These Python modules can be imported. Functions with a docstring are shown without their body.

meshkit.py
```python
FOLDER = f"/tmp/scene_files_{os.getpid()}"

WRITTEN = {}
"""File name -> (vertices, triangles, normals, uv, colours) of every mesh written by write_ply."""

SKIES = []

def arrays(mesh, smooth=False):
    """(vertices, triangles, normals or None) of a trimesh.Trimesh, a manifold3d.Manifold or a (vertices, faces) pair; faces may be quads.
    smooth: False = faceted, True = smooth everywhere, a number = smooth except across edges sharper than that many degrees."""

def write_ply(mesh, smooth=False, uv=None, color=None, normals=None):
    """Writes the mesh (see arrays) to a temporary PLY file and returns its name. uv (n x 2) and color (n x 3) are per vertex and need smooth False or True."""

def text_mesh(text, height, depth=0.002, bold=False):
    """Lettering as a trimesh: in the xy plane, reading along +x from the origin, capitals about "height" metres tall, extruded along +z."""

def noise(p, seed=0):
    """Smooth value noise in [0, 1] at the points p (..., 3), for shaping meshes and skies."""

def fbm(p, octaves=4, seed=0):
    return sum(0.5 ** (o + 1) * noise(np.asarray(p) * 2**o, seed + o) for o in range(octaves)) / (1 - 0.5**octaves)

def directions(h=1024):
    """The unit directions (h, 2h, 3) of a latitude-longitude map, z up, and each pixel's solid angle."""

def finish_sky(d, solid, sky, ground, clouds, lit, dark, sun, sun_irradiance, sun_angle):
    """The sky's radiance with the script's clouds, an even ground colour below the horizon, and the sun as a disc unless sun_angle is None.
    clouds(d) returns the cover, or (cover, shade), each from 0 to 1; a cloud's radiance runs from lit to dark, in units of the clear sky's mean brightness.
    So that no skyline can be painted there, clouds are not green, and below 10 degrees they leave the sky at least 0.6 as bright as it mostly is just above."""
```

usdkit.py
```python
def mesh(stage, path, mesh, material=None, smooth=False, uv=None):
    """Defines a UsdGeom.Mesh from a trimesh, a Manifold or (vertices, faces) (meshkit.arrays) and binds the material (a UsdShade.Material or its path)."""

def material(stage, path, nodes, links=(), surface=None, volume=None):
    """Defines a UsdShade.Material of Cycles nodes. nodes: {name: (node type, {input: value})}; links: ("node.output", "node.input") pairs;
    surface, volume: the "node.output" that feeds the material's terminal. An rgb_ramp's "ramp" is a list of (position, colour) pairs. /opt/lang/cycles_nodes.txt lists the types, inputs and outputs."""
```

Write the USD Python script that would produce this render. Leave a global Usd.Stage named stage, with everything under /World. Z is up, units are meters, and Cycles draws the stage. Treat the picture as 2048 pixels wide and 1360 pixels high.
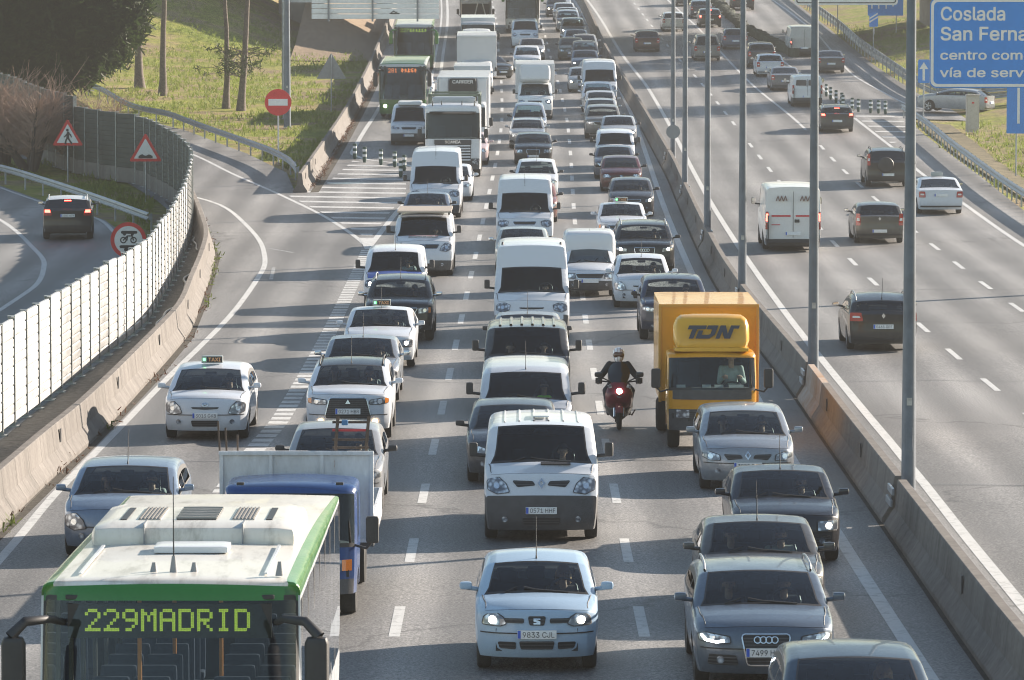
import math, random
import numpy as np, trimesh, usdkit, meshkit, manifold3d
from scipy.interpolate import PchipInterpolator as Pchip
from shapely.geometry import Polygon, Point, LineString, box as sbox
from shapely import affinity, unary_union
from shapely.geometry.polygon import orient
from pxr import Usd, UsdGeom, UsdLux, UsdShade, Gf, Sdf, Vt

stage = Usd.Stage.CreateInMemory()
UsdGeom.SetStageUpAxis(stage, 'Z'); UsdGeom.SetStageMetersPerUnit(stage, 1.0)
stage.SetDefaultPrim(UsdGeom.Xform.Define(stage, '/World').GetPrim())
rng = np.random.default_rng(7); random.seed(7)

# ------------------------------------------------------------------ camera, sky, sun, exposure
SUN_EL, SUN_AZ = math.radians(20.5), math.atan2(1.0, 0.68)     # azimuth from +y (away from the camera) towards +x
SUN = np.array([math.cos(SUN_EL)*math.sin(SUN_AZ), math.cos(SUN_EL)*math.cos(SUN_AZ), math.sin(SUN_EL)])
CAM_Z = 9.125
cam = UsdGeom.Camera.Define(stage, '/World/camera')
cam.AddTranslateOp().Set(Gf.Vec3d(0, 0, CAM_Z)); cam.AddRotateXOp().Set(90 - 4.3207)
cam.CreateHorizontalApertureAttr(36.0); cam.CreateVerticalApertureAttr(36.0*680/1024)
cam.CreateFocalLengthAttr(158.2); cam.CreateClippingRangeAttr(Gf.Vec2f(0.5, 3000))
cam.CreateFStopAttr(10.0); cam.CreateFocusDistanceAttr(95.0)
cam.CreateExposureAttr(1.56)
usdkit.material(stage, '/World/Looks/sky_look', {
    's': ('sky_texture', {'sky_type': 'single_scattering', 'sun_disc': False, 'sun_elevation': SUN_EL, 'sun_rotation': SUN_AZ, 'air_density': 1.25, 'aerosol_density': 0.6, 'ozone_density': 1.0}),
    'b': ('background_shader', {'strength': 0.058})}, [('s.color', 'b.color')], surface='b.background')
sky = UsdLux.DomeLight.Define(stage, '/World/sky')
UsdShade.MaterialBindingAPI.Apply(sky.GetPrim()).Bind(UsdShade.Material.Get(stage, '/World/Looks/sky_look'))
sky.GetPrim().SetCustomDataByKey('kind', 'structure')
sun = UsdLux.DistantLight.Define(stage, '/World/sun')
sun.CreateNormalizeAttr(True); sun.CreateIntensityAttr(1.25); sun.CreateAngleAttr(0.53); sun.CreateColorAttr(Gf.Vec3f(1.0, 0.875, 0.745))
zx = np.cross([0, 0, 1.0], SUN); zx /= np.linalg.norm(zx); zy = np.cross(SUN, zx)
sun.AddTransformOp().Set(Gf.Matrix4d(*zx, 0, *zy, 0, *SUN, 0, 0, 0, 40, 1))

# ------------------------------------------------------------------ helpers: naming, tagging, meshes
taken = {}
def npath(name, parent):
    base = (parent if isinstance(parent, str) else str(parent.GetPath())) if parent is not None else '/World'
    k = taken.get((base, name), 0); taken[(base, name)] = k + 1
    return f'{base}/{name}' if k == 0 else f'{base}/{name}_{k:03d}'
def tag(p, label=None, cat=None, group=None, kind=None):
    for k, v in (('label', label), ('category', cat), ('group', group), ('kind', kind)):
        if v: p.SetCustomDataByKey(k, v)
    return p
from scipy.sparse import coo_matrix
from scipy.sparse.csgraph import connected_components
def split_smooth(v, f, deg):
    """vertex normals that are shared only across edges flatter than deg"""
    fn = np.cross(v[f[:, 1]]-v[f[:, 0]], v[f[:, 2]]-v[f[:, 0]])
    if deg is True: vid, nv = f, len(v)
    else:
        ln = np.linalg.norm(fn, axis=1, keepdims=True); u = fn/np.maximum(ln, 1e-12); F = len(f)
        e0, e1 = f.ravel(), f[:, [1, 2, 0]].ravel(); c0 = np.arange(3*F); c1 = np.arange(3*F).reshape(-1, 3)[:, [1, 2, 0]].ravel(); lo, hi = np.minimum(e0, e1), np.maximum(e0, e1); sw = e0 > e1
        cl, ch = np.where(sw, c1, c0), np.where(sw, c0, c1); key = lo.astype(np.int64)*len(v)+hi; o = np.argsort(key, kind='stable'); k = key[o]; same = np.nonzero(k[1:] == k[:-1])[0]
        i, j = o[same], o[same+1]; ok = (u[i//3]*u[j//3]).sum(1) > math.cos(math.radians(deg)); i, j = i[ok], j[ok]
        g = coo_matrix((np.ones(2*len(i), np.int8), (np.concatenate([cl[i], ch[i]]), np.concatenate([cl[j], ch[j]]))), shape=(3*F, 3*F)); nv, lab = connected_components(g, directed=False)
        first = np.zeros(nv, int); first[lab] = f.ravel(); v = v[first]; vid = lab.reshape(-1, 3)
    n = np.stack([np.bincount(vid.ravel(), np.repeat(fn[:, q], 3), nv) for q in range(3)], 1); l = np.linalg.norm(n, axis=1, keepdims=True)
    return v, vid, np.where(l > 0, n/np.maximum(l, 1e-30), [0, 0, 1.0])
def obj(name, mesh, mat, parent=None, smooth=False):
    v, f = (mesh.vertices, mesh.faces) if isinstance(mesh, trimesh.Trimesh) else mesh
    v = np.asarray(v, float); f = np.asarray(f, int)
    if f.shape[1] == 4: f = np.vstack([f[:, [0, 1, 2]], f[:, [0, 2, 3]]])
    n = None
    if smooth is not False: v, f, n = split_smooth(v, f, smooth)
    m = UsdGeom.Mesh.Define(stage, npath(name, parent)); m.CreatePointsAttr(Vt.Vec3fArray.FromNumpy(v.astype(np.float32))); m.CreateFaceVertexCountsAttr(Vt.IntArray.FromNumpy(np.full(len(f), 3, np.int32))); m.CreateFaceVertexIndicesAttr(Vt.IntArray.FromNumpy(f.astype(np.int32).ravel())); m.CreateSubdivisionSchemeAttr('none')
    if n is not None: m.CreateNormalsAttr(Vt.Vec3fArray.FromNumpy(n.astype(np.float32))); m.SetNormalsInterpolation('vertex')
    p = m.GetPrim(); UsdShade.MaterialBindingAPI.Apply(p).Bind(mat); return p
def empty(name, loc=(0, 0, 0), rz=0.0, rx=0.0, parent=None, scale=None):
    x = UsdGeom.Xform.Define(stage, npath(name, parent)); x.AddTranslateOp().Set(Gf.Vec3d(*map(float, loc)))
    if rz: x.AddRotateZOp().Set(math.degrees(rz))
    if rx: x.AddRotateXOp().Set(math.degrees(rx))
    if scale is not None: x.AddScaleOp().Set(Gf.Vec3f(*((scale,)*3 if np.ndim(scale) == 0 else scale)))
    return x.GetPrim()
def ref(name, proto, loc, rz=0.0, rx=0.0, parent=None, scale=None):
    p = empty(name, loc, rz, rx, parent, scale); p.GetReferences().AddInternalReference(proto.GetPath() if not isinstance(proto, str) else proto); p.SetInstanceable(True)
    return p

def M_plain(name, col, rough=0.5, metal=0.0, coat=0.0, emit=0.0, ecol=None, spec=0.5, vary=0.0, vscale=6.0, bump=0.0, bscale=40.0):
    n = {'p': ('principled_bsdf', {'base_color': col, 'roughness': rough, 'metallic': metal, 'coat_weight': coat, 'coat_roughness': 0.04, 'specular_ior_level': spec})}
    l = []
    if emit: n['p'][1].update(emission_color=ecol or col, emission_strength=emit)
    if vary or bump: n['g'] = ('texture_coordinate', {})
    if vary:
        n['n'] = ('noise_texture', {'scale': vscale, 'detail': 5.0, 'roughness': 0.62}); l += [('g.object', 'n.vector')]
        n['r'] = ('rgb_ramp', {'ramp': [(0.28, tuple(c*(1-vary) for c in col)), (0.72, tuple(min(1, c*(1+vary*0.6)) for c in col))]}); l += [('n.fac', 'r.fac'), ('r.color', 'p.base_color')]
    if bump:
        n['bn'] = ('noise_texture', {'scale': bscale, 'detail': 3.0}); n['bu'] = ('bump', {'strength': bump, 'distance': 0.02}); l += [('g.object', 'bn.vector'), ('bn.fac', 'bu.height'), ('bu.normal', 'p.normal')]
    return usdkit.material(stage, '/World/Looks/' + name, n, l, surface='p.BSDF')
_paints = {}
def paint(col, metal=0.0):
    """car paint with a little road dust"""
    key = (col, metal)
    if key not in _paints:
        k = len(_paints)
        dirt = (0.20, 0.18, 0.155)
        _paints[key] = usdkit.material(stage, f'/World/Looks/car_paint_{k:03d}', {
            'g': ('texture_coordinate', {}), 'n': ('noise_texture', {'scale': 2.2, 'detail': 6.0, 'roughness': 0.65}), 'sx': ('separate_xyz', {}),
            'mz': ('map_range', {'from_min': 0.15, 'from_max': 0.75, 'to_min': 0.42, 'to_max': 0.02, 'clamp': True}),
            'mul': ('math', {'math_type': 'multiply', 'use_clamp': True}), 'mix': ('mix_color', {'blend_type': 'mix', 'a': col, 'b': dirt}),
            'rr': ('map_range', {'from_min': 0.3, 'from_max': 0.7, 'to_min': 0.22, 'to_max': 0.36}),
            'p': ('principled_bsdf', {'metallic': metal, 'coat_weight': 0.38, 'coat_roughness': 0.04, 'specular_ior_level': 0.32})},
            [('g.object', 'n.vector'), ('g.object', 'sx.vector'), ('sx.z', 'mz.value'), ('mz.result', 'mul.value1'), ('n.fac', 'mul.value2'), ('mul.value', 'mix.fac'), ('mix.result', 'p.base_color'), ('n.fac', 'rr.value'), ('rr.result', 'p.roughness')], surface='p.BSDF')
    return _paints[key]
def M_glass(name, tint, rough=0.0, base=0.05):
    return usdkit.material(stage, '/World/Looks/' + name, {
        'f': ('fresnel', {'IOR': 1.48}), 'a': ('math', {'math_type': 'add', 'value2': base, 'use_clamp': True}),
        't': ('transparent_bsdf', {'color': tint}), 'g': ('glossy_bsdf', {'color': (0.95, 0.97, 1.0), 'roughness': rough}), 'm': ('mix_closure', {})},
        [('f.fac', 'a.value1'), ('a.value', 'm.fac'), ('t.BSDF', 'm.closure1'), ('g.BSDF', 'm.closure2')], surface='m.closure')

class MB:
    """collects pieces into one mesh"""
    def __init__(s): s.v, s.f, s.n = [], [], 0
    def add(s, v, f):
        v = np.asarray(v, float); f = np.asarray(f, int)
        if f.shape[1] == 4: f = np.vstack([f[:, [0, 1, 2]], f[:, [0, 2, 3]]])
        s.v.append(v); s.f.append(f + s.n); s.n += len(v); return s
    def tm(s, m): return s.add(m.vertices, m.faces)
    def box(s, c, d, rz=0.0, rx=0.0, ry=0.0):
        h = np.array(d)/2; v = np.array([[x, y, z] for x in (-1, 1) for y in (-1, 1) for z in (-1, 1)])*h
        v = v @ rot(rx, ry, rz).T + np.array(c)
        return s.add(v, [[0, 1, 3, 2], [4, 6, 7, 5], [0, 4, 5, 1], [2, 3, 7, 6], [0, 2, 6, 4], [1, 5, 7, 3]])
    def rbox(s, c, d, r=0.03, n=3, rz=0.0, rx=0.0, ry=0.0, taper=None):
        v, f = rbox_unit(n); h = np.array(d)/2; r = min(r, h.min()*0.98)
        p = v*h; q = np.clip(p, -(h-r), h-r); dlt = p-q; l = np.linalg.norm(dlt, axis=1, keepdims=True)
        p = q + np.where(l > 1e-9, dlt/np.maximum(l, 1e-9)*r, 0)
        if taper is not None: p = taper(p)
        return s.add(p @ rot(rx, ry, rz).T + np.array(c), f)
    def cyl(s, a, b, r0, r1=None, n=10, cap=True):
        a, b = np.array(a, float), np.array(b, float); r1 = r0 if r1 is None else r1
        w = b-a; w /= np.linalg.norm(w)+1e-12; u = np.cross(w, [0, 0, 1.0] if abs(w[2]) < .9 else [1.0, 0, 0]); u /= np.linalg.norm(u); t = np.cross(w, u)
        th = np.arange(n)/n*2*np.pi; ring = np.cos(th)[:, None]*u + np.sin(th)[:, None]*t
        v = np.vstack([a+ring*r0, b+ring*r1]); i = np.arange(n); j = (i+1) % n
        f = [np.stack([i, j, n+j], 1), np.stack([i, n+j, n+i], 1)]
        if cap:
            v = np.vstack([v, a, b]); f += [np.stack([j, i, np.full(n, 2*n)], 1), np.stack([n+i, n+j, np.full(n, 2*n+1)], 1)]
        return s.add(v, np.vstack(f))
    def tube(s, pts, r, n=6):
        pts = np.asarray(pts, float); r = np.broadcast_to(r, len(pts))
        d = np.gradient(pts, axis=0); d /= np.linalg.norm(d, axis=1, keepdims=True)+1e-12
        up = np.array([0, 0, 1.0]) if abs(d[:, 2]).mean() < .8 else np.array([1.0, 0, 0])
        u = np.cross(d, up); u /= np.linalg.norm(u, axis=1, keepdims=True)+1e-12; t = np.cross(d, u)
        th = np.arange(n)/n*2*np.pi
        v = (pts[:, None] + r[:, None, None]*(np.cos(th)[None, :, None]*u[:, None] + np.sin(th)[None, :, None]*t[:, None])).reshape(-1, 3)
        i = np.arange(len(pts)-1)[:, None]*n; k = np.arange(n)[None]; k2 = (k+1) % n
        return s.add(v, np.stack([i+k, i+k2, i+n+k2, i+n+k], -1).reshape(-1, 4))
    def lathe_x(s, prof, n=28, c=(0, 0, 0)):
        """profile (x, radius) turned about the x axis"""
        p = np.array(prof, float); th = np.arange(n)/n*2*np.pi
        v = np.stack([np.repeat(p[:, 0], n), (p[:, 1][:, None]*np.cos(th)).ravel(), (p[:, 1][:, None]*np.sin(th)).ravel()], 1) + np.array(c)
        i = np.arange(len(p)-1)[:, None]*n; k = np.arange(n)[None]; k2 = (k+1) % n
        return s.add(v, np.stack([i+k, i+k2, i+n+k2, i+n+k], -1).reshape(-1, 4))
    def mesh(s): return (np.vstack(s.v), np.vstack(s.f))
    def off(s, d):
        s.v = [v + np.array(d) for v in s.v]; return s
    def build(s, name, mat, parent=None, smooth=False): return obj(name, s.mesh(), mat, parent, smooth)
def rot(rx=0.0, ry=0.0, rz=0.0):
    cx, sx, cy, sy, cz, sz = math.cos(rx), math.sin(rx), math.cos(ry), math.sin(ry), math.cos(rz), math.sin(rz)
    return np.array([[cz, -sz, 0], [sz, cz, 0], [0, 0, 1]]) @ np.array([[cy, 0, sy], [0, 1, 0], [-sy, 0, cy]]) @ np.array([[1, 0, 0], [0, cx, -sx], [0, sx, cx]])
_rb = {}
def rbox_unit(n):
    if n not in _rb:
        a = np.concatenate([[-1], np.linspace(-0.8, 0.8, n-1) if n > 2 else [0.0], [1]]); vs, fs, k = [], [], 0
        m = len(a); g = np.array([[a[i], a[j]] for i in range(m) for j in range(m)]); q = np.array([[i*m+j, (i+1)*m+j, (i+1)*m+j+1, i*m+j+1] for i in range(m-1) for j in range(m-1)])
        for ax in range(3):
            for sg in (-1, 1):
                v = np.insert(g, ax, sg, axis=1); flip = (sg > 0) == (ax == 1)
                fs.append((q[:, ::-1] if flip else q) + k); vs.append(v); k += len(v)
        v = np.vstack(vs); f = np.vstack(fs); key = np.round(v*1000).astype(int); _, i1, inv = np.unique(key, axis=0, return_index=True, return_inverse=True)
        _rb[n] = (v[i1], inv.reshape(-1)[f])
    return _rb[n]
def extr1(g, h):
    g = g.simplify(1e-5); g = orient(g); v, f = trimesh.creation.triangulate_polygon(g, engine='earcut'); v, f = np.asarray(v)[:, :2], np.asarray(f); a = v[f]
    flip = ((a[:, 1, 0]-a[:, 0, 0])*(a[:, 2, 1]-a[:, 0, 1])-(a[:, 1, 1]-a[:, 0, 1])*(a[:, 2, 0]-a[:, 0, 0])) < 0; f = np.where(flip[:, None], f[:, ::-1], f); n = len(v)
    V = [np.column_stack([v, np.full(n, h)]), np.column_stack([v, np.zeros(n)])]; F = [f, f[:, ::-1]+n]; k = 2*n
    for r in (g.exterior, *g.interiors):
        c = np.asarray(r.coords)[:-1, :2]; m = len(c); i = np.arange(m); j = (i+1) % m; V += [np.column_stack([c, np.zeros(m)]), np.column_stack([c, np.full(m, h)])]; F += [np.stack([i, j, j+m], 1)+k, np.stack([i, j+m, i+m], 1)+k]; k += 2*m
    return np.vstack(V), np.vstack(F)
def extr(poly, h):
    """shapely polygon in xy, thickness h along +z"""
    mb = MB()
    for g in getattr(poly, 'geoms', [poly]):
        if g.geom_type == 'Polygon' and g.area > 1e-7: mb.add(*extr1(g, h))
    v, f = mb.mesh(); return trimesh.Trimesh(v, f, process=False)
def txt(text, height, depth=0.004, bold=True, center=True, width=None):
    m = meshkit.text_mesh(text, height, depth, bold); b = m.bounds
    if width: m.apply_scale([width/(b[1, 0]-b[0, 0]), 1, 1]); b = m.bounds
    if center: m.apply_translation([-(b[0, 0]+b[1, 0])/2, -(b[0, 1]+b[1, 1])/2, 0])
    return m
def facing(m, c=(0, 0, 0), back=False):
    """xy drawing (thickness +z) stood up to face -y (or +y if back) at c"""
    v = m.vertices; w = np.stack([v[:, 0], -v[:, 2], v[:, 1]], 1)
    if back: w[:, :2] *= -1
    return (w + np.array(c), m.faces if isinstance(m, trimesh.Trimesh) else m[1])

# ------------------------------------------------------------------ materials
BLACK = M_plain('black_plastic', (0.022, 0.022, 0.024), 0.55, vary=0.2)
DARKPL = M_plain('grey_plastic', (0.055, 0.055, 0.058), 0.6, vary=0.25, bump=0.1, bscale=60)
RUBBER = M_plain('tyre_rubber', (0.018, 0.018, 0.018), 0.85, vary=0.3, vscale=14)
INTER = M_plain('cabin_trim', (0.022, 0.024, 0.028), 0.85)
SEAT = M_plain('seat_fabric', (0.018, 0.020, 0.025), 0.9)
CHROME = M_plain('chrome_trim', (0.62, 0.64, 0.66), 0.18, 1.0)
ALLOY = M_plain('wheel_alloy', (0.36, 0.37, 0.38), 0.38, 0.8, vary=0.3)
STEEL = M_plain('galvanised_steel', (0.30, 0.32, 0.34), 0.42, 0.65, vary=0.3, vscale=3.0)
PLATE = M_plain('plate_white', (0.62, 0.63, 0.62), 0.4, vary=0.1)
PLATEBLUE = M_plain('plate_blue', (0.02, 0.08, 0.42), 0.4)
INK = M_plain('plate_ink', (0.02, 0.02, 0.025), 0.5)
WHITE = M_plain('white_enamel', (0.74, 0.75, 0.74), 0.42, vary=0.08)
REDLAMP = M_plain('red_lens', (0.30, 0.012, 0.012), 0.15, coat=1.0, vary=0.4, vscale=18)
REDLIT = M_plain('red_lens_lit', (0.6, 0.02, 0.02), 0.2, emit=5.0, ecol=(1.0, 0.06, 0.04))
AMBER = M_plain('amber_lens', (0.55, 0.16, 0.02), 0.15, coat=1.0)
LIT = M_plain('headlamp_lit', (1, 0.95, 0.85), 0.3, emit=9.0, ecol=(1.0, 0.86, 0.66))
LEDLIT = M_plain('white_led_strip', (1, 1, 1), 0.3, emit=9.0, ecol=(0.86, 0.92, 1.0))
FOGLIT = M_plain('fog_lamp_lit', (1, 0.8, 0.5), 0.3, emit=7.0, ecol=(1.0, 0.66, 0.36))
GREENLIT = M_plain('green_taxi_light', (0.1, 0.9, 0.2), 0.3, emit=1.4, ecol=(0.15, 1.0, 0.25))
ORANGELED = M_plain('orange_led', (0.5, 0.12, 0.02), 0.4, emit=0.55, ecol=(1.0, 0.25, 0.06))
GREENLED = M_plain('yellow_green_led', (0.30, 0.36, 0.02), 0.4, emit=0.20, ecol=(0.60, 0.78, 0.07))
LAMP = usdkit.material(stage, '/World/Looks/headlamp_glass', {'g': ('texture_coordinate', {}), 'v': ('voronoi_texture', {'scale': 11.0}), 'r': ('rgb_ramp', {'ramp': [(0.0, (0.75, 0.78, 0.80)), (0.25, (0.5, 0.53, 0.56)), (0.55, (0.12, 0.13, 0.15)), (1.0, (0.06, 0.065, 0.08))]}), 'p': ('principled_bsdf', {'metallic': 0.55, 'roughness': 0.16, 'coat_weight': 1.0})},
    [('g.object', 'v.vector'), ('v.distance', 'r.fac'), ('r.color', 'p.base_color')], surface='p.BSDF')
GRILLE = usdkit.material(stage, '/World/Looks/grille_mesh', {'g': ('texture_coordinate', {}), 's': ('separate_xyz', {}), 'm': ('math', {'math_type': 'multiply', 'value2': 150.0}), 'si': ('math', {'math_type': 'sine'}), 'r': ('rgb_ramp', {'ramp': [(0.35, (0.008, 0.008, 0.009)), (0.8, (0.05, 0.05, 0.053))]}), 'p': ('principled_bsdf', {'roughness': 0.45})},
    [('g.object', 's.vector'), ('s.z', 'm.value1'), ('m.value', 'si.value1'), ('si.value', 'r.fac'), ('r.color', 'p.base_color')], surface='p.BSDF')
GLASS = M_glass('windscreen_glass', (0.68, 0.80, 0.81), base=0.005)
SIDEGLASS = M_glass('side_window_glass', (0.66, 0.76, 0.76), base=0.01)
DARKGLASS = M_glass('privacy_glass', (0.16, 0.18, 0.19), base=0.06)
SMOKE = M_glass('smoked_windshield', (0.10, 0.085, 0.08), base=0.03)
SKIN = M_plain('skin', (0.42, 0.25, 0.18), 0.6, vary=0.12)
HAIR = M_plain('dark_hair', (0.03, 0.02, 0.015), 0.7)
# ------------------------------------------------------------------ the ground: a sagging motorway that climbs into the distance
_zy = [-200, 0, 20, 40, 50, 64, 80, 100, 120, 140, 160, 180, 200, 220, 240, 260, 280, 290, 320, 360, 420, 600, 1500]
_zz = [.9, .55, .5, .428, .307, .168, .058, 0, .042, .186, .437, .795, 1.257, 1.82, 2.474, 3.211, 4.018, 4.443, 5.77, 7.6, 10.3, 15.5, 19]
ZF = Pchip(_zy, _zz); ZD = ZF.derivative()
XC = Pchip([-50, 64.6, 118.6, 172.6, 226.6, 245, 271, 319, 345, 392, 450, 600, 1500], [0.05, .09, .264, .633, 1.11, 1.2, 1.13, .78, .62, -.05, -1.6, -9, -90])   # centre of the middle lane
MED = Pchip([-20, 59, 77, 92, 103, 117, 131, 141, 158, 184, 203, 232, 267, 311, 367, 420, 500], [6.4, 6.58, 6.72, 6.79, 6.84, 6.77, 6.69, 6.70, 6.83, 7.08, 7.22, 7.16, 6.87, 6.38, 6.1, 5.5, 3.6])
def sstep(t): t = np.clip(t, 0, 1); return t*t*(3-2*t)
def bank(x, y):
    """height of the land above the carriageway level"""
    x, y = np.asarray(x, float), np.asarray(y, float)
    left = sstep((y-296)/44)*sstep((-x-11)/16)*5.5 + sstep((y-215)/60)*sstep((-x-14)/30)*0.8 + sstep((-x-60)/60)*5*sstep((y-150)/100)
    right = 0.13*np.maximum(0, x-24.6)*sstep((y-170)/40)*(1-sstep((x-60)/60)*0.4) - 0.25*np.exp(-((x-22.6)/0.9)**2)*sstep((230-y)/15)*sstep((y-120)/30)
    return left + np.where(x > 0, right, 0)
def gz(x, y): return ZF(y) + bank(x, y)
PAVE = Polygon([(-11, 20), (-11, 150), (-12.9, 174), (-14.6, 185), (-16.8, 196.5), (-19, 201), (-23, 213), (-30, 230), (-50, 262), (-50, 290), (-34, 291), (-24.3, 263.5), (-20.2, 245.5), (-16.9, 235), (-12.8, 217.3), (-10.2, 203.5), (-9.3, 192), (-9.2, 240), (-9.3, 300), (-10.2, 355), (-12, 420), (-22, 520), (-45, 640),
    (14, 640), (19, 520), (24.4, 395), (24.3, 345), (24.0, 300), (24.3, 262), (28, 253), (46, 246), (46, 228), (29, 237.5), (24, 244.5), (21.6, 245.5), (21.3, 235), (20.9, 200), (20.3, 176), (20.2, 120), (20.2, 20)])
SIDE = Polygon([(-70, 40), (-11.6, 40), (-11.4, 125), (-11.9, 150), (-13.9, 163.6), (-15.7, 173.4), (-19.2, 184.6), (-22.4, 195.5), (-32, 212), (-70, 245)])
def draped(poly, dz, step=3.0, zfun=None):
    x0, y0, x1, y1 = poly.bounds; mb = MB()
    for a in np.arange(math.floor(y0/step)*step, y1, step):
        part = poly.intersection(sbox(x0-1, a, x1+1, a+step))
        for g in getattr(part, 'geoms', [part]):
            if g.geom_type != 'Polygon' or g.area < 1e-5: continue
            v, f = trimesh.creation.triangulate_polygon(g, engine='earcut')
            mb.add(np.column_stack([v, (ZF(v[:, 1]) if zfun is None else zfun(v[:, 0], v[:, 1])) + dz]), f)
    return mb
def world_mat(name, nodes, links, surface='p.BSDF'): return usdkit.material(stage, '/World/Looks/'+name, nodes, links, surface=surface)
ASPHALT = world_mat('asphalt', {
    'g': ('geometry', {}), 'm1': ('mapping', {'scale': (0.9, 0.035, 0.4)}), 'n1': ('noise_texture', {'scale': 1.0, 'detail': 5.0, 'roughness': 0.6}),
    'm2': ('mapping', {'scale': (1, 1, 1)}), 'n2': ('noise_texture', {'scale': 26.0, 'detail': 3.0, 'roughness': 0.75}), 'n3': ('noise_texture', {'scale': 0.11, 'detail': 4.0}),
    'r1': ('rgb_ramp', {'ramp': [(0.30, (0.140, 0.138, 0.136)), (0.5, (0.182, 0.179, 0.175)), (0.70, (0.222, 0.217, 0.211))]}),
    'r2': ('rgb_ramp', {'ramp': [(0.36, (0.42,)*3), (0.5, (0.95,)*3), (0.63, (1.65, 1.63, 1.58))]}), 'mx': ('mix_color', {'blend_type': 'multiply', 'fac': 1.0, 'use_clamp': False}),
    'mr': ('map_range', {'from_min': 0.3, 'from_max': 0.7, 'to_min': 0.8, 'to_max': 1.16}), 'mx2': ('mix_color', {'blend_type': 'multiply', 'fac': 1.0, 'use_clamp': False}),
    # fine transverse and longitudinal cracks sealed with bitumen
    'vm': ('mapping', {'scale': (0.030, 0.034, 0.0)}), 'vd': ('noise_texture', {'scale': 0.5, 'detail': 4.0}), 'va': ('mix_color', {'blend_type': 'add', 'fac': 0.12, 'use_clamp': False}), 'vo': ('voronoi_texture', {'feature': 'distance_to_edge', 'scale': 1.0}),
    'vr': ('rgb_ramp', {'ramp': [(0.0, (0.55,)*3), (0.0016, (0.62,)*3), (0.0026, (1, 1, 1))]}), 'mx3': ('mix_color', {'blend_type': 'multiply', 'fac': 1.0, 'use_clamp': False}),
    'sx': ('separate_xyz', {}), 'tw': ('math', {'math_type': 'multiply_add', 'value2': 3.59, 'value3': 0.9}), 'ts': ('math', {'math_type': 'sine'}), 'ta': ('math', {'math_type': 'multiply'}), 'tr': ('map_range', {'from_min': -0.6, 'from_max': 0.6, 'to_min': 0.62, 'to_max': 1.15}), 'mx4': ('mix_color', {'blend_type': 'multiply', 'fac': 1.0, 'use_clamp': False}),
    'b': ('bump', {'strength': 0.55, 'distance': 0.012}), 'p': ('principled_bsdf', {'roughness': 0.62, 'specular_ior_level': 0.42})},
    [('g.position', 'sx.vector'), ('sx.x', 'tw.value1'), ('tw.value', 'ts.value1'), ('ts.value', 'ta.value1'), ('n1.fac', 'ta.value2'), ('ta.value', 'tr.value'), ('mx3.result', 'mx4.a'), ('tr.result', 'mx4.b'), ('g.position', 'm1.vector'), ('m1.vector', 'n1.vector'), ('g.position', 'n2.vector'), ('g.position', 'n3.vector'), ('n1.fac', 'r1.fac'), ('n2.fac', 'r2.fac'), ('r1.color', 'mx.a'), ('r2.color', 'mx.b'),
     ('n3.fac', 'mr.value'), ('mx.result', 'mx2.a'), ('mr.result', 'mx2.b'), ('g.position', 'vm.vector'), ('vm.vector', 'va.a'), ('vd.color', 'va.b'), ('g.position', 'vd.vector'), ('va.result', 'vo.vector'), ('vo.distance', 'vr.fac'), ('mx2.result', 'mx3.a'), ('vr.color', 'mx3.b'),
     ('mx4.result', 'p.base_color'), ('n2.fac', 'b.height'), ('b.normal', 'p.normal')])
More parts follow.
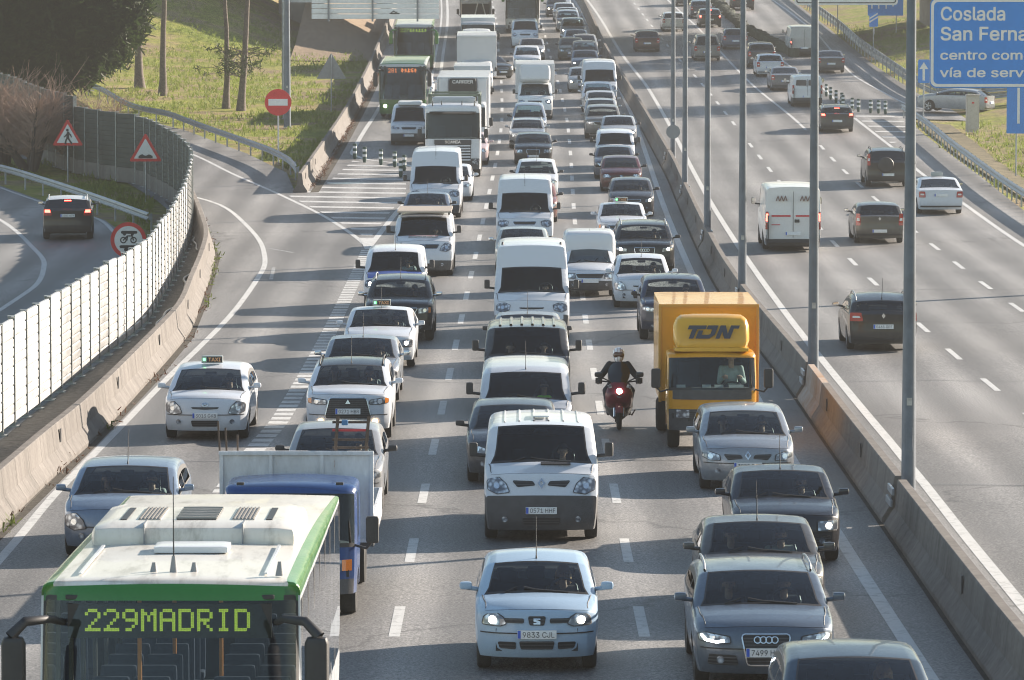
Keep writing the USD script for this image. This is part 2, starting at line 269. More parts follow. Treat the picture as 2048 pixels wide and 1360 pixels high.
def paint_line(name, col, worn):
    return world_mat(name, {'g': ('geometry', {}), 'n': ('noise_texture', {'scale': 5.0, 'detail': 7.0, 'roughness': 0.75}), 'r': ('rgb_ramp', {'ramp': [(worn-0.1, tuple(c*0.42 for c in col)), (worn+0.06, col)]}),
        'n2': ('noise_texture', {'scale': 30.0, 'detail': 2.0}), 'b': ('bump', {'strength': 0.3, 'distance': 0.01}), 'p': ('principled_bsdf', {'roughness': 0.6})},
        [('g.position', 'n.vector'), ('n.fac', 'r.fac'), ('r.color', 'p.base_color'), ('g.position', 'n2.vector'), ('n2.fac', 'b.height'), ('b.normal', 'p.normal')])
LINE = paint_line('road_paint', (0.46, 0.465, 0.455), 0.42); LINEWORN = paint_line('road_paint_worn', (0.34, 0.345, 0.34), 0.50)
GRASS = world_mat('grass_and_soil', {
    'g': ('geometry', {}), 'n1': ('noise_texture', {'scale': 0.22, 'detail': 6.0, 'roughness': 0.65}), 'n2': ('noise_texture', {'scale': 2.4, 'detail': 5.0, 'roughness': 0.7}), 'n3': ('noise_texture', {'scale': 16.0, 'detail': 2.0}),
    'r1': ('rgb_ramp', {'ramp': [(0.37, (0.23, 0.175, 0.115)), (0.46, (0.26, 0.22, 0.10)), (0.54, (0.235, 0.245, 0.055)), (0.68, (0.16, 0.20, 0.04))]}),
    'r2': ('rgb_ramp', {'ramp': [(0.28, (0.5, 0.5, 0.48)), (0.5, (1, 1, 1)), (0.75, (1.5, 1.4, 1.2))]}), 'mx': ('mix_color', {'blend_type': 'multiply', 'fac': 1.0, 'use_clamp': False}),
    'h': ('math', {'math_type': 'add'}), 'b': ('bump', {'strength': 0.9, 'distance': 0.10}), 'p': ('principled_bsdf', {'roughness': 0.9, 'specular_ior_level': 0.15})},
    [('g.position', 'n1.vector'), ('g.position', 'n2.vector'), ('g.position', 'n3.vector'), ('n1.fac', 'r1.fac'), ('n2.fac', 'r2.fac'), ('r1.color', 'mx.a'), ('r2.color', 'mx.b'), ('mx.result', 'p.base_color'), ('n2.fac', 'h.value1'), ('n3.fac', 'h.value2'), ('h.value', 'b.height'), ('b.normal', 'p.normal')])
def soil(name, c0, c1, scale=3.0, bump=0.7):
    return world_mat(name, {'g': ('geometry', {}), 'n': ('noise_texture', {'scale': scale, 'detail': 6.0, 'roughness': 0.7}), 'r': ('rgb_ramp', {'ramp': [(0.3, c0), (0.7, c1)]}), 'b': ('bump', {'strength': bump, 'distance': 0.05}), 'p': ('principled_bsdf', {'roughness': 0.9, 'specular_ior_level': 0.2})},
        [('g.position', 'n.vector'), ('n.fac', 'r.fac'), ('r.color', 'p.base_color'), ('n.fac', 'b.height'), ('b.normal', 'p.normal')])
EARTH = soil('bare_earth', (0.15, 0.11, 0.075), (0.26, 0.2, 0.14)); GRIT = soil('gritty_verge', (0.075, 0.068, 0.058), (0.19, 0.175, 0.15), 5.0); SILT = soil('dark_silt', (0.04, 0.036, 0.03), (0.10, 0.088, 0.072), 6.0)
CONC = world_mat('weathered_concrete', {'g': ('geometry', {}), 'm': ('mapping', {'scale': (2.2, 2.2, 0.35)}), 'n': ('noise_texture', {'scale': 1.0, 'detail': 7.0, 'roughness': 0.7}), 'n2': ('noise_texture', {'scale': 14.0, 'detail': 5.0}),
    'r': ('rgb_ramp', {'ramp': [(0.28, (0.095, 0.087, 0.079)), (0.5, (0.150, 0.137, 0.125)), (0.75, (0.205, 0.188, 0.172))]}), 'r2': ('rgb_ramp', {'ramp': [(0.3, (0.78,)*3), (0.7, (1.08,)*3)]}), 'mx': ('mix_color', {'blend_type': 'multiply', 'fac': 1.0, 'use_clamp': False}), 'b': ('bump', {'strength': 0.35, 'distance': 0.015}), 'p': ('principled_bsdf', {'roughness': 0.85, 'specular_ior_level': 0.25})},
    [('g.position', 'm.vector'), ('m.vector', 'n.vector'), ('g.position', 'n2.vector'), ('n.fac', 'r.fac'), ('n2.fac', 'r2.fac'), ('r.color', 'mx.a'), ('r2.color', 'mx.b'), ('mx.result', 'p.base_color'), ('n2.fac', 'b.height'), ('b.normal', 'p.normal')])

gx = np.concatenate([np.linspace(-420, -70, 15), np.arange(-66, 62, 1.5), np.linspace(66, 420, 15)]); gy = np.concatenate([np.arange(-160, 40, 20), np.arange(40, 430, 2.5), np.linspace(432, 1500, 60)])
GX, GY = np.meshgrid(gx, gy, indexing='ij')
land = gz(GX, GY) - 0.04 + (meshkit.fbm(np.stack([GX*0.35, GY*0.35, GX*0], -1), 4, 3)-0.5)*0.5*np.clip(bank(GX, GY)*0.5 + (np.abs(GX-5) > 22)*0.45, 0, 1)*(GY > 185)
from shapely import contains_xy
inside = contains_xy(unary_union([PAVE.buffer(3.0), SIDE.buffer(3.0), sbox(-14, 20, 22, 200)]), GX.ravel(), GY.ravel()).reshape(GX.shape)
land = np.where(inside, gz(GX, GY)-0.06, land)
ni, nj = GX.shape; ii = np.arange(ni-1)[:, None]*nj; jj = np.arange(nj-1)[None]
tag(obj('ground', (np.stack([GX, GY, land], -1).reshape(-1, 3), np.stack([ii+jj, ii+nj+jj, ii+nj+jj+1, ii+jj+1], -1).reshape(-1, 4)), GRASS, smooth=True), kind='structure')
tag(draped(PAVE, 0.0).build('motorway', ASPHALT), kind='structure')
tag(draped(SIDE, 0.0).build('side_road', ASPHALT), kind='structure')
tag(draped(Polygon([(-10.2, 60), (-8.7, 60), (-8.75, 108), (-8.8, 120), (-9.4, 135), (-10.2, 153.6), (-12.5, 179), (-14.3, 184.8), (-12.9, 174), (-11.2, 153), (-10.7, 140), (-10.2, 125), (-10.6, 99), (-10.7, 60)]), 0.006).build('gravel_strip', GRIT), kind='structure')
tag(draped(Polygon([(20.9, 150), (21.6, 230), (21.9, 244), (23.4, 240), (23.0, 200), (22.6, 150)]), 0.01, zfun=gz).build('bare_verge', soil('worn_verge', (0.075, 0.07, 0.035), (0.19, 0.155, 0.095), 1.2, 1.0)), kind='structure')
mbs = MB()
for pl in (LineString([(-8.76, 60), (-8.65, 92), (-8.63, 108), (-8.72, 121), (-9.25, 135), (-10.1, 153.6), (-11.35, 166), (-12.65, 179)]).buffer(0.13), LineString([(-8.35, 190), (-8.4, 240), (-8.45, 300)]).buffer(0.18), LineString([(float(MED(y))-.33, y) for y in np.arange(50, 240, 4)]).buffer(0.045)):
    q = draped(pl, 0.004); mbs.add(*q.mesh())
tag(mbs.build('gutter_silt', SILT), kind='structure')

# ------------------------------------------------------------------ road markings
def ribbon(pts, w): return LineString(pts).buffer(w/2, cap_style='flat')
def smooth_line(pts, n=60):
    p = np.array(pts, float); t = np.concatenate([[0], np.cumsum(np.linalg.norm(np.diff(p, axis=0), axis=1))]); s = np.linspace(0, t[-1], n)
    return np.column_stack([Pchip(t, p[:, 0])(s), Pchip(t, p[:, 1])(s)])
def follow(off, y0, y1, step=6): return [(float(XC(y))+off, y) for y in np.arange(y0, y1+.1, step)]
def dashes(path, y0, n, ln=3.4, per=9.0, w=0.13):
    out = []
    for k in range(n):
        c = y0 + per*k; out.append(ribbon([(path(c-ln/2), c-ln/2), (path(c+ln/2), c+ln/2)], w))
    return unary_union(out)
def mark(name, poly, mat=LINE, dz=0.004): tag(draped(poly, dz, 6.0).build(name, mat), kind='structure')
mark('lane_line', dashes(lambda y: float(XC(y))-1.75, 46.6, 44, w=0.16)); mark('lane_line', dashes(lambda y: float(XC(y))+1.78, 46.6, 44, w=0.16))
mark('edge_line', ribbon(follow(5.42, 40, 560), 0.22))
RA = Pchip([40, 106, 142, 161, 242, 260, 287, 302, 319, 350, 387, 560], [11.37, 11.37, 11.46, 11.53, 11.89, 11.86, 11.64, 11.38, 11.17, 10.83, 10.46, 6.0])
RBx = Pchip([40, 132, 160, 204, 239, 280, 344, 360, 560], [14.8, 14.84, 14.96, 15.11, 15.41, 14.78, 14.32, 14.09, 9.5])
mark('lane_line', dashes(lambda y: float(RA(y)), 43.6, 44, w=0.15)); mark('lane_line', dashes(lambda y: float(RBx(y)), 42, 21, w=0.15))
mark('edge_line', ribbon([(float(RBx(y)), y) for y in np.arange(236, 540, 6)], 0.16))
mark('edge_line', ribbon(smooth_line([(7.5, 40), (7.59, 66), (7.82, 92), (7.87, 115), (8.12, 183), (8.40, 242), (8.31, 271), (7.6, 311), (7.0, 367), (5, 450), (0, 560)]), 0.2))
mark('edge_line', ribbon(smooth_line([(18.0, 40), (18.18, 159.6), (18.39, 184.4), (18.47, 204), (18.75, 224), (18.72, 246.2)]), 0.18))
mark('edge_line', ribbon(smooth_line([(-8.1, 50), (-8.3, 74), (-8.42, 83), (-8.40, 93), (-8.33, 108), (-8.2, 118.5), (-8.08, 131), (-8.2, 147.8), (-8.7, 157.3), (-10.45, 173.4), (-11.83, 182.3), (-13.3, 187.5), (-16, 194)]), 0.17))
mark('ramp_edge_line', ribbon(smooth_line([(-26, 255), (-21, 236), (-15.7, 218), (-12.4, 201.7), (-9.7, 188.5), (-7.0, 173.4), (-5.25, 160.2)]), 0.17))
mark('edge_line', ribbon(smooth_line([(-5.05, 158.5), (-4.62, 176), (-4.2, 190), (-4.4, 206), (-4.9, 209), (-6.9, 213), (-7.75, 218), (-7.62, 244)], 80), 0.22))
mark('edge_line', unary_union([ribbon(smooth_line([(-7.62, 244), (-7.4, 300), (-8.4, 400), (-16, 520)]), 0.2), ribbon(follow(-5.6, 262, 560), 0.2), ribbon(follow(-6.1, 262, 560), 0.14)]))
ln = Pchip([86, 92, 98, 117, 135, 157.3], [-5.3, -5.2, -5.05, -5.0, -5.02, -5.06])
mark('block_line', unary_union([ribbon([(float(ln(c-.31)), c-.31), (float(ln(c+.31)), c+.31)], 0.42) for c in np.arange(60.0, 158, 1.0)]), LINE)
gore = Polygon([(-5.1, 161.5), (-4.75, 176), (-4.35, 190), (-4.75, 206), (-7.6, 212.5), (-8.2, 196), (-9.55, 188.6), (-7.1, 174.6)])
stripes = []
for k, c in enumerate(np.arange(162, 214, 3.05)):
    l = LineString([(-11, c+1.6), (-6.6 + 0.3*math.sin(k), c+0.5), (-4, c)]).buffer(0.42, cap_style='flat', join_style='mitre'); stripes.append(l)
mark('gore_stripes', unary_union(stripes).intersection(gore.buffer(-0.12)), LINE)
mark('gore_tip', Polygon([(-5.16, 157.6), (-4.94, 157.6), (-4.9, 163.5), (-5.55, 163.5)]), LINE, 0.009)
seams = []
for x0, x1, yy, k in [(7.4, 18.3, 107.5, 1), (7.4, 18.5, 139, 2), (7.6, 18.5, 168, 3), (8.0, 18.6, 206, 4), (-8.2, 6.2, 88.5, 5), (-8.2, 6.3, 119, 6), (-4.8, 6.5, 151, 7), (-4, 6.6, 178, 8), (7.3, 18, 84, 9)]:
    xs_ = np.linspace(x0, x1, 30); seams.append(LineString(np.column_stack([xs_, yy+.35*(meshkit.noise(np.column_stack([xs_*.6, xs_*0+k*7.3, xs_*0]), k)-.5)+(xs_-x0)*.02])).buffer(.022))
mark('tar_seam', unary_union(seams), M_plain('bitumen', (0.035, 0.034, 0.033), 0.45), 0.003)
goreR = Polygon([(18.95, 225), (18.9, 251), (20.9, 250), (21.2, 244), (20.8, 236), (20.0, 228)])
mark('gore_stripes', unary_union([LineString([(18, c), (22, c-0.6)]).buffer(0.45, cap_style='flat') for c in np.arange(226, 252, 4.4)]).intersection(goreR), LINE)
mark('edge_line', ribbon(smooth_line([(18.75, 252), (18.9, 270), (18.3, 300), (17.6, 345), (17, 395)]), 0.16))
mark('edge_line', ribbon(smooth_line([(32, 247), (24.6, 251.5), (22.9, 256), (22.2, 272), (21.8, 288), (22.3, 312), (22.9, 345), (22.6, 395)]), 0.15))
mark('side_road_line', ribbon(smooth_line([(-22, 193.3), (-19.19, 183.8), (-15.89, 173.4), (-14.5, 165), (-13.3, 158), (-12.5, 150), (-12.3, 138)]), 0.15))
mark('side_road_line', ribbon(smooth_line([(-23, 185), (-19.74, 173.4), (-17.14, 159.9), (-15.63, 150.1), (-14.92, 139), (-14.94, 131), (-16, 122), (-19, 112)]), 0.17))
mark('old_line_remnant', unary_union([ribbon([(-8.5, 158), (-7.6, 156)], 0.14), ribbon([(-7.9, 149), (-7.7, 143.5)], 0.12)]), LINEWORN)

# ------------------------------------------------------------------ concrete safety barriers, one object per precast unit
NJ = np.array([(0.30, 0), (0.30, 0.08), (0.135, 0.34), (0.085, 0.80), (0.07, 0.82)])
NJ = np.vstack([NJ, NJ[::-1]*[-1, 1]])
def nj_unit(a, b, gap=0.004, mat=CONC, group=None, label=None, extra=None):
    a, b = np.array(a, float), np.array(b, float); d = b-a; L = np.linalg.norm(d); d /= L; nrm = np.array([-d[1], d[0]])
    a2, b2 = a+d*gap, b-d*gap; k = len(NJ); V = []
    for t, ins in ((0, 0.008), (0.01/L, 0), (1-0.01/L, 0), (1, 0.008)):
        c = a2+(b2-a2)*t; z = float(ZF(c[1]))
        pr = NJ*[1-ins/0.12, 1]
        pr = np.where(NJ[:, 1:2] > 0.3, NJ*[1-ins/0.1, 1], NJ*[1-ins/0.3, 1])
        V.append(np.column_stack([c[0]-nrm[0]*pr[:, 0], c[1]-nrm[1]*pr[:, 0], z+pr[:, 1]]))
    V = np.vstack(V); i = np.arange(k-1); F = []
    for s in range(3): F += [np.stack([s*k+i, s*k+i+1, (s+1)*k+i+1, (s+1)*k+i], 1)]
    F = np.vstack(F); F = np.vstack([F[:, [0, 1, 2]], F[:, [0, 2, 3]]])
    caps = sum([[[i_, k-1-i_, k-2-i_], [i_, k-2-i_, i_+1], [3*k+i_, 3*k+k-2-i_, 3*k+k-1-i_], [3*k+i_, 3*k+i_+1, 3*k+k-2-i_]] for i_ in range(k//2-1)], [])
    mid = (a+b)/2; o = np.array([mid[0], mid[1], float(ZF(mid[1]))])
    x = empty('concrete_barrier', o); tag(x, label, 'barrier', group)
    obj('barrier_block', (V-o, np.vstack([F, caps])), mat, x)
    if extra:
        mb = MB()
        for sd in extra:
            mb.box((nrm[0]*-0.135*sd, nrm[1]*-0.135*sd, 0.56), (0.02, 0.16, 0.26), rz=math.atan2(d[1], d[0])-math.pi/2, ry=0.0)
        mb.build('marker_plate', BLACKSTEEL, x)
    return x
BLACKSTEEL = M_plain('dark_steel', (0.055, 0.055, 0.058), 0.5, 0.4, vary=0.3)
CONCW = soil('painted_rust_concrete', (0.30, 0.17, 0.09), (0.42, 0.40, 0.37), 1.1, 0.3)
POLES = [77.4, 102.9, 130.5, 157.6, 184.2, 207.5]
stops = [35.0] + POLES + [238.0, 267.0, 295.5, 322, 349, 376, 403]
for k in range(len(stops)-1):
    a, b = stops[k]+0.32, stops[k+1]-0.32
    if k >= len(POLES): a, b = stops[k], stops[k+1]
    if k == 0: a = stops[0]
    n = 5 if k < 8 else 4
    for j in range(n):
        y0, y1 = a+(b-a)*j/n, a+(b-a)*(j+1)/n
        odd = (k == 1 and j == 4)
        nj_unit((float(MED(y0)), y0), (float(MED(y1)), y1), mat=CONCW if odd else CONC, group=None if odd else 'concrete barrier units of the central reserve',
                label='rust stained concrete barrier unit just before the second lamp post of the central reserve' if odd else 'grey concrete barrier unit in the row between the two carriageways', extra=(1, -1) if j in (1, 3) and k < 6 else None)
for k, y in enumerate(POLES):      # steel bridging beams where a lamp post interrupts the barrier
    x = float(MED(y)); o = empty('bridging_plate', (x, y, float(ZF(y))))
    tag(o, 'galvanised steel bridging beams around the foot of a central lamp post', 'crash barrier', 'bridging beams at the lamp post gaps')
    for sx in (-1, 1):
        mb = MB()
        for z in (0.42, 0.62): mb.rbox((sx*(0.2 if z < .5 else .17), 0, z), (0.05, 1.0, 0.13), 0.02)
        mb.build('beam', STEEL, o)
LB = smooth_line([(-9.1, 60), (-9.05, 85), (-8.96, 94), (-9.0, 108), (-9.06, 120), (-9.6, 135), (-10.15, 147.8), (-10.45, 153.6), (-11.4, 165), (-12.75, 179), (-13.4, 185)], 400)
def along(path, step):
    d = np.concatenate([[0], np.cumsum(np.linalg.norm(np.diff(path, axis=0), axis=1))]); n = max(1, round(d[-1]/step)); s = np.linspace(0, d[-1], n+1)
    return np.column_stack([np.interp(s, d, path[:, 0]), np.interp(s, d, path[:, 1])])
pl = along(LB, 2.1)
for k in range(len(pl)-1): nj_unit(pl[k], pl[k+1], group='concrete barrier units along the merging lane', label='sunlit concrete barrier unit in the row below the noise barrier', extra=(1,) if k % 6 == 1 else None)
RL = smooth_line([(-8.95, 190), (-8.98, 209), (-8.94, 240), (-9.04, 277), (-9.22, 310), (-9.6, 355), (-11, 420)], 300)
pl = along(RL, 5.0)
for k in range(len(pl)-1): nj_unit(pl[k], pl[k+1], group='concrete barrier units below the lawn', label='concrete barrier unit in the row between lawn and bus lane', extra=(1,) if k % 2 == 0 and k < 8 else None)

# ------------------------------------------------------------------ noise barrier: steel posts, ribbed sheet panels on a concrete plinth
FENCE = smooth_line([(-10.9, 62), (-10.72, 95.2), (-10.57, 103.6), (-10.46, 112.4), (-10.3, 120.6), (-10.26, 125.1), (-10.54, 134.5), (-10.86, 144.2), (-11.13, 150.3), (-11.6, 160.9), (-12.44, 174.2), (-13.6, 182.5), (-15.11, 190.4), (-16.3, 195.6), (-17.9, 198.6), (-19.6, 203), (-22.28, 212.4), (-24.96, 223.8), (-31, 240)], 500)
ps = along(FENCE, 2.13)
PANEL = [world_mat(f'noise_panel_{k}', {'g': ('geometry', {}), 'm': ('mapping', {'scale': (0.6, 0.6, 3.2)}), 'n': ('noise_texture', {'scale': 1.2, 'detail': 7.0, 'roughness': 0.72}), 'r': ('rgb_ramp', {'ramp': [(0.32, (t*0.52, t*0.52, t*0.50)), (0.60, (t, t, t))]}), 'p': ('principled_bsdf', {'metallic': 0.2, 'roughness': 0.42})},
    [('g.position', 'm.vector'), ('m.vector', 'n.vector'), ('n.fac', 'r.fac'), ('r.color', 'p.base_color')]) for k, t in enumerate((0.58, 0.55, 0.50, 0.38, 0.24))]
BACKSHEET = M_plain('fence_back_dark', (0.040, 0.046, 0.040), 0.7, vary=0.5, vscale=1.4)
POSTM = M_plain('fence_post_steel', (0.34, 0.36, 0.35), 0.5, 0.5, vary=0.3)
nb = empty('noise_barrier', (ps[0][0], ps[0][1], float(ZF(ps[0][1])))); tag(nb, 'long curved noise barrier of ribbed pale metal panels between steel posts', 'noise barrier'); nbo = np.array([ps[0][0], ps[0][1], float(ZF(ps[0][1]))])
HT = lambda y: 2.35 + 0.65*sstep((y-150)/45)
for k in range(len(ps)-1):
    a, b = ps[k], ps[k+1]; d = b-a; L = np.linalg.norm(d); d = d/L; nr = np.array([d[1], -d[0]]); z = float(ZF((a[1]+b[1])/2)); h = float(HT(a[1]))+float(rng.normal(0, .018)); pz = 0.10 if a[1] < 150 else 0.10+0.55*float(sstep((a[1]-150)/35))
    step_up = 0.45 if a[1] > 203 else 0.0
    rows = [(pz, 0.0)]; n = 11
    for j in range(n):
        z0, z1 = pz+(h-pz)*j/n, pz+(h-pz)*(j+1)/n; e = (z1-z0)
        rows += [(z0+e*.12, .018), (z0+e*.80, .018), (z0+e*.92, 0.0)]
    rows += [(h+step_up, 0.0)]
    R = np.array(rows); c0, c1 = a+d*0.035, b-d*0.035; V = []
    for sgn in (1, -1):
        off = (R[:, 1]+0.03)*sgn
        for c in (c0, c1): V.append(np.column_stack([c[0]+nr[0]*off, c[1]+nr[1]*off, z+R[:, 0]]))
    m = len(R); i = np.arange(m-1); F = [np.stack([i, m+i, m+i+1, i+1], 1), np.stack([3*m+i, 2*m+i, 2*m+i+1, 3*m+i+1], 1)]
    cap = [[m-1, 2*m-1, 4*m-1, 3*m-1], [0, m-1, 3*m-1, 2*m], [m, 3*m, 4*m-1, 2*m-1]]
    V_ = np.vstack(V)-nbo; fp = obj('noise_panel', (V_, np.vstack([F[0], cap])), PANEL[int(rng.choice(5, p=[.3, .27, .22, .14, .07]))], nb); obj('back_sheet', (V_, F[1]), BACKSHEET, fp)
    mb = MB(); rz = math.atan2(d[1], d[0]); zz = float(ZF(a[1]))
    for o in (-.07, .07): mb.box((a[0]+nr[0]*o, a[1]+nr[1]*o, zz+(h+step_up)/2), (0.075, 0.015, h+step_up+0.03), rz=rz)
    mb.box((a[0], a[1], zz+(h+step_up)/2), (0.012, 0.125, h+step_up), rz=rz); mb.box((a[0], a[1], zz+0.015), (0.3, 0.3, 0.03), rz=rz); mb.box((a[0], a[1], zz+h+step_up+0.03), (0.16, 0.17, 0.02), rz=rz)
    mb.off(-nbo).build('post', POSTM, nb)
    if pz > 0.12: MB().box(((a[0]+b[0])/2, (a[1]+b[1])/2, z+pz/2), (L-0.13, 0.16, pz-0.004), rz=rz).off(-nbo).build('plinth', CONC, nb)

# ------------------------------------------------------------------ W-beam guard rails
WB = np.array([(-.01, .0), (.055, .03), (.07, .08), (.02, .13), (.012, .155), (.02, .18), (.07, .23), (.055, .28), (-.01, .31)])
def guardrail(path, spacing, label, side, h=0.46, hp=0.74, zf=None, double=False):
    zf = zf or gz; p = along(np.array(path), spacing); o = np.array([p[0][0], p[0][1], float(zf(*p[0]))]); g = empty('guard_rail', o); tag(g, label, 'guard rail')
    pp = along(np.array(path), 1.0); t = np.gradient(pp, axis=0); t /= np.linalg.norm(t, axis=1, keepdims=True); nr = np.stack([t[:, 1], -t[:, 0]], 1)*side; z = zf(pp[:, 0], pp[:, 1])
    for lift in ((0, -0.36) if double else (0,)):
        V = np.concatenate([np.column_stack([pp[:, 0]+nr[:, 0]*(w[0]*1.2+.09), pp[:, 1]+nr[:, 1]*(w[0]*1.2+.09), z+h+lift+w[1]]) for w in WB]); m = len(pp); k = len(WB)
        V2 = np.concatenate([np.column_stack([pp[:, 0]+nr[:, 0]*(w[0]*1.2+.084), pp[:, 1]+nr[:, 1]*(w[0]*1.2+.084), z+h+lift+w[1]]) for w in WB])
        i = np.arange(m-1)[None]; j = (np.arange(k-1)*m)[:, None]; F = np.stack([i+j, i+j+1, i+j+m+1, i+j+m], -1).reshape(-1, 4)
        obj('rail', (np.vstack([V, V2])-o, np.vstack([F, F[:, ::-1]+k*m])), STEEL, g)
    tt = np.gradient(p, axis=0)
    for q, d in zip(p, tt):
        rz = math.atan2(d[1], d[0]); mb = MB(); c = np.array([q[0], q[1], float(zf(*q))])
        n2 = np.array([math.sin(rz), -math.cos(rz)])*side
        mb.box(c+[0, 0, hp/2-0.1], (0.10, 0.06, hp+0.2), rz=rz); mb.box(c+[n2[0]*.05, n2[1]*.05, h+.15], (0.12, 0.09, 0.2), rz=rz)
        mb.off(-o).build('post', STEEL, g)
guardrail(smooth_line([(-34, 286), (-24.3, 262.6), (-20.15, 244.4), (-18.2, 239.5), (-16.8, 233.8), (-14.9, 225.8), (-12.6, 216.1), (-11.0, 208.8), (-9.85, 201.7), (-9.3, 196)]), 3.4, 'curved galvanised guard rail between the lawn and the slip road', 1)
guardrail(smooth_line([(-40, 232), (-30, 213), (-22.4, 197.2), (-19.2, 187.2), (-16.15, 176.6), (-13.3, 165.8)]), 4.0, 'guard rail behind the black car on the left side road', 1)
guardrail(smooth_line([(20.2, 120), (20.4, 160), (20.7, 188.5), (20.95, 201.7), (21.2, 216), (21.5, 235), (21.4, 246)]), 2.0, 'guard rail on close set posts at the right edge of the motorway', -1)
guardrail(smooth_line([(24.6, 400), (24.6, 344), (24.2, 311), (24.2, 282), (24.6, 262), (26.5, 255.2), (31, 252), (46, 248.5)]), 3.0, 'double guard rail curving round behind the silver coupe', -1, double=True, h=0.62, hp=0.98)
hed = MB()
for y in np.arange(308, 520, 0.55):
    x = np.interp(y, [308, 326, 344, 393, 520], [19.3, 18.4, 17.6, 17.4, 15]); a = rng.normal(0, .12, 3)
    hed.rbox((x+a[0], y+a[1], float(ZF(y))+.28), (.42+.2*rng.random(), .6, .55+.2*rng.random()), .15, 2, rz=rng.random()*3)
tag(hed.build('separator_hedge', M_plain('hedge_green', (0.04, 0.05, 0.032), 0.9, vary=0.5, vscale=5, bump=0.8, bscale=14)), 'low dark hedge row separating the far slip lane from the carriageway', 'hedge')
# ------------------------------------------------------------------ lamp posts
POLEM = M_plain('lamp_post_paint', (0.10, 0.122, 0.15), 0.5, 0.2, vary=0.35, vscale=1.8)
SWHITE_ = M_plain('pole_label', (.35, .35, .33), .5, vary=.3)
def lamp_post(x, y, h, r0, r1, label, group, arms=(-1, 1), foot=True):
    o = empty('lamp_post', (x, y, float(gz(x, y)))); tag(o, label, 'lamp post', group)
    obj('shaft', MB().cyl((0, 0, 0), (0, 0, h), r0, r1, 24).mesh(), POLEM, o, 40)
    MB().rbox((0, -r0*.93, 1.5), (.11, .03, .42), .012, 2).build('access_door', POLEM, o); MB().box((0, -r0*.97, 2.15), (.09, .012, .13)).build('number_plate', SWHITE_, o); MB().cyl((0, 0, h*.5), (0, 0, h*.5+.04), (r0+r1)/2+.006, (r0+r1)/2+.006, 20, False).build('joint_band', POLEM, o)
    if foot: MB().box((0, 0, 0.02), (0.42, 0.42, 0.04)).build('base_plate', STEEL, o)
    for s in arms:
        t = np.linspace(0, 1, 9); pts = np.column_stack([s*1.9*t, 0*t, h-0.05+0.55*np.sin(t*1.5)])
        a = obj('arm', MB().tube(pts, np.linspace(r1, .035, 9), 8).mesh(), POLEM, o, 40)
        MB().rbox((s*2.2, 0, h+.48), (0.75, 0.28, 0.14), 0.06).build('lantern', STEEL, a)
for k, y in enumerate(POLES):
    nm = ('nearest and thickest', 'second nearest', 'third', 'fourth', 'fifth', 'farthest')[k]
    lamp_post(float(MED(y))+(.13, .07, .0, .02, .0, .2)[k], y, 12.5, 0.128, 0.062, f'{nm} grey lamp post standing in a gap of the central barrier', 'lamp posts of the central reserve', foot=False)
lamp_post(-11.87, 238.0, 13, 0.19, 0.10, 'tall grey lamp post on the lawn behind the no entry sign', None, arms=(1,))
lamp_post(24.6, 205.0, 12.5, 0.13, 0.07, 'grey lamp post on the grass right of the motorway', None, arms=(-1,)) if False else None

# ------------------------------------------------------------------ traffic signs
SRED = M_plain('sign_red', (0.50, 0.020, 0.022), 0.4, vary=0.12); SWHITE = M_plain('sign_white', (0.60, 0.60, 0.585), 0.45, vary=0.06); SBLUE = M_plain('sign_blue', (0.012, 0.185, 0.56), 0.45, vary=0.08, vscale=1.2)
SBACK = M_plain('sign_back_grey', (0.20, 0.215, 0.23), 0.5, 0.5, vary=0.15); SINK = M_plain('sign_black', (0.015, 0.015, 0.017), 0.5); SWHITEBACK = M_plain('sign_back_aluminium', (0.60, 0.62, 0.64), 0.4, 0.3, vary=0.1)
def rtri(s, r):
    h = s*math.sqrt(3)/2; return Polygon([(-s/2, 0), (s/2, 0), (0, h)]).buffer(-r).buffer(r)
def sign(name, x, y, zc, layers, post_h, label, back=False, yaw=0.0, pr=0.038, group=None, posts=(0,)):
    """layers: (part name, polygon about the sign's centre, material); thin boards stacked 4 mm apart"""
    o = empty(name, (x, y, float(gz(x, y))), rz=yaw); tag(o, label, 'traffic sign', group)
    for px in posts: obj('post', MB().cyl((px, .06 if not back else -.06, -.05), (px, .06 if not back else -.06, post_h), pr, pr, 12).mesh(), STEEL, o, 40)
    for k, (pn, poly, mat) in enumerate(layers):
        if isinstance(poly, trimesh.Trimesh): m = poly
        else: m = extr(poly, 0.02 if k == 0 else 0.006)
        v, f = facing(m, (0, -0.004*k - (0.016 if k else 0.0), zc), back)
        obj(pn, (v, f), mat, o)
    return o
def body_figure():
    ls = [LineString([(0, .02), (.02, .20)]).buffer(.055), LineString([(.01, .03), (.07, -.08), (.15, -.2)]).buffer(.032), LineString([(0, .03), (-.06, -.07), (-.09, -.2)]).buffer(.032), LineString([(.02, .2), (.1, .14), (.14, .05)]).buffer(.024), LineString([(.01, .2), (-.07, .1), (-.13, .05)]).buffer(.024), Point(-.01, .31).buffer(.052)]
    return unary_union(ls)
T1 = rtri(1.36, .05)
ctr = lambda p: affinity.translate(p, 0, -0.39)
tri_in = ctr(affinity.translate(rtri(1.36-.40, .02), 0, .115))
sign('pedestrian_warning_sign', -19.5, 197.6, 1.95, [('backing', ctr(T1), SRED), ('face', tri_in, SWHITE), ('symbol', affinity.scale(affinity.translate(body_figure(), 0, -.06), 1.15, 1.15, origin=(0, 0)), SINK)], 2.0, 'red triangle sign with a walking figure in front of bare bushes', yaw=0.05)
hump = Polygon([(-.29, -.26), (.29, -.26), (.29, -.17), (.2, -.12), (.13, -.1), (.06, -.14), (0, -.155), (-.06, -.14), (-.13, -.09), (-.2, -.11), (-.29, -.18)])
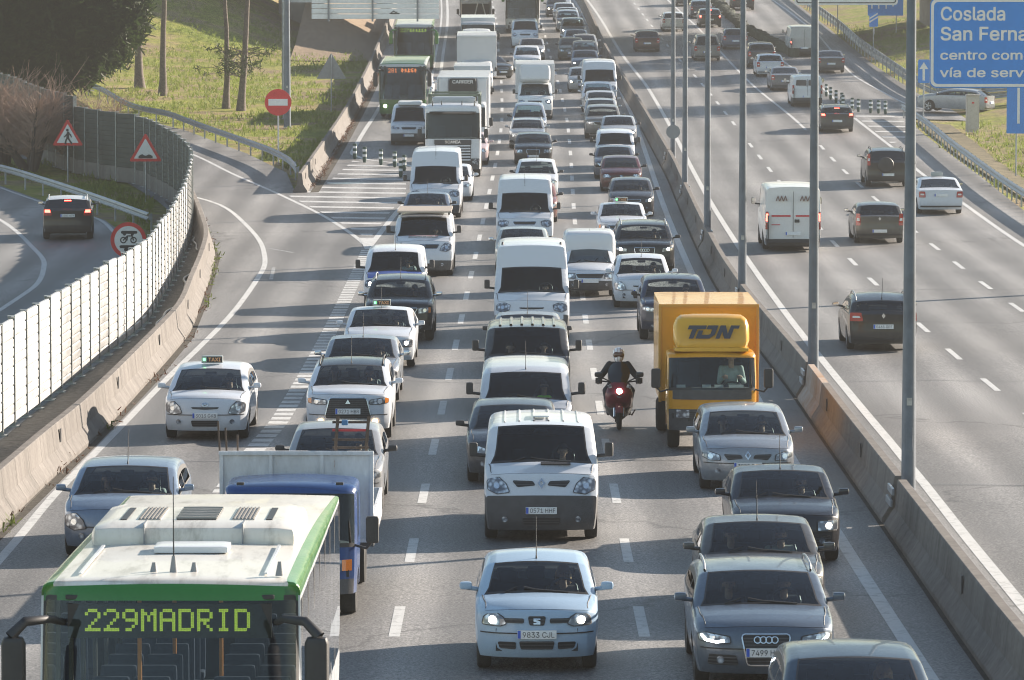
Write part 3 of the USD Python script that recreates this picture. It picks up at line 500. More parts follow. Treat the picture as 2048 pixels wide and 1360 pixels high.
sign('bumpy_road_sign', -15.06, 185.0, 2.0, [('backing', ctr(T1), SRED), ('face', tri_in, SWHITE), ('symbol', hump, SINK)], 2.0, 'red triangle sign with a double hump in front of the dark noise barrier', yaw=0.03)
c1 = Point(0, 0).buffer(.60, 40)
car_ = unary_union([Point(-.17, 0).buffer(.11).difference(Point(-.17, 0).buffer(.07)), Point(.17, 0).buffer(.11).difference(Point(.17, 0).buffer(.07)), LineString([(-.17, 0), (-.03, .14), (.12, .14), (.17, 0)]).buffer(.022), LineString([(-.05, .0), (-.03, .14)]).buffer(.022), LineString([(-.2, .26), (.25, .26)]).buffer(.05), Point(-.13, .2).buffer(.05), Point(.13, .2).buffer(.05), LineString([(-.25, -.22), (.2, -.22)]).buffer(.05), Point(-.08, -.32).buffer(.07), Point(.1, -.32).buffer(.07)])
sign('no_carts_sign', -12.85, 150.6, .80, [('backing', c1, SRED), ('face', Point(0, 0).buffer(.47, 40), SWHITE), ('symbol', car_, SINK)], 1.2, 'round red ringed sign with black symbols half hidden behind the pale noise barrier')
sign('no_entry_sign', -10.9, 209.9, 2.85, [('backing', Point(0, 0).buffer(.62, 48), SRED), ('bar', sbox(-.45, -.155, .45, .155), SWHITE)], 3.0, 'round red no entry sign with white bar by the lawn')
sign('give_way_sign', -10.01, 249.7, 2.45, [('backing', affinity.translate(rtri(1.66, .04), 0, -.5), SBACK)], 3.3, 'grey back of a triangular sign on the lawn edge', back=True)
def arrow_up(h, w=.09): return unary_union([sbox(-w/2, -h/2, w/2, h*.2), Polygon([(-w*1.9, h*.12), (w*1.9, h*.12), (0, h/2)])])
rr = lambda w, h, r: sbox(-w/2, -h/2, w/2, h/2).buffer(-r).buffer(r)
# the large blue direction sign on a mast outside the right edge
bx, by = 15.52, 140.0; bz = float(ZF(by)); o = empty('direction_sign', (bx, by, bz)); tag(o, 'large blue direction sign with white place names at the right edge', 'traffic sign')
W_, H_ = 5.4, 2.78; cz = 6.22+H_/2; cx = -2.55+W_/2
def part(pn, poly, mat, k, c=(cx, cz)):
    m = extr(poly, 0.03 if k == 0 else .006) if not isinstance(poly, trimesh.Trimesh) else poly
    v, f = facing(m, (c[0], -0.012*k-(.02 if k else 0), c[1])); return obj(pn, (v, f), mat, o)
part('panel', rr(W_, H_, .22), SBLUE, 0)
part('border', rr(W_-.06, H_-.06, .2).difference(rr(W_-.24, H_-.24, .14)), SWHITE, 1)
for t, zt, hh, ww in (('Coslada', 2.22, .40, 2.0), ('San Fernando', 1.60, .40, 3.75), ('centro comercial', 1.00, .27, 3.85), ('vía de servicio', 0.46, .27, 3.45)):
    m = meshkit.text_mesh(t, hh, .004, True); b = m.bounds; m.apply_scale([ww/(b[1, 0]-b[0, 0]), 1, 1]); v, f = facing(m, (-2.55+.30, -.034, 6.22+zt-.12)); obj('lettering', (v, f), SWHITE, o)
part('panel', rr(W_, 1.2, .18), SBLUE, 0, (cx, 6.22+H_+.66)); part('border', rr(W_-.06, 1.14, .16).difference(rr(W_-.24, .96, .1)), SWHITE, 1, (cx, 6.22+H_+.66))
MB().cyl((5.7, .5, 0), (5.7, .5, 10.4), .2, .16, 18).build('mast', STEEL, o, 40)
mb = MB(); [mb.box((1.8, .25, z), (7.9, .12, .12)) for z in (6.6, 8.5, 9.7)]; mb.build('cross_beam', STEEL, o)
# smaller boards beside it
d_sl = unary_union([LineString([(0, -.9), (0, .9)]).buffer(.055)])
sign('lane_board_sign', 23.3, 203.5, 3.35, [('backing', sbox(-.95, -1.45, .95, 1.45), SBLUE), ('stroke', affinity.translate(sbox(-.06, -1.0, .06, 1.2), -.42, 0), SWHITE)], 4.7, 'blue board sign with white bar on a thin post at the right edge', posts=(-.5, .5))
sign('one_way_sign', 22.49, 246.2, 2.55, [('backing', rr(.62, 1.28, .07), SBLUE), ('arrow', arrow_up(1.0, .13), SWHITE)], 2.7, 'small blue sign with white up arrow beside the large direction sign')
sign('countdown_sign', 24.9, 310.6, 2.4, [('backing', sbox(-.30, -.5, .30, .5), SBLUE), ('stroke', affinity.rotate(sbox(-.4, -.05, .4, .05), 32).intersection(sbox(-.28, -.45, .28, .45)), SWHITE), ('stroke', affinity.translate(affinity.rotate(sbox(-.4, -.05, .4, .05), 32), 0, .24).intersection(sbox(-.28, -.45, .28, .45)), SWHITE)], 2.6, 'small blue countdown sign with two slanting strokes on the far right grass')
sign('lane_layout_sign', 27.4, 331, 2.55, [('backing', sbox(-1.3, -1.2, 1.3, 1.2), SBLUE)] + [('stroke', sbox(x-.05, -.7, x+.05, .9), SWHITE) for x in (-1.0, -.5, .05)] + [('stroke', LineString([(.55, -.5), (.6, .1), (1.0, .6)]).buffer(.05), SWHITE)], 3.6, 'blue lane layout board with white strokes by the far concrete pillar', posts=(-.8, .8))
sign('exit_strip_sign', 23.3, 345, 2.15, [('backing', sbox(-.32, -.32, .32, .32), SWHITE), ('half', Polygon([(-.32, -.32), (.32, -.32), (.32, .32)]), SBLUE)], 2.4, 'small blue and white square sign far up the slip road')
sign('yield_sign', 24.4, 338, 2.75, [('backing', affinity.rotate(rtri(1.0, .03), 180, origin=(0, .28)), SRED), ('face', affinity.rotate(rtri(.62, .02), 180, origin=(0, .28)), SWHITE), ('plate', sbox(-.55, -.52, .55, -.3), SWHITE)], 3.0, 'give way triangle with a white plate far up the slip road')
# gantry boards
o = empty('gantry_sign', (-7.45, 246, float(ZF(246)))); tag(o, 'pale ribbed back of an overhead sign board at the top left', 'traffic sign')
mb = MB(); n = 13
for k in range(n): mb.rbox((0, 0, 5.29+.25+k*.285), (6.95, .05, .262), .012, 2)
mb.build('panel', SWHITEBACK, o)
for px in (-3.1+.55, -.15, 2.3): MB().box((px, -.09, 7.12), (.10, .12, 3.7)).build('stiffener', SBACK, o)
MB().cyl((-4.9, .3, -1.0), (-4.9, .3, 10.5), .24, .2, 16).build('mast', STEEL, o, 40); mb = MB(); [mb.box((-1.2, .2, z), (7.8, .18, .18)) for z in (6.4, 8.6)]; mb.build('cross_beam', STEEL, o)
mb = MB(); mb.box((1.05, -.035, 5.70), (.55, .01, .06)); mb.tube([(.85, -.04, 5.72), (1.0, -.04, 5.84), (1.1, -.04, 5.77), (1.2, -.04, 5.78)], .025, 4); mb.build('maker_mark', SINK, o)
o = empty('gantry_sign', (19.4, 262, float(ZF(262)))); tag(o, 'lower edge of a white overhead sign board at the top right', 'traffic sign')
v, f = facing(extr(rr(6.0, 3.2, .2), .05), (0, 0, 5.55+1.6)); obj('panel', (v, f), SWHITE, o)
v, f = facing(extr(rr(5.8, 3.0, .16).difference(rr(5.68, 2.88, .13)), .008), (0, -.055, 5.55+1.6)); obj('border', (v, f), SINK, o)
MB().cyl((5.5, .3, -.3), (5.5, .3, 9.5), .24, .2, 16).build('mast', STEEL, o, 40); mb = MB(); [mb.box((2.0, .2, z), (7.6, .18, .18)) for z in (6.2, 8.2)]; mb.build('cross_beam', STEEL, o)
# round sign back on the farthest central lamp post
o = empty('round_sign', (float(MED(POLES[5]))+.2, POLES[5]-.2, float(ZF(POLES[5]))+.0)); tag(o, 'small dark round sign back fixed on the farthest central lamp post', 'traffic sign')
v, f = facing(extr(Point(0, 0).buffer(.32, 32), .02), (0, 0, 1.62)); obj('disc', (v, f), SBACK, o); MB().box((0, .1, 1.62), (.05, .2, .05)).build('bracket', STEEL, o)
# utility cabinet
o = empty('utility_cabinet', (23.9, 233.8, float(gz(23.9, 233.8)))); tag(o, 'tall beige utility cabinet standing on the right grass', 'cabinet')
CAB = M_plain('cabinet_beige', (0.42, 0.38, 0.33), 0.6, vary=0.15)
mb = MB(); mb.rbox((0, 0, .95), (.66, .5, 1.9), .02); mb.build('housing', CAB, o); MB().rbox((0, 0, 1.94), (.74, .58, .06), .02).build('cap', CAB, o); MB().rbox((0, -.26, .98), (.56, .02, 1.6), .008, 2).build('door', CAB, o); MB().box((.0, -.275, 1.55), (.12, .012, .09)).build('label_plate', SRED, o)
# flexible delineator posts
DG = M_plain('delineator_green', (0.015, 0.055, 0.042), 0.5, vary=0.2); DW = M_plain('delineator_white', (0.62, 0.63, 0.62), 0.45, vary=0.1)
stage.CreateClassPrim('/World/prototypes')
pr = stage.DefinePrim('/World/prototypes/delineator', 'Xform')
obj('column', MB().cyl((0, 0, 0), (0, 0, .10), .07, .09, 14).cyl((0, 0, .1), (0, 0, .78), .10, .10, 16).cyl((0, 0, .78), (0, 0, .80), .10, .08, 16).mesh(), DG, pr, 40)
for z in (.30, .56): obj('reflective_band', MB().cyl((0, 0, z), (0, 0, z+.12), .104, .104, 16, False).mesh(), DW, pr, 40)
for x, y in [(-7.44, 213.1), (-6.90, 210.6), (-6.08, 208.8), (-5.40, 207.2), (-4.90, 204.5), (-4.95, 200.2)]:
    tag(ref('delineator_post', pr, (x, y, float(ZF(y))), scale=.92), 'green and white delineator cylinder at the head of the left hatched area', 'bollard', 'delineators on the left gore')
for x, y in [(18.56, 266), (18.6, 263), (18.7, 260), (18.85, 257.5), (19.08, 252.6), (19.35, 251.6), (19.95, 250.6), (20.36, 250.2), (20.7, 249.7), (18.75, 255.2)]:
    tag(ref('delineator_post', pr, (x, y, float(ZF(y))), scale=.92), 'green and white delineator cylinder at the head of the right hatched area', 'bollard', 'delineators on the right gore')

# ------------------------------------------------------------------ far overpass with its pillar (deck above the frame)
o = empty('overpass', (0, 330, float(ZF(330)))); tag(o, 'concrete overpass pillar and earth bank at the top left', 'bridge')
BR = soil('bridge_concrete', (0.17, 0.15, 0.13), (0.27, 0.245, 0.215), 0.8, 0.3)
MB().box((12, 4, 7.6), (120, 17, 1.3), rz=-.06).build('deck', BR, o)
for yy in (-4.4, 12.4): MB().box((12, yy, 8.75), (120, .25, 1.0), rz=-.06).build('parapet', BR, o)
for px, pw in ((-16.2, 2.2), (31.5, 1.3)): MB().rbox((px, 8, 2.7), (pw, 9.0, 9.0), .3).build('pillar', BR, o)
# earth bank at the pillar foot
bx_ = np.linspace(-15.0, -9.6, 14); by_ = np.linspace(303, 372, 30); BX, BY = np.meshgrid(bx_, by_, indexing='ij')
BZ = gz(BX, BY)+.02+sstep((BY-304)/30)*(np.clip((-9.7-BX)/5.3, 0, 1)*2.2)+(meshkit.fbm(np.stack([BX, BY, BX*0], -1)*.8, 3, 5)-.5)*.25*np.clip((-9.7-BX)/1.5, 0, 1)
n0, n1 = BX.shape; i = np.arange(n0-1)[:, None]*n1; j = np.arange(n1-1)[None]
tag(obj('earth_bank', (np.stack([BX, BY, BZ], -1).reshape(-1, 3), np.stack([i+j, i+n1+j, i+n1+j+1, i+j+1], -1).reshape(-1, 4)), EARTH, smooth=True), kind='structure')

# ------------------------------------------------------------------ trees, shrubs, weeds
BARK = M_plain('pine_bark', (0.13, 0.105, 0.085), 0.9, vary=0.5, vscale=7, bump=0.9, bscale=9); DBARK = M_plain('dark_bark', (0.045, 0.036, 0.03), 0.9, vary=0.4, vscale=5); TWIG = M_plain('bare_twigs', (0.30, 0.205, 0.155), 0.8, vary=0.3, vscale=2)
def leafmat(name, c0, c1, tr):
    return usdkit.material(stage, '/World/Looks/'+name, {'g': ('geometry', {}), 'r': ('rgb_ramp', {'ramp': [(0, c0), (1, c1)]}), 'd': ('principled_bsdf', {'roughness': 0.6, 'specular_ior_level': 0.25}), 't': ('translucent_bsdf', {}), 'm': ('mix_closure', {'fac': tr})},
        [('g.random_per_island', 'r.fac'), ('r.color', 'd.base_color'), ('r.color', 't.color'), ('d.BSDF', 'm.closure1'), ('t.BSDF', 'm.closure2')], surface='m.closure')
NEEDLE = leafmat('pine_needles', (0.030, 0.050, 0.014), (0.110, 0.140, 0.035), 0.4); WEED = leafmat('weed_leaves', (0.10, 0.13, 0.03), (0.30, 0.30, 0.06), 0.35); BLADE = leafmat('grass_blades', (0.17, 0.215, 0.035), (0.37, 0.36, 0.09), 0.4); DRYW = leafmat('dry_weeds', (0.10, 0.05, 0.03), (0.22, 0.13, 0.07), 0.3)
def tufts(cen, size, per, spread, up=0.5, seed=0):
    """needle or leaf tufts: crossed slim quads around each centre"""
    r = np.random.default_rng(seed); n = len(cen)*per; c = np.repeat(cen, per, 0)+r.normal(0, spread, (n, 3))
    d = r.normal(0, 1, (n, 3)); d[:, 2] += up; d /= np.linalg.norm(d, axis=1, keepdims=True); w = np.cross(d, r.normal(0, 1, (n, 3))); w /= np.linalg.norm(w, axis=1, keepdims=True)
    L = (size*(0.6+0.8*r.random(n)))[:, None]; W = L*0.26
    v = np.stack([c-w*W*.5, c+w*W*.5, c+d*L+w*W*.22, c+d*L-w*W*.22], 1).reshape(-1, 3); k = np.arange(n)[:, None]*4
    return v, np.hstack([k, k+1, k+2, k+3])
def trunk(h, r0, lean, seed, limbs, z0, mat, name, parent):
    r = np.random.default_rng(seed); t = np.linspace(0, 1, 14); wob = np.cumsum(r.normal(0, .035, (14, 2)), 0)
    pts = np.column_stack([lean[0]*t**1.3+wob[:, 0], lean[1]*t**1.3+wob[:, 1], h*t-.15]); mb = MB().tube(pts, r0*(.45*np.exp(-t*16)+.82-.55*t), 12); tips = []
    for k in range(limbs):
        a = r.random()*6.28; u = z0+(1-z0)*(k+.5)/limbs; b = np.array([np.interp(u, t, pts[:, q]) for q in range(3)]); L = h*(.2+.16*r.random())*(1.15-u*.6)
        s = np.linspace(0, 1, 6)[:, None]; dirv = np.array([math.cos(a), math.sin(a), .18+.5*r.random()]); q = b+dirv*L*s+np.array([0, 0, .12*L])*s**2+np.vstack([np.zeros(3), np.cumsum(r.normal(0, .05*L/3, (5, 3)), 0)])
        mb.tube(q, np.linspace(r0*.34*(1.1-u), .02, 6), 6); tips += [q[3], q[4], q[5]]
    obj(name, mb.mesh(), mat, parent, 50); return np.array(tips)
def pine(x, y, h, r0, label, seed, z0=.55, crown_r=3.0, n=700, lean=(0, 0), low=0):
    o = empty('pine_tree', (x, y, float(gz(x, y)))); tag(o, label, 'tree'); tips = trunk(h, r0, lean, seed, 16, z0, BARK, 'trunk', o); r = np.random.default_rng(seed+1)
    c = tips[r.integers(0, len(tips), n)]+r.normal(0, 1, (n, 3))*crown_r*np.array([.34, .34, .2])
    if low:
        a = r.random(low*3)*6.28; rr_ = .4+1.6*r.random(low*3)**.8; lw = np.column_stack([np.cos(a)*rr_+lean[0]*.1, np.sin(a)*rr_, 1.9+1.6*r.random(low*3)])
        mb = MB(); [mb.tube([[lean[0]*.15, 0, q[2]-.2], q*[.5, .5, 1]+[0, 0, .05], q], [.03, .018, .008], 4) for q in lw]; mb.build('low_branches', BARK, o); obj('low_needles', tufts(lw, .2, 22, .11, .2, seed+5), NEEDLE, o)
    obj('crown', tufts(c, .42, 16, .2, .4, seed), NEEDLE, o); return o
pine(-20.67, 266.4, 13, .24, 'pine tree with pale straight trunk, second from the left on the lawn', 11, z0=.62)
pine(-16.2, 255.1, 12, .21, 'pine with slim trunk and a low leafy twig, left one of the close pair', 12, z0=.62, low=8)
pine(-15.3, 253.3, 12.5, .24, 'pine with slim trunk standing right of its close neighbour', 13, z0=.62, lean=(.6, .3), low=7)
pine(-22.5, 272.3, 12, .3, 'dark trunked pine partly behind the large dense crown', 14, z0=.5)
o = empty('pine_tree', (-25.8, 247, float(gz(-25.8, 247)))); tag(o, 'large dense dark green pine crown filling the top left corner', 'tree'); trunk(9, .34, (0, 0), 21, 20, .25, BARK, 'trunk', o)
r = np.random.default_rng(5); n = 5200; u = r.normal(0, 1, (n, 3)); u /= np.linalg.norm(u, axis=1, keepdims=True); rad = (.55+.45*r.random(n)**.5)
lump = meshkit.fbm(u*2.2+7, 3, 2); c = u*rad[:, None]*(0.68+.62*lump[:, None])*np.array([5.4, 4.2, 4.2])+np.array([0, 0, 5.4]); c = c[c[:, 2] > 1.25]
obj('crown', tufts(c, .46, 16, .24, .35, 22), NEEDLE, o)
for k, (x, y, hh) in enumerate([(-36, 262, 9), (-32, 290, 10)]):
    o = empty('pine_tree', (x, y, float(gz(x, y)))); tag(o, ('dark pine behind the bare bushes at the left edge', 'dark pine farther up the left hillside')[k], 'tree'); trunk(hh, .3, (0, 0), 31+k, 16, .2, DBARK, 'trunk', o)
    n = 2000; u = r.normal(0, 1, (n, 3)); u /= np.linalg.norm(u, axis=1, keepdims=True); c = u*(.5+.5*r.random((n, 1))**.5)*np.array([4.5, 4, hh*.45])*(0.7+.5*meshkit.fbm(u*2+k, 3, 2)[:, None])+np.array([0, 0, hh*.55]); obj('crown', tufts(c[c[:, 2] > .6], .5, 14, .24, .35, 40+k), NEEDLE, o)
for k, (x, y, hh, lab) in enumerate([(40, 300, 13, 'tall pine beyond the right grass bank'), (46, 322, 14, 'second tall pine beyond the right grass bank'), (44, 275, 12, 'third tall pine beyond the right grass bank'), (37, 348, 12, 'farthest tall pine beyond the right grass bank')]): pine(x, y, hh, .28, lab, 60+k, z0=.4, crown_r=4.2, n=900)
def bare_shrub(x, y, h, w, n, label, seed, stems=7, thick=.12):
    o = empty('bare_shrub', (x, y, float(gz(x, y)))); tag(o, label, 'shrub'); r = np.random.default_rng(seed); st, tw = MB(), MB()
    for k in range(stems):
        a = r.random()*6.28; b = np.array([math.cos(a)*w*.22*r.random(), math.sin(a)*w*.22*r.random(), -.1]); t = np.linspace(0, 1, 7)[:, None]
        dv = np.array([math.cos(a)*w*.55*r.random(), math.sin(a)*w*.4*r.random(), h*(.45+.25*r.random())]); q = b+dv*t+np.cumsum(r.normal(0, .05, (7, 3)), 0)*t; st.tube(q, np.linspace(thick*(.5+.7*r.random()), .03, 7), 7)
        for m in range(n//stems):
            i = r.integers(2, 7); e = q[i]; d = r.normal(0, 1, 3)*[.75*w/3, .6*w/3, .4]+[0, 0, .75*h*.3]; L = .35+.75*r.random(); s = np.linspace(0, 1, 5)[:, None]
            b2 = e+d*L*s+np.cumsum(r.normal(0, .06, (5, 3)), 0)*s; tw.tube(b2, np.linspace(.016, .006, 5), 3)
            for mm in range(2):
                e2 = b2[r.integers(1, 5)]; d2 = d*.5+r.normal(0, .35, 3); tw.tube(e2+d2*np.linspace(0, 1, 3)[:, None]*L*.7, np.linspace(.009, .004, 3), 3)
    st.build('stems', DBARK, o); tw.build('twigs', TWIG, o)
bare_shrub(-21.8, 203.5, 4.6, 3.4, 900, 'bare brown shrub with a thick dark trunk behind the walking figure sign', 71, 6, .24)
bare_shrub(-23.4, 207.5, 4.9, 3.6, 900, 'bare tangled shrub at the left edge below the pine crown', 72, 6, .16)
bare_shrub(-19.6, 206.0, 4.0, 3.0, 700, 'bare twiggy shrub leaning over the end of the noise barrier', 73, 6, .1)
bare_shrub(-25.0, 201.0, 4.2, 2.6, 400, 'bare shrub with dark stems at the far left edge', 74, 5, .2)
def scatter(poly, n, seed, zoff=0.0):
    r = np.random.default_rng(seed); x0, y0, x1, y1 = poly.bounds; x, y = x0+(x1-x0)*r.random(n*3), y0+(y1-y0)*r.random(n*3); k = contains_xy(poly, x, y); x, y = x[k][:n], y[k][:n]
    return np.column_stack([x, y, gz(x, y)+zoff])
lawnL = Polygon([(-9.9, 204), (-12.4, 219), (-17, 237), (-20.6, 247), (-26, 268), (-40, 300), (-30, 330), (-12, 330), (-9.6, 300), (-9.5, 240), (-9.5, 205)]); lawnR = Polygon([(22.6, 185), (23.4, 232), (24.2, 243), (30, 234), (44, 222), (44, 190), (26, 180)]); lawnR2 = Polygon([(25, 262), (25, 345), (44, 345), (48, 252), (28, 257)])
verge = Polygon([(-13.5, 167), (-15.7, 177), (-18.8, 187.5), (-22, 198), (-26, 208), (-22, 211), (-17.5, 196.5), (-14.6, 184)])
g = np.vstack([scatter(lawnL, 9000, 81), scatter(lawnR, 3500, 82), scatter(lawnR2, 4500, 83), scatter(verge, 1500, 84)])
keep = meshkit.fbm(g*[.25, .25, 0]+3, 3, 9) > .42; g = g[keep]
tag(obj('grass', tufts(g, .17, 4, .06, 2.2, 85), BLADE), 'short green and yellowish grass blades on the verges', 'grass', kind='stuff')
w = scatter(LineString([(-8.76, 60), (-8.63, 108), (-8.72, 121), (-9.2, 135), (-10.1, 153.6), (-12.5, 179)]).buffer(.13), 900, 91); wk = meshkit.noise(w*[.0, .21, 0]+[5, 0, 0], 4)
tag(obj('weeds', tufts(w[wk > .60], .13, 9, .08, .8, 92), WEED), 'yellow green weeds along the foot of the left concrete barrier', 'weeds', kind='stuff')
tag(obj('dry_weeds', tufts(np.vstack([w[(wk <= .60) & (wk > .22)], scatter(LineString([(-8.55, 192), (-8.6, 290)]).buffer(.12), 500, 94)]), .11, 6, .06, .8, 93), DRYW), 'dry reddish weeds along the foot of the concrete barriers', 'weeds', kind='stuff')
w = scatter(unary_union([LineString([(20.9, 150), (21.2, 200), (21.6, 243)]).buffer(.25), LineString([(-16, 236), (-12, 217), (-10, 205)]).buffer(.3)]), 700, 95)
tag(obj('tall_grass', tufts(w, .3, 6, .08, 2.0, 96), WEED), 'pale tall grass under the guard rails', 'grass', kind='stuff')
cab_ = MB(); cp = smooth_line([(-9.55, 108), (-9.5, 118), (-9.95, 128), (-9.8, 135), (-10.4, 143), (-10.5, 152), (-11.3, 160), (-11.7, 166)], 90)
cab_.tube(np.column_stack([cp[:, 0]+.05*np.sin(np.arange(90)*.9), cp[:, 1], ZF(cp[:, 1])+.05]), .045, 6); tag(cab_.build('loose_cable', M_plain('grey_cable', (.4, .39, .36), .6), smooth=True), 'pale loose cable lying between noise barrier and concrete barrier', 'cable')
# ------------------------------------------------------------------ vehicles: one lofted shell, cut into panels and panes
# local frame: front bumper faces -y, x across, z up, y = 0 at the foremost point
XCUT = np.array([-1, -.93, -.85, -.75, -.6, -.4, -.15, .15, .4, .6, .75, .85, .93, 1]); ZCUT = (.42, .55, .7, .9, 1.2, 1.6)
UF = [.06, .14, .4, .7, .92, 1.0]; CT = [.33, .67, 1.0]; TOPF = [.97, .94, .75, .5, .25, 0.0]
class Loft:
    def __init__(s, L, W, top, belt, hw, zl, ts, ys, tum=.33, rc=.08, crown=.045, kf=(.26, .14), kr=(.16, .1), prof=None, rprof=None, yc=1.0, flare=.05):
        ys = np.array(sorted(ys)); ys = ys[np.concatenate([[True], np.diff(ys) > .008])]; s.ys, s.L, s.W, s.yc = ys, L, W, yc
        s.kf, s.kr, s.prof, s.rprof = kf, kr, prof, rprof
        zt, h_w = top(ys), hw(ys); zb = np.minimum(belt(ys), zt-.02); z0 = np.minimum(zl(ys), zb-.05); ts = np.array(ts); ns = s.ns = len(ts)
        zs = z0[:, None]+(zb-z0)[:, None]*ts; tt = (zs-.2)/(zb[:, None]-.2); xs = h_w[:, None]*(1-flare*np.clip(1-tt, 0, 1)**2.5)+.012*np.sin(np.pi*np.clip(tt, 0, 1))
        h = zt-zb; cr = np.minimum(crown, .42*h); r = np.minimum(rc, .42*h); tn = tum; xb = xs[:, -1]
        Cx, Cz = xb-(h-cr)*tn, zt-cr; rs = r/math.sqrt(1+tn*tn); Sx, Sz = Cx+rs*tn, Cz-rs; rE = np.minimum(r*1.5+.012, .3*xb); Ex = Cx-rE; Ez = zt-cr*(Ex/Cx)**2
        X = [xs]; Z = [zs]
        u = np.array(UF); X.append(xb[:, None]+(Sx-xb)[:, None]*u); Z.append(zb[:, None]+(Sz-zb)[:, None]*u)
        t = np.array(CT); X.append((1-t)**2*Sx[:, None]+2*t*(1-t)*Cx[:, None]+t**2*Ex[:, None]); Z.append((1-t)**2*Sz[:, None]+2*t*(1-t)*Cz[:, None]+t**2*Ez[:, None])
        f = np.array(TOPF); xx = Ex[:, None]*f; X.append(xx); Z.append(zt[:, None]-cr[:, None]*(xx/Cx[:, None])**2)
        X, Z = np.hstack(X), np.hstack(Z); n = s.n = X.shape[1]; s.Xh, s.Zh = X, Z
        FX = np.hstack([-X, X[:, -2::-1]]); FZ = np.hstack([Z, Z[:, -2::-1]]); m = FX.shape[1]
        V = [np.stack([FX, np.repeat(ys[:, None], m, 1), FZ], -1).reshape(-1, 3)]; i = np.arange(len(ys)-1)[:, None]*m; j = np.arange(m-1)[None]
        Q = [np.stack([i+j, i+j+1, i+m+j+1, i+m+j], -1).reshape(-1, 4)]; zone = [np.zeros(len(Q[0]), int)]
        jj = np.broadcast_to(j, (len(ys)-1, m-1)).ravel(); hid = [np.minimum(jj, m-2-jj)]; base = len(V[0])
        for zn, st in ((1, 0), (2, len(ys)-1)):
            xe = np.concatenate([-X[st, ns-1:], X[st, -2:ns-2:-1]])/X[st, ns-1]; ze = np.concatenate([Z[st, ns-1:], Z[st, -2:ns-2:-1]]); mm = len(xe)
            a0, bz = zs[st, 0], zs[st, -1]
            CX = xs[st][:, None]*xe[None]; CZ = a0+(zs[st]-a0)[:, None]*((ze-a0)/(bz-a0))[None]
            V.append(np.stack([CX, np.full_like(CX, ys[st]), CZ], -1).reshape(-1, 3)); i2 = np.arange(ns-1)[:, None]*mm; j2 = np.arange(mm-1)[None]
            q = np.stack([i2+j2, i2+j2+1, i2+mm+j2+1, i2+mm+j2], -1).reshape(-1, 4)+base; Q.append(q if zn == 1 else q[:, ::-1]); zone.append(np.full(len(q), zn))
            k = np.broadcast_to(j2, (ns-1, mm-1)).ravel(); hid.append(np.minimum(k, mm-2-k)+ns-1); base += len(V[-1])
        s.V, s.Q, s.zone, s.hid = np.vstack(V), np.vstack(Q), np.concatenate(zone), np.concatenate(hid); s.C = s.V[s.Q].mean(1); s.used = np.zeros(len(s.Q), bool)
    def warp(s, v):
        v = np.array(v, float); x, y, z = v.T; q = np.clip(np.abs(x)/(s.W/2), 0, 1.05); y2 = y.copy()
        y2 += np.interp(y, [0, s.yc, s.yc+1.0], [1, .42, 0.25 if s.yc < 2 else 0])*s.kf[0]*q**2.4 + np.interp(y, [0, .35], [1, 0])*s.kf[1]*q**8
        y2 -= np.interp(y, [s.L-1.0, s.L], [0, 1])*s.kr[0]*q**2.4 + np.interp(y, [s.L-.35, s.L], [0, 1])*s.kr[1]*q**8
        if s.prof: y2 += np.interp(z, *s.prof)*np.clip(1-y/.55, 0, 1.1)
        if s.rprof: y2 -= np.interp(z, *s.rprof)*np.clip(1-(s.L-y)/.55, 0, 1.1)
        return np.stack([x, y2, z], 1)
    def take(s, mask):
        m = mask & ~s.used; s.used |= m; return m
    def mesh(s, m, shrink=None):
        q = s.Q[m]; ids, inv = np.unique(q, return_inverse=True); v = s.V[ids]; f = inv.reshape(-1, 4)
        k = np.round(v*2000).astype(np.int64); _, i1, iv = np.unique(k, axis=0, return_index=True, return_inverse=True); v, f = v[i1], iv.reshape(-1)[f]
        v = s.warp(v)
        if shrink: v = (v-np.array([0, shrink[1], shrink[2]]))*shrink[0]+np.array([0, shrink[1], shrink[2]])
        f = np.vstack([f[:, [0, 1, 2]], f[:, [0, 2, 3]]]); ok = (f[:, 0] != f[:, 1]) & (f[:, 1] != f[:, 2]) & (f[:, 0] != f[:, 2]); return v, f[ok]
    def decal(s, poly, depth=.010, rear=False, maxe=.11, y0=0.0):
        out = MB()
        for g in getattr(poly, 'geoms', [poly]):
            if g.geom_type != 'Polygon' or g.area < 1e-6: continue
            x0, z0, x1, z1 = g.bounds; cx = [x0-1]+[c for c in XCUT*s.W/2 if x0+.01 < c < x1-.01]+[x1+1]; cz = [z0-1]+[c for c in sorted(set(ZCUT) | set((s.rprof if rear else s.prof)[0] if (s.rprof if rear else s.prof) else ())) if z0+.01 < c < z1-.01]+[z1+1]
            sub = MB()
            for a in range(len(cx)-1):
                for b in range(len(cz)-1):
                    pc = g if len(cx) == 2 and len(cz) == 2 else g.intersection(sbox(cx[a], cz[b], cx[a+1], cz[b+1]))
                    for gg in getattr(pc, 'geoms', [pc]):
                        if gg.geom_type == 'Polygon' and gg.area > 1e-6: sub.add(*extr1(gg, depth+.02))
            if not sub.n: continue
            v, f = sub.mesh()
            w = np.stack([v[:, 0], y0-v[:, 2]+.014, v[:, 1]], 1)
            if rear: w[:, 1] = s.L-w[:, 1]; w[:, 0] *= -1
            out.add(s.warp(w), f)
        return out.mesh() if out.n else None

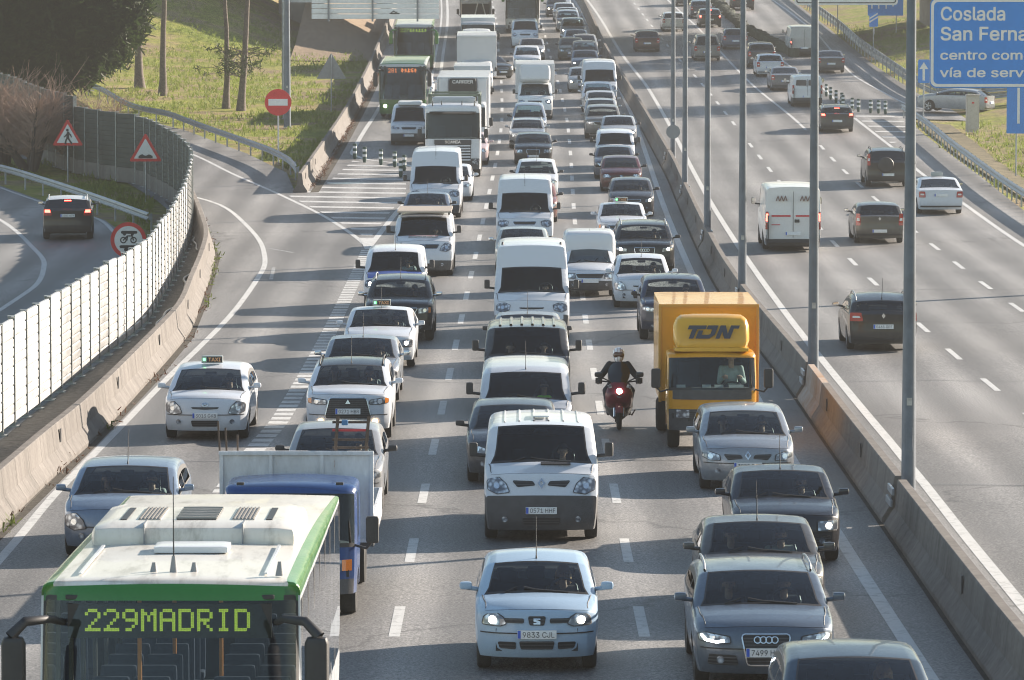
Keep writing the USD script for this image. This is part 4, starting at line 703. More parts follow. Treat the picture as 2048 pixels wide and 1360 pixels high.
# wheels, drivers: prototypes
def wheel_proto(name, spokes, rimmat):
    p = stage.DefinePrim('/World/prototypes/'+name, 'Xform'); w = .10
    obj('tyre', MB().lathe_x([(-w*.8, .19), (-w, .215), (-w*1.04, .25), (-w*.92, .295), (-w*.6, .31), (w*.6, .31), (w*.92, .295), (w*1.04, .25), (w, .215), (w*.8, .19), (w*.25, .185), (-w*.8, .19)], 26).mesh(), RUBBER, p, 50)
    mb = MB().lathe_x([(w*.86, .20), (w*.92, .205), (w*.88, .19), (w*.2, .18)], 24).lathe_x([(w*.78, .001), (w*.8, .045), (w*.5, .055)], 12)
    for k in range(spokes):
        a = k*2*math.pi/spokes; mb.box((w*.66, math.cos(a)*.115, math.sin(a)*.115), (.03, .16, .05), rx=a)
    obj('rim', mb.mesh(), rimmat, p, 50); obj('brake_disc', MB().lathe_x([(w*.3, .001), (w*.3, .15), (w*.1, .17)], 18).mesh(), M_plain(name+'_dark', (.03, .03, .032), .6, .3), p)
    return p
WHEEL = [wheel_proto('wheel_five', 5, ALLOY), wheel_proto('wheel_eight', 8, ALLOY), wheel_proto('wheel_plain', 12, M_plain('steel_wheel', (.16, .165, .17), .5, .5, vary=.3))]
def fused(bones, edge=.03, smooth=8):
    """one continuous body: hulls of spheres at the two joints of every bone"""
    man = None
    for a, ra, b, rb in bones:
        sp = lambda c, r_: manifold3d.Manifold.sphere(r_, 20).translate(tuple(map(float, c)))
        h = manifold3d.Manifold.batch_hull([sp(a, ra), sp(b, rb)]); man = h if man is None else man+h
    m = man.refine_to_length(edge).to_mesh(); t = trimesh.Trimesh(m.vert_properties[:, :3], m.tri_verts, process=True); trimesh.smoothing.filter_taubin(t, .5, .53, smooth); return t
def hand_bones(c, fwd, side, up, s=1.0):
    """palm, four unequal curled fingers and a thumb"""
    c, fwd, side, up = map(lambda q: np.array(q, float), (c, fwd, side, up)); B = [(c, .03*s, c+fwd*.06*s, .03*s), (c+side*.022*s, .022*s, c+fwd*.065*s+side*.028*s, .018*s), (c-side*.022*s, .022*s, c+fwd*.06*s-side*.028*s, .018*s)]
    for k, L in enumerate((.040, .047, .044, .034)):
        b = c+fwd*.075*s+side*(-.033+.022*k)*s; k1 = b+fwd*L*.7*s-up*.012*s; k2 = k1+fwd*L*.25*s-up*.03*s; k3 = k2-fwd*L*.4*s-up*.02*s; B += [(b, .010*s, k1, .0095*s), (k1, .0095*s, k2, .009*s), (k2, .009*s, k3, .008*s)]
    t0 = c-side*.035*s+fwd*.01*s; t1 = t0-side*.025*s+fwd*.03*s-up*.01*s; B += [(t0, .013*s, t1, .011*s), (t1, .011*s, t1+fwd*.03*s+side*.012*s-up*.012*s, .009*s)]
    return B
def head_parts(c, yaw=0.0):
    """head with nose, ears, chin; facing -y"""
    c = np.array(c, float); return [(c+[0, .02, .03], .088, c+[0, -.015, .0], .08), (c+[0, -.03, -.05], .058, c+[0, -.045, -.085], .036), (c+[0, -.088, .005], .012, c+[0, -.108, -.03], .014), (c+[.082, .01, -.01], .018, c+[.08, .012, -.04], .012), (c+[-.082, .01, -.01], .018, c+[-.08, .012, -.04], .012), (c+[0, .0, -.06], .055, c+[0, .03, -.17], .058)]
def face_bits(c, parent, brows=HAIR):
    for sx in (-1, 1): obj('eye', MB().rbox((c[0]+sx*.033, c[1]-.082, c[2]+.005), (.026, .012, .012), .006, 2).mesh(), SINK, parent)
    obj('mouth', MB().rbox((c[0], c[1]-.083, c[2]-.068), (.046, .012, .010), .005, 2).mesh(), M_plain_cache('lips', (.25, .09, .08)), parent)
_mc = {}
def M_plain_cache(n, c, *a, **k):
    if n not in _mc: _mc[n] = M_plain(n, c, *a, **k)
    return _mc[n]
def seated(name, cloth, hair, hairlen, hands_wheel=True, vest=None):
    """seated figure; origin on the seat surface below the hips, facing -y"""
    p = stage.DefinePrim('/World/prototypes/'+name, 'Xform'); sh = np.array([.19, .10, .50]); hd = np.array([0, .055, .74])
    B = [((.09, 0, .10), .10, (-.09, 0, .10), .10), ((0, .02, .12), .125, (0, .07, .38), .13), ((.1, .07, .42), .09, (-.1, .07, .42), .09), ((.17, .10, .49), .06, (-.17, .10, .49), .06), ((0, .08, .5), .06, (0, .06, .6), .056)] + head_parts(hd)
    S = []
    for sx in (-1, 1):
        kn = np.array([sx*.13, -.44, .16]); B += [((sx*.1, -.02, .08), .088, kn, .06), (kn, .058, (sx*.13, -.62, -.20), .042), ((sx*.13, -.6, -.22), .042, (sx*.13, -.76, -.24), .032)]
        el = np.array([sx*.25, -.06, .24]) if hands_wheel else np.array([sx*.24, .02, .22]); ha = np.array([sx*.16, -.36, .36]) if hands_wheel else np.array([sx*.10, -.24, .17])
        B += [(sh*[sx, 1, 1], .055, el, .042), (el, .040, ha, .028)] + hand_bones(ha, (ha-el)/np.linalg.norm(ha-el), (-sx, 0, 0), (0, 0, 1)); S += [(sh*[sx, 1, 1], .066, el, .054), (el, .052, el+(ha-el)*.9, .04)]
    obj('body', fused(B, .03, 6), SKIN, p, True)
    S += [((.09, 0, .12), .112, (-.09, 0, .12), .112), ((0, .02, .12), .137, (0, .07, .38), .142), ((.1, .07, .42), .102, (-.1, .07, .42), .102), ((.17, .10, .49), .07, (-.17, .10, .49), .07)]
    j = obj('jacket', fused(S, .035, 8), cloth, p, True)
    T = []
    for sx in (-1, 1): T += [((sx*.1, -.02, .08), .1, (sx*.13, -.44, .16), .072), ((sx*.13, -.44, .16), .07, (sx*.13, -.6, -.17), .056)]
    obj('trousers', fused(T, .04, 6), M_plain_cache('dark_trousers', (.03, .032, .04), .85), p, True)
    hb = [(hd+[0, .035, .05], .094, hd+[0, .0, .055], .088)] + ([(hd+[sx*.06, .06, .0], .06, hd+[sx*.075, .06, -hairlen], .045) for sx in (-1, 1)] if hairlen else [])
    obj('hair', fused(hb, .03, 4), hair, p, True); face_bits(hd, p)
    if vest: obj('reflective_vest', fused([((0, .02, .16), .145, (0, .07, .38), .15), ((.09, .07, .43), .108, (-.09, .07, .43), .108)], .035, 6), vest, p, True)
seated('driver_dark', M_plain_cache('navy_jacket', (.025, .03, .045), .85), HAIR, 0); seated('driver_light', M_plain_cache('light_shirt', (.35, .38, .36), .85), HAIR, 0); seated('driver_fair', M_plain_cache('brown_coat', (.09, .065, .05), .85), M_plain_cache('fair_hair', (.36, .2, .09), .6), .13)
seated('passenger_dark', M_plain_cache('black_coat', (.02, .02, .022), .85), HAIR, .1, hands_wheel=False); seated('driver_vest', M_plain_cache('navy_jacket', None), HAIR, 0, vest=M_plain_cache('neon_vest', (.35, .75, .05), .7, emit=.0))

def rpoly(pts, r=.015): return Polygon(pts).buffer(-r, quad_segs=2).buffer(2*r, quad_segs=2).buffer(-r, quad_segs=2) if r else Polygon(pts)
def both(p): return unary_union([p, affinity.scale(p, -1, 1, origin=(0, 0))])
# body types: L W H | hood front, cowl y/z, windscreen top y/z, roof end y/z, rear glass bottom y/z, tail z | ...
TYPES = {
 'mini':  dict(L=3.55, W=1.64, H=1.40, hf=.83, yc=.86, hc=.985, yw=1.55, hw=1.335, yr=3.0, hr=1.34, yb=3.42, hb=1.0, ht=.96, r=.29, ya=.70, yz=3.0),
 'hatch': dict(L=4.15, W=1.76, H=1.43, hf=.80, yc=1.02, hc=.995, yw=1.85, hw=1.37, yr=3.45, hr=1.36, yb=4.0, hb=1.02, ht=.99, r=.31, ya=.84, yz=3.4),
 'sedan': dict(L=4.55, W=1.78, H=1.39, hf=.79, yc=1.20, hc=.98, yw=2.0, hw=1.35, yr=3.05, hr=1.33, yb=3.8, hb=1.04, ht=.98, r=.31, ya=.88, yz=3.55),
 'wagon': dict(L=4.65, W=1.78, H=1.385, hf=.80, yc=1.18, hc=.985, yw=1.98, hw=1.345, yr=4.1, hr=1.31, yb=4.52, hb=1.02, ht=.98, r=.31, ya=.88, yz=3.6),
 'suv':   dict(L=4.5, W=1.84, H=1.64, hf=.99, yc=1.08, hc=1.14, yw=1.85, hw=1.56, yr=3.95, hr=1.56, yb=4.38, hb=1.14, ht=1.08, r=.35, ya=.86, yz=3.5, zl=.30),
 'mpv':   dict(L=4.35, W=1.80, H=1.58, hf=.89, yc=.88, hc=1.07, yw=1.80, hw=1.51, yr=3.9, hr=1.50, yb=4.25, hb=1.06, ht=1.02, r=.31, ya=.84, yz=3.5),
 'svan':  dict(L=4.2, W=1.78, H=1.80, hf=1.0, yc=.86, hc=1.17, yw=1.55, hw=1.69, yr=4.08, hr=1.76, yb=4.17, hb=1.2, ht=1.1, r=.31, ya=.82, yz=3.4, tum=.14),
 'mvan':  dict(L=4.8, W=1.91, H=1.91, hf=1.13, yc=.58, hc=1.31, yw=1.35, hw=1.87, yr=4.7, hr=1.84, yb=4.78, hb=1.25, ht=1.15, r=.33, ya=.88, yz=3.9, tum=.12),
 'bvan':  dict(L=5.9, W=2.0, H=2.60, hf=1.13, yc=.72, hc=1.35, yw=1.38, hw=1.98, yr=5.8, hr=2.53, yb=5.88, hb=1.4, ht=1.3, r=.34, ya=.95, yz=4.4, tum=.075),
}
HL = {  # headlamp outlines (x as part of half width, z above the bonnet edge), right hand side
 'oval': [(.50, -.13), (.55, -.05), (.66, .0), (.78, -.01), (.86, -.06), (.885, -.15), (.6, -.16)],
 'wedge': [(.58, -.175), (.60, -.08), (.84, -.015), (.93, -.03), (.945, -.12), (.80, -.17)],
 'slim': [(.50, -.15), (.52, -.075), (.88, -.03), (.945, -.06), (.93, -.135), (.7, -.16)],
 'square': [(.56, -.20), (.56, -.055), (.93, -.05), (.93, -.19)],
 'tall': [(.60, -.20), (.57, -.07), (.70, -.02), (.86, -.02), (.93, -.10), (.93, -.20), (.80, -.25)],
 'long': [(.56, -.25), (.62, -.12), (.74, -.02), (.90, -.02), (.95, -.10), (.93, -.22), (.78, -.28)],
}
def roof_ribs(E, S, xs, y0, y1, mat, w=.035):
    for x in xs:
        yy = np.linspace(y0, y1, 7); z = np.interp(yy, S.ys, S.Zh[:, -1])-.05*(x/(S.W*.42))**2+.004; E('roof_rib', MB().tube(S.warp(np.column_stack([np.full(7, x), yy, z])), w*.5, 6).mesh(), mat)
def car(label, typ, X, Y, col, rear=False, metal=0.0, cat='car', name='car', hl='wedge', grille='bar', plate=None, badge=None, lit=None, fog=False, bumper=None, bump_z=.55, rails=False, ant=None, mirror=None, taxi=None, driver=None, passenger=None, roofrack=False, detail=2,
        yaw=0.0, group=None, roofcol=None, hoodcol=None, brake=False, privacy=False, whl=0, van=False, extra=None, plate_z=None, lower=True, **over):
    T = dict(TYPES[typ]); dL = over.get('L', T['L'])-T['L']
    for k_ in ('yr', 'yb', 'yz'): T[k_] += dL
    T.update(over); L, W, H = T['L'], T['W'], T['H']; hf, yc, hc, yw, hwz, yr, hr, yb, hb, ht = (T[k] for k in ('hf', 'yc', 'hc', 'yw', 'hw', 'yr', 'hr', 'yb', 'hb', 'ht')); r = T['r']; ya, yz = T['ya'], T['yz']; zl0 = T.get('zl', .21); tum = T.get('tum', .33); vanlike = typ in ('svan', 'mvan', 'bvan')
    P = paint(col, metal)
    hood = Pchip([0, .05, .16, yc*.55, yc], [hf, hf+.035, hf+.075, hf+.075+(hc-hf-.075)*.62, hc]); roof = Pchip([yw, yw+min(.32, .3*(yr-yw)), yw+.47*(yr-yw), yr], [hwz, hwz+(H-hwz)*(.9 if typ == 'bvan' else .62), H, hr]) if not T.get('flatroof') else Pchip([yw, yr], [hwz, hr])
    def top(y):
        w = hc+(hwz-hc)*(y-yc)/(yw-yc)+.02*np.sin(np.pi*np.clip((y-yc)/(yw-yc), 0, 1)); g = hr+(hb-hr)*(y-yr)/(yb-yr); d = hb+(ht-hb)*(y-yb)/max(L-yb, .01)
        return np.where(y < yc, hood(np.clip(y, 0, yc)), np.where(y < yw, w, np.where(y < yr, roof(np.clip(y, yw, yr)), np.where(y < yb, g, d))))
    bl = hc-.045 if not vanlike else hc-.02
    belt = lambda y: np.interp(y, [0, yc*.6, yc, yc+.4, yb, L], [hf-.085, hc-.16, hc-.12, bl-.02, bl+.02, min(bl, ht-.05)])
    hwf = Pchip([0, .25, .8, L*.5, L-.5, L], np.array([.955, .985, 1, 1, .985, .95])*W/2)
    ra = r+.055; zl = lambda y: np.maximum(zl0, np.maximum(np.sqrt(np.maximum(0, ra**2-(y-ya)**2)), np.sqrt(np.maximum(0, ra**2-(y-yz)**2)))+r-.02)
    zl2 = lambda y: np.where((np.abs(y-ya) < ra) | (np.abs(y-yz) < ra), zl(y), zl0)
    ys = [0, .03, .08, .16, .28] + list(ya+ra*np.cos(np.linspace(0, np.pi, 9))) + list(yz+ra*np.cos(np.linspace(0, np.pi, 9))) + [ya-ra-.01, ya+ra+.01, yz-ra-.01, yz+ra+.01, yc*.55, yc-.04, yc, yc+.045] + list(np.linspace(yc, yw, 6)) + [yw-.035, yw, yw+.05, yw+.12, yw+.3] + list(np.linspace(yw+.5, yr, 6)) + [yr, yr+.03, yb-.03, yb] + list(np.linspace(yr, yb, 4)) + [L-.15, L-.06, L]
    yB = yc+.42*(yw-yc); yp = yw+.55 if not vanlike else yw+.45; ys += [yB, yp-.035, yp+.035, yr-.25, yr-.1, yb-.12]
    prof = ([0, zl0, zl0+.1, .42, .75, hf, hf+.12, 3], [.10, .08, .02, 0, .02, .19, .25, .25]) if vanlike else ([0, zl0, zl0+.10, .42, .55, hf-.1, hf, hf+.06, hf+.12, 3], [.12, .10, .02, 0, .0, .035, .07, .10, .13, .13]); rprof = ([0, zl0, zl0+.12, .45, .62, .75, 3], [.12, .1, .02, .0, .015, .03, .03])
    ts = [0, .1, .22, .36, .5, .64, .78, .9, 1]
    S = Loft(L, W, top, belt, hwf, zl2, ts, ys, tum=tum, rc=.075 if not vanlike else .10, crown=.05, kf=(.24 if not vanlike else .15, .14 if not vanlike else .08), kr=(.13, .08) if not vanlike else (.03, .03), prof=prof, rprof=rprof, yc=yc)
    z_ = float(ZF(Y)); slope = math.atan(float(ZD(Y+2))); dx = (float(XC(Y+6))-float(XC(Y-6)))/12 if Y > 52 else 0.0
    heading = -math.atan(dx)+yaw
    o = empty(name, (X, Y, z_), heading+(math.pi if rear else 0), slope*(-1 if rear else 1)); tag(o, label, cat, group)
    OFF = np.array([0, 0 if not rear else -L, 0])
    def E(n_, m, mat, smooth=False, parent=None):
        if m is None: return None
        v, f = (m.vertices, m.faces) if isinstance(m, trimesh.Trimesh) else m
        return obj(n_, (np.asarray(v)+OFF, f), mat, parent or o, smooth)
    zone, hid, C = S.zone, S.hid, S.C; n9 = S.ns-1
    B = zone == 0
    ws = S.take(B & (hid >= n9+10) & (C[:, 1] > yc+.04) & (C[:, 1] < yw-.03)); seal = S.take(B & (hid >= n9+9) & (C[:, 1] > yc) & (C[:, 1] < yw+.0))
    rw = np.zeros_like(B); boxtail = vanlike
    if not boxtail:
        rw = S.take(B & (hid >= n9+10) & (C[:, 1] > yr+.02) & (C[:, 1] < yb-.02)); seal |= S.take(B & (hid >= n9+9) & (C[:, 1] > yr+.0) & (C[:, 1] < yb))
    yend = (yr-.0 if not vanlike else yp) if typ not in ('mvan', 'svan') or not T.get('glazed') else yr-.3
    win = B & (hid >= n9+2) & (hid <= n9+3) & (C[:, 1] > yB) & (C[:, 1] < yend); pil = (np.abs(C[:, 1]-yp) < .035)
    sw = S.take(win & ~pil); seal |= S.take(B & (hid >= n9+1) & (hid <= n9+4) & (C[:, 1] > yB-.1) & (C[:, 1] < yend+.06) & (hid >= n9+1))
    bmp = np.zeros_like(B); bmr = bmp
    if bumper is not None: bmp = S.take(((zone == 1) | (B & (C[:, 1] < .62))) & (C[:, 2] < bump_z)); bmr = S.take(((zone == 2) | (B & (C[:, 1] > L-.4))) & (C[:, 2] < bump_z))
    hd = S.take(B & (hid >= n9+9) & (C[:, 1] > .03) & (C[:, 1] < yc-.03)) if detail else np.zeros_like(B)
    rf = S.take(B & (hid >= n9+8) & (C[:, 1] > yw) & (C[:, 1] < yr)) if roofcol is not None else np.zeros_like(B)
    E('body', S.mesh(~S.used), P, 42)
    if rf.any(): E('roof', S.mesh(rf), paint(roofcol), 42)
    if hd.any():
        v, f = S.mesh(hd); v = v+np.array([0, 0, .005]); E('bonnet', (v, f), paint(hoodcol, 0) if hoodcol else P, 42)
    if bmp.any(): E('front_bumper', S.mesh(bmp), bumper, 42)
    if bmr.any(): E('rear_bumper', S.mesh(bmr), bumper, 42)
    E('windscreen', S.mesh(ws), GLASS, True); E('window_seal', S.mesh(seal), BLACK, 42)
    if sw.any(): E('side_window', S.mesh(sw), DARKGLASS if privacy else SIDEGLASS, 42)
    if rw.any(): E('rear_window', S.mesh(rw), DARKGLASS if privacy else SIDEGLASS, True)
    # cabin: lining, dashboard, floor
    mb = MB(); mb.box((0, (yc+yr)/2+.1, .36), (W-.22, yr-yc+.3, .06)); mb.rbox((0, yc+.22, bl-.22), (W-.24, .5, .42), .1)
    for sx in (-1, 1): mb.box((sx*(W/2-.13), (yc+yr)/2+.1, (.36+bl)/2-.02), (.04, yr-yc+.2, bl-.42))
    mb.box((0, min(yr+.1, L-.35) if not vanlike else yp+.55, (.36+bl)/2), (W-.3, .06, bl-.42 if not (vanlike and not T.get('glazed')) else (H-.3-.36)*1.25))
    mb.box((0, ya, .45), (W-.55, 1.2, .3)); mb.box((0, L/2, .30), (W-.5, L-.7, .14))
    E('cabin', mb.mesh(), INTER)
    m = B & (hid >= n9+8) & (C[:, 1] > yw+.06) & (C[:, 1] < (yr if not vanlike else yp+.6)); v, f = S.mesh(m); v = v*np.array([.96, 1, 1])-np.array([0, 0, .035]); E('headlining', (v, f[:, ::-1]), INTER, 60)
    sy = yw+.42 if not vanlike else yw+.10; sz = .40 if not vanlike else .70
    if typ in ('suv', 'mpv'): sz = .55
    if detail:
        rows = [(sy, (-.37, .37))] + ([(sy+.85, (-.42, 0, .42))] if not vanlike and detail > 1 else [])
        for yy, xs_ in rows:
            for sx in xs_:
                mb = MB(); d_ = -.06 if yy > sy else 0; mb.rbox((sx, yy-.08, sz-.08+d_), (.48, .5, .18), .06); mb.rbox((sx, yy+.26, sz+.24+d_), (.46, .14, .6), .06, rx=-.22); mb.rbox((sx, yy+.36, sz+.63+d_), (.27, .1, .18), .045)
                E('seat', mb.mesh(), SEAT, True)
        th = np.linspace(0, 2*np.pi, 17); wy = yc+.52 if not vanlike else yc+.50; wz = bl+.0 if not vanlike else bl+.06
        wy = max(wy, sy-.52)
        E('steering_wheel', MB().tube(np.column_stack([.37+.185*np.cos(th), wy+.09*np.sin(th)*.9, wz+.16*np.sin(th)]), .018, 6).mesh(), BLACK, True)
    # wheels
    for sx in (-1, 1):
        for yy in (ya, yz):
            w = T.get('tw', .2); ref('wheel', WHEEL[whl], np.array([sx*(W/2-.015-.1), yy, r])+OFF, rz=0 if sx > 0 else math.pi, parent=o, scale=r/.31)
    hwv = W/2; zh = hf
    zlim = float(belt(np.array([0.0]))[0])
    capmask = Polygon([(-hwv*.97, zl0), (hwv*.97, zl0), (hwv*.97, zlim-.005), (hwv*.9, zlim+.015), (hwv*.8, hf-.045), (hwv*.4, hf-.012), (-hwv*.4, hf-.012), (-hwv*.8, hf-.045), (-hwv*.9, zlim+.015), (-hwv*.97, zlim-.005)])
    D = lambda poly, d=.010, rear_=False, y0=0.0: S.decal(poly.intersection(capmask) if not rear_ else poly, d, rear_, y0=y0)
    if not rear:
        pts = [(x*hwv, zh+z-.03) for x, z in HL[hl]]; h1 = rpoly(pts, .012)
        for sx in (1, -1):
            hp = affinity.scale(h1, sx, 1, origin=(0, 0)); hd_ = E('headlight', D(hp, .012), LAMP, 30); bx_ = hp.centroid
            if detail > 1: E('lamp_rim', D(hp.buffer(.012).difference(hp.buffer(-.006)), .008), BLACK, parent=hd_)
            if lit in ('both', 'led') or (lit == 'left' and sx < 0) or (lit == 'right' and sx > 0):
                if lit == 'led':
                    E('light_strip', D(LineString([(sx*.60*hwv, zh-.16), (sx*.70*hwv, zh-.175), (sx*.84*hwv, zh-.155), (sx*.90*hwv, zh-.10)]).buffer(.016), .018), LEDLIT, parent=hd_)
                E('bulb', D(Point(bx_.x+sx*.02, bx_.y+(.02 if lit == 'led' else 0)).buffer(.05 if lit != 'led' else .035), .02), LIT if lit != 'led' else CHROME, parent=hd_)
            elif detail:
                E('reflector', D(Point(bx_.x+sx*.01, bx_.y).buffer(.048), .016), CHROME, parent=hd_); E('indicator', D(hp.intersection(sbox(hwv*.86, 0, hwv, 3) if sx > 0 else sbox(-hwv, 0, -hwv*.86, 3)), .016), AMBER, parent=hd_) if hl in ('square', 'slim') and detail > 1 else None
        gz0 = zh-.17
        if grille == 'bar': G = rpoly([(-.40*hwv, zh-.10), (.40*hwv, zh-.10), (.34*hwv, zh-.19), (-.34*hwv, zh-.19)])
        elif grille == 'wide': G = rpoly([(-.54*hwv, zh-.09), (.54*hwv, zh-.09), (.46*hwv, zh-.21), (-.46*hwv, zh-.21)])
        elif grille == 'big': G = rpoly([(-.34*hwv, zh-.07), (.34*hwv, zh-.07), (.255*hwv, zh-.46), (-.255*hwv, zh-.46)], .03)
        elif grille == 'jaw': G = rpoly([(-.42*hwv, zh-.06), (.42*hwv, zh-.06), (.54*hwv, zh-.48), (-.54*hwv, zh-.48)], .04)
        elif grille == 'twin': G = both(rpoly([(.10*hwv, zh-.17), (.15*hwv, zh-.10), (.52*hwv, zh-.09), (.42*hwv, zh-.20)]))
        elif grille == 'slits': G = unary_union([both(rpoly([(.21*hwv, zh-.155), (.21*hwv, zh-.09), (.55*hwv, zh-.09), (.52*hwv, zh-.15)])), rpoly([(-.15*hwv, zh-.06), (.15*hwv, zh-.06), (.12*hwv, zh-.18), (-.12*hwv, zh-.18)], .02)])
        elif grille == 'slot': G = rpoly([(-.34*hwv, zh-.155), (.34*hwv, zh-.155), (.30*hwv, zh-.19), (0, zh-.205), (-.30*hwv, zh-.19)], .008)
        else: G = None
        if G is not None:
            gp = E('grille', D(G, .006), GRILLE)
            if grille in ('big', 'jaw', 'bar', 'wide') and detail: E('grille_surround', D(G.buffer(.016, quad_segs=2).difference(G), .018), CHROME, parent=gp)
        if badge and detail:
            bzc = zh+badge[1]
            if badge[0] == 'rings': bp = unary_union([Point(x, bzc).buffer(.048).difference(Point(x, bzc).buffer(.034)) for x in (-.112, -.037, .037, .112)])
            elif badge[0] == 'diamond': bp = Polygon([(-.06, bzc), (0, bzc+.085), (.06, bzc), (0, bzc-.085)]).difference(Polygon([(-.03, bzc), (0, bzc+.045), (.03, bzc), (0, bzc-.045)]))
            elif badge[0] == 'three': bp = unary_union([affinity.rotate(Polygon([(-.022, 0), (0, .045), (.022, 0), (0, -.0)][:3]+[(0, -.01)]), a, origin=(0, -.012)) for a in (0, 120, 240)]); bp = affinity.translate(affinity.scale(bp, 1.1, 1.1, origin=(0, 0)), 0, bzc)
            elif badge[0] == 's': bp = unary_union([sbox(-.045, bzc+.02, .045, bzc+.04), sbox(-.045, bzc-.04, .045, bzc-.02), Polygon([(-.045, bzc+.03), (-.045, bzc+.0), (.045, bzc-.03), (.045, bzc)])])
            elif badge[0] == 'star': bp = unary_union([Point(0, bzc).buffer(.07).difference(Point(0, bzc).buffer(.055))]+[LineString([(0, bzc), (.06*math.sin(a), bzc+.06*math.cos(a))]).buffer(.009) for a in (0, 2.09, 4.19)])
            else: bp = unary_union([affinity.scale(Point(0, bzc).buffer(.05), 1.25, .8).difference(affinity.scale(Point(0, bzc).buffer(.036), 1.25, .8)), affinity.scale(Point(0, bzc+.01).buffer(.03), 1.2, .5)])
            E('badge', S.decal(bp, .024), CHROME)
        if lower:
            lo = rpoly([(-.34*hwv, .43), (.34*hwv, .43), (.30*hwv, .30), (-.30*hwv, .30)], .02)
            if grille == 'jaw': lo = rpoly([(-.5*hwv, .33), (.5*hwv, .33), (.46*hwv, .24), (-.46*hwv, .24)], .02)
            if grille == 'slits': lo = unary_union([rpoly([(-.29*hwv, .44), (.29*hwv, .44), (.26*hwv, .33), (-.26*hwv, .33)]), both(rpoly([(.34*hwv, .43), (.64*hwv, .43), (.60*hwv, .34), (.34*hwv, .33)]))])
            if grille in ('big',): lo = both(rpoly([(.42*hwv, .46), (.80*hwv, .47), (.82*hwv, .33), (.38*hwv, .33)], .02))
            E('lower_intake', D(lo, .005), GRILLE)
            if bumper is None and detail > 1: E('bumper_strip', D(unary_union([sbox(-.92*hwv, .535, .92*hwv, .55)]), .006), BLACK)
        if (fog or detail > 1) and grille != 'slits':
            for sx in (1, -1): E('fog_lamp', D(Point(sx*.64*hwv, .40).buffer(.05), .012), FOGLIT if fog == 'lit' else LAMP)
        pz = plate_z or (.50 if grille != 'big' and grille != 'jaw' else zh-.33)
    else:
        th_ = T.get('th', .30); tw_ = T.get('twd', .20); tz = T.get('tz', hb-.36)
        tl = rpoly([(hwv*.96-tw_, tz), (hwv*.96-tw_*.85, tz+th_), (hwv*.955, tz+th_), (hwv*.965, tz)], .02)
        for sx in (1, -1):
            q = affinity.scale(tl, sx, 1, origin=(0, 0)); t_ = E('tail_light', S.decal(q, .016, True), REDLAMP)
            E('reversing_lamp', S.decal(affinity.scale(q, .6, .24, origin='center'), .02, True), SWHITE, parent=t_)
            if brake: E('brake_lamp', S.decal(affinity.translate(affinity.scale(q, .7, .42, origin='center'), 0, th_*.18), .022, True), REDLIT, parent=t_)
        if brake and not vanlike: hv, hf_ = S.decal(sbox(-.13, hr-.07, .13, hr-.035), .02, True); E('high_brake_light', (hv-np.array([0, L-yr-.10 if not vanlike else 0, 0]), hf_), REDLIT)
        if vanlike:
            wz0, wz1 = hc+.05, min(hr-.22, hc+.75)
            if T.get('backglass', True):
                for sx in (1, -1): E('rear_window', S.decal(rpoly([(sx*.06, wz0), (sx*hwv*.74, wz0), (sx*hwv*.70, wz1), (sx*.06, wz1)] if sx > 0 else [(-hwv*.74, wz0), (-.06, wz0), (-.06, wz1), (-hwv*.70, wz1)], .03), .006, True), M_plain_cache('van_back_glass', (.03, .035, .04), .05, coat=1.0))
            E('door_gap', S.decal(sbox(-.008, .5, .008, hr-.16), .004, True), BLACK)
        if bumper is None: E('rear_bumper_trim', S.decal(sbox(-hwv*.9, .30, hwv*.9, .36), .008, True), BLACK)
        if badge: E('badge', S.decal(Polygon([(-.05, hb-.12), (0, hb-.05), (.05, hb-.12), (0, hb-.19)]), .015, True), CHROME)
        pz = plate_z or T.get('pz', .62 if not vanlike else .6)
    pw = .52; pb = sbox(-pw/2, pz-.057, pw/2, pz+.057); pl_ = E('licence_plate', S.decal(pb, .030, rear), PLATE)
    E('country_strip', S.decal(sbox(-pw/2+.004, pz-.052, -pw/2+.045, pz+.052), .033, rear), PLATEBLUE, parent=pl_)
    if plate:
        t = txt(plate, .072, .004, False, width=.42); v = t.vertices; w = np.stack([v[:, 0]+.022, -.033-v[:, 2], v[:, 1]+pz], 1)
        if rear: w[:, 1] = L-w[:, 1]; w[:, 0] *= -1
        E('plate_lettering', (S.warp(w), t.faces), INK, parent=pl_)
    if detail > 1:   # shut lines round the bonnet
        ix = [i for i, y_ in enumerate(S.ys) if .04 < y_ < yc-.02]
        for sx in (1, -1): E('bonnet_gap', MB().tube(S.warp(np.column_stack([sx*S.Xh[ix, n9+9]*(1+.04*np.linspace(0, 1, len(ix))), S.ys[ix], S.Zh[ix, n9+9]]))+np.array([0, 0, .003]), .0075, 4).mesh(), BLACK)
    # mirrors
    big = vanlike; mz = bl+.10 if not big else bl+.14; my = yc+.42*(yw-yc)+.05 if not big else yc+.32
    mm = {None: P, 'black': BLACK, 'chrome': CHROME}[mirror if not (big and mirror is None) else 'black']
    for sx in (1, -1):
        mb = MB(); dims = (.175, .10, .115) if not big else (.15, .11, .25); xc_ = sx*(hwv+.135) if not big else sx*(hwv+.19)
        mb.rbox((xc_, my, mz+(.0 if not big else .06)), dims, .045, 4, rz=-sx*.12); mb.cyl((sx*(hwv-.06), my+.06, mz-.06), (xc_-sx*.02, my+.01, mz-.03), .028, .03, 8)
        mi = E('mirror', mb.mesh(), mm, 50); E('mirror_glass', MB().rbox((xc_, my+dims[1]/2, mz+(0 if not big else .06)), (dims[0]-.03, .012, dims[2]-.03), .005, 2, rz=-sx*.12).mesh(), CHROME, parent=mi)
    zt_ = lambda y: float(top(np.array([y]))[0])
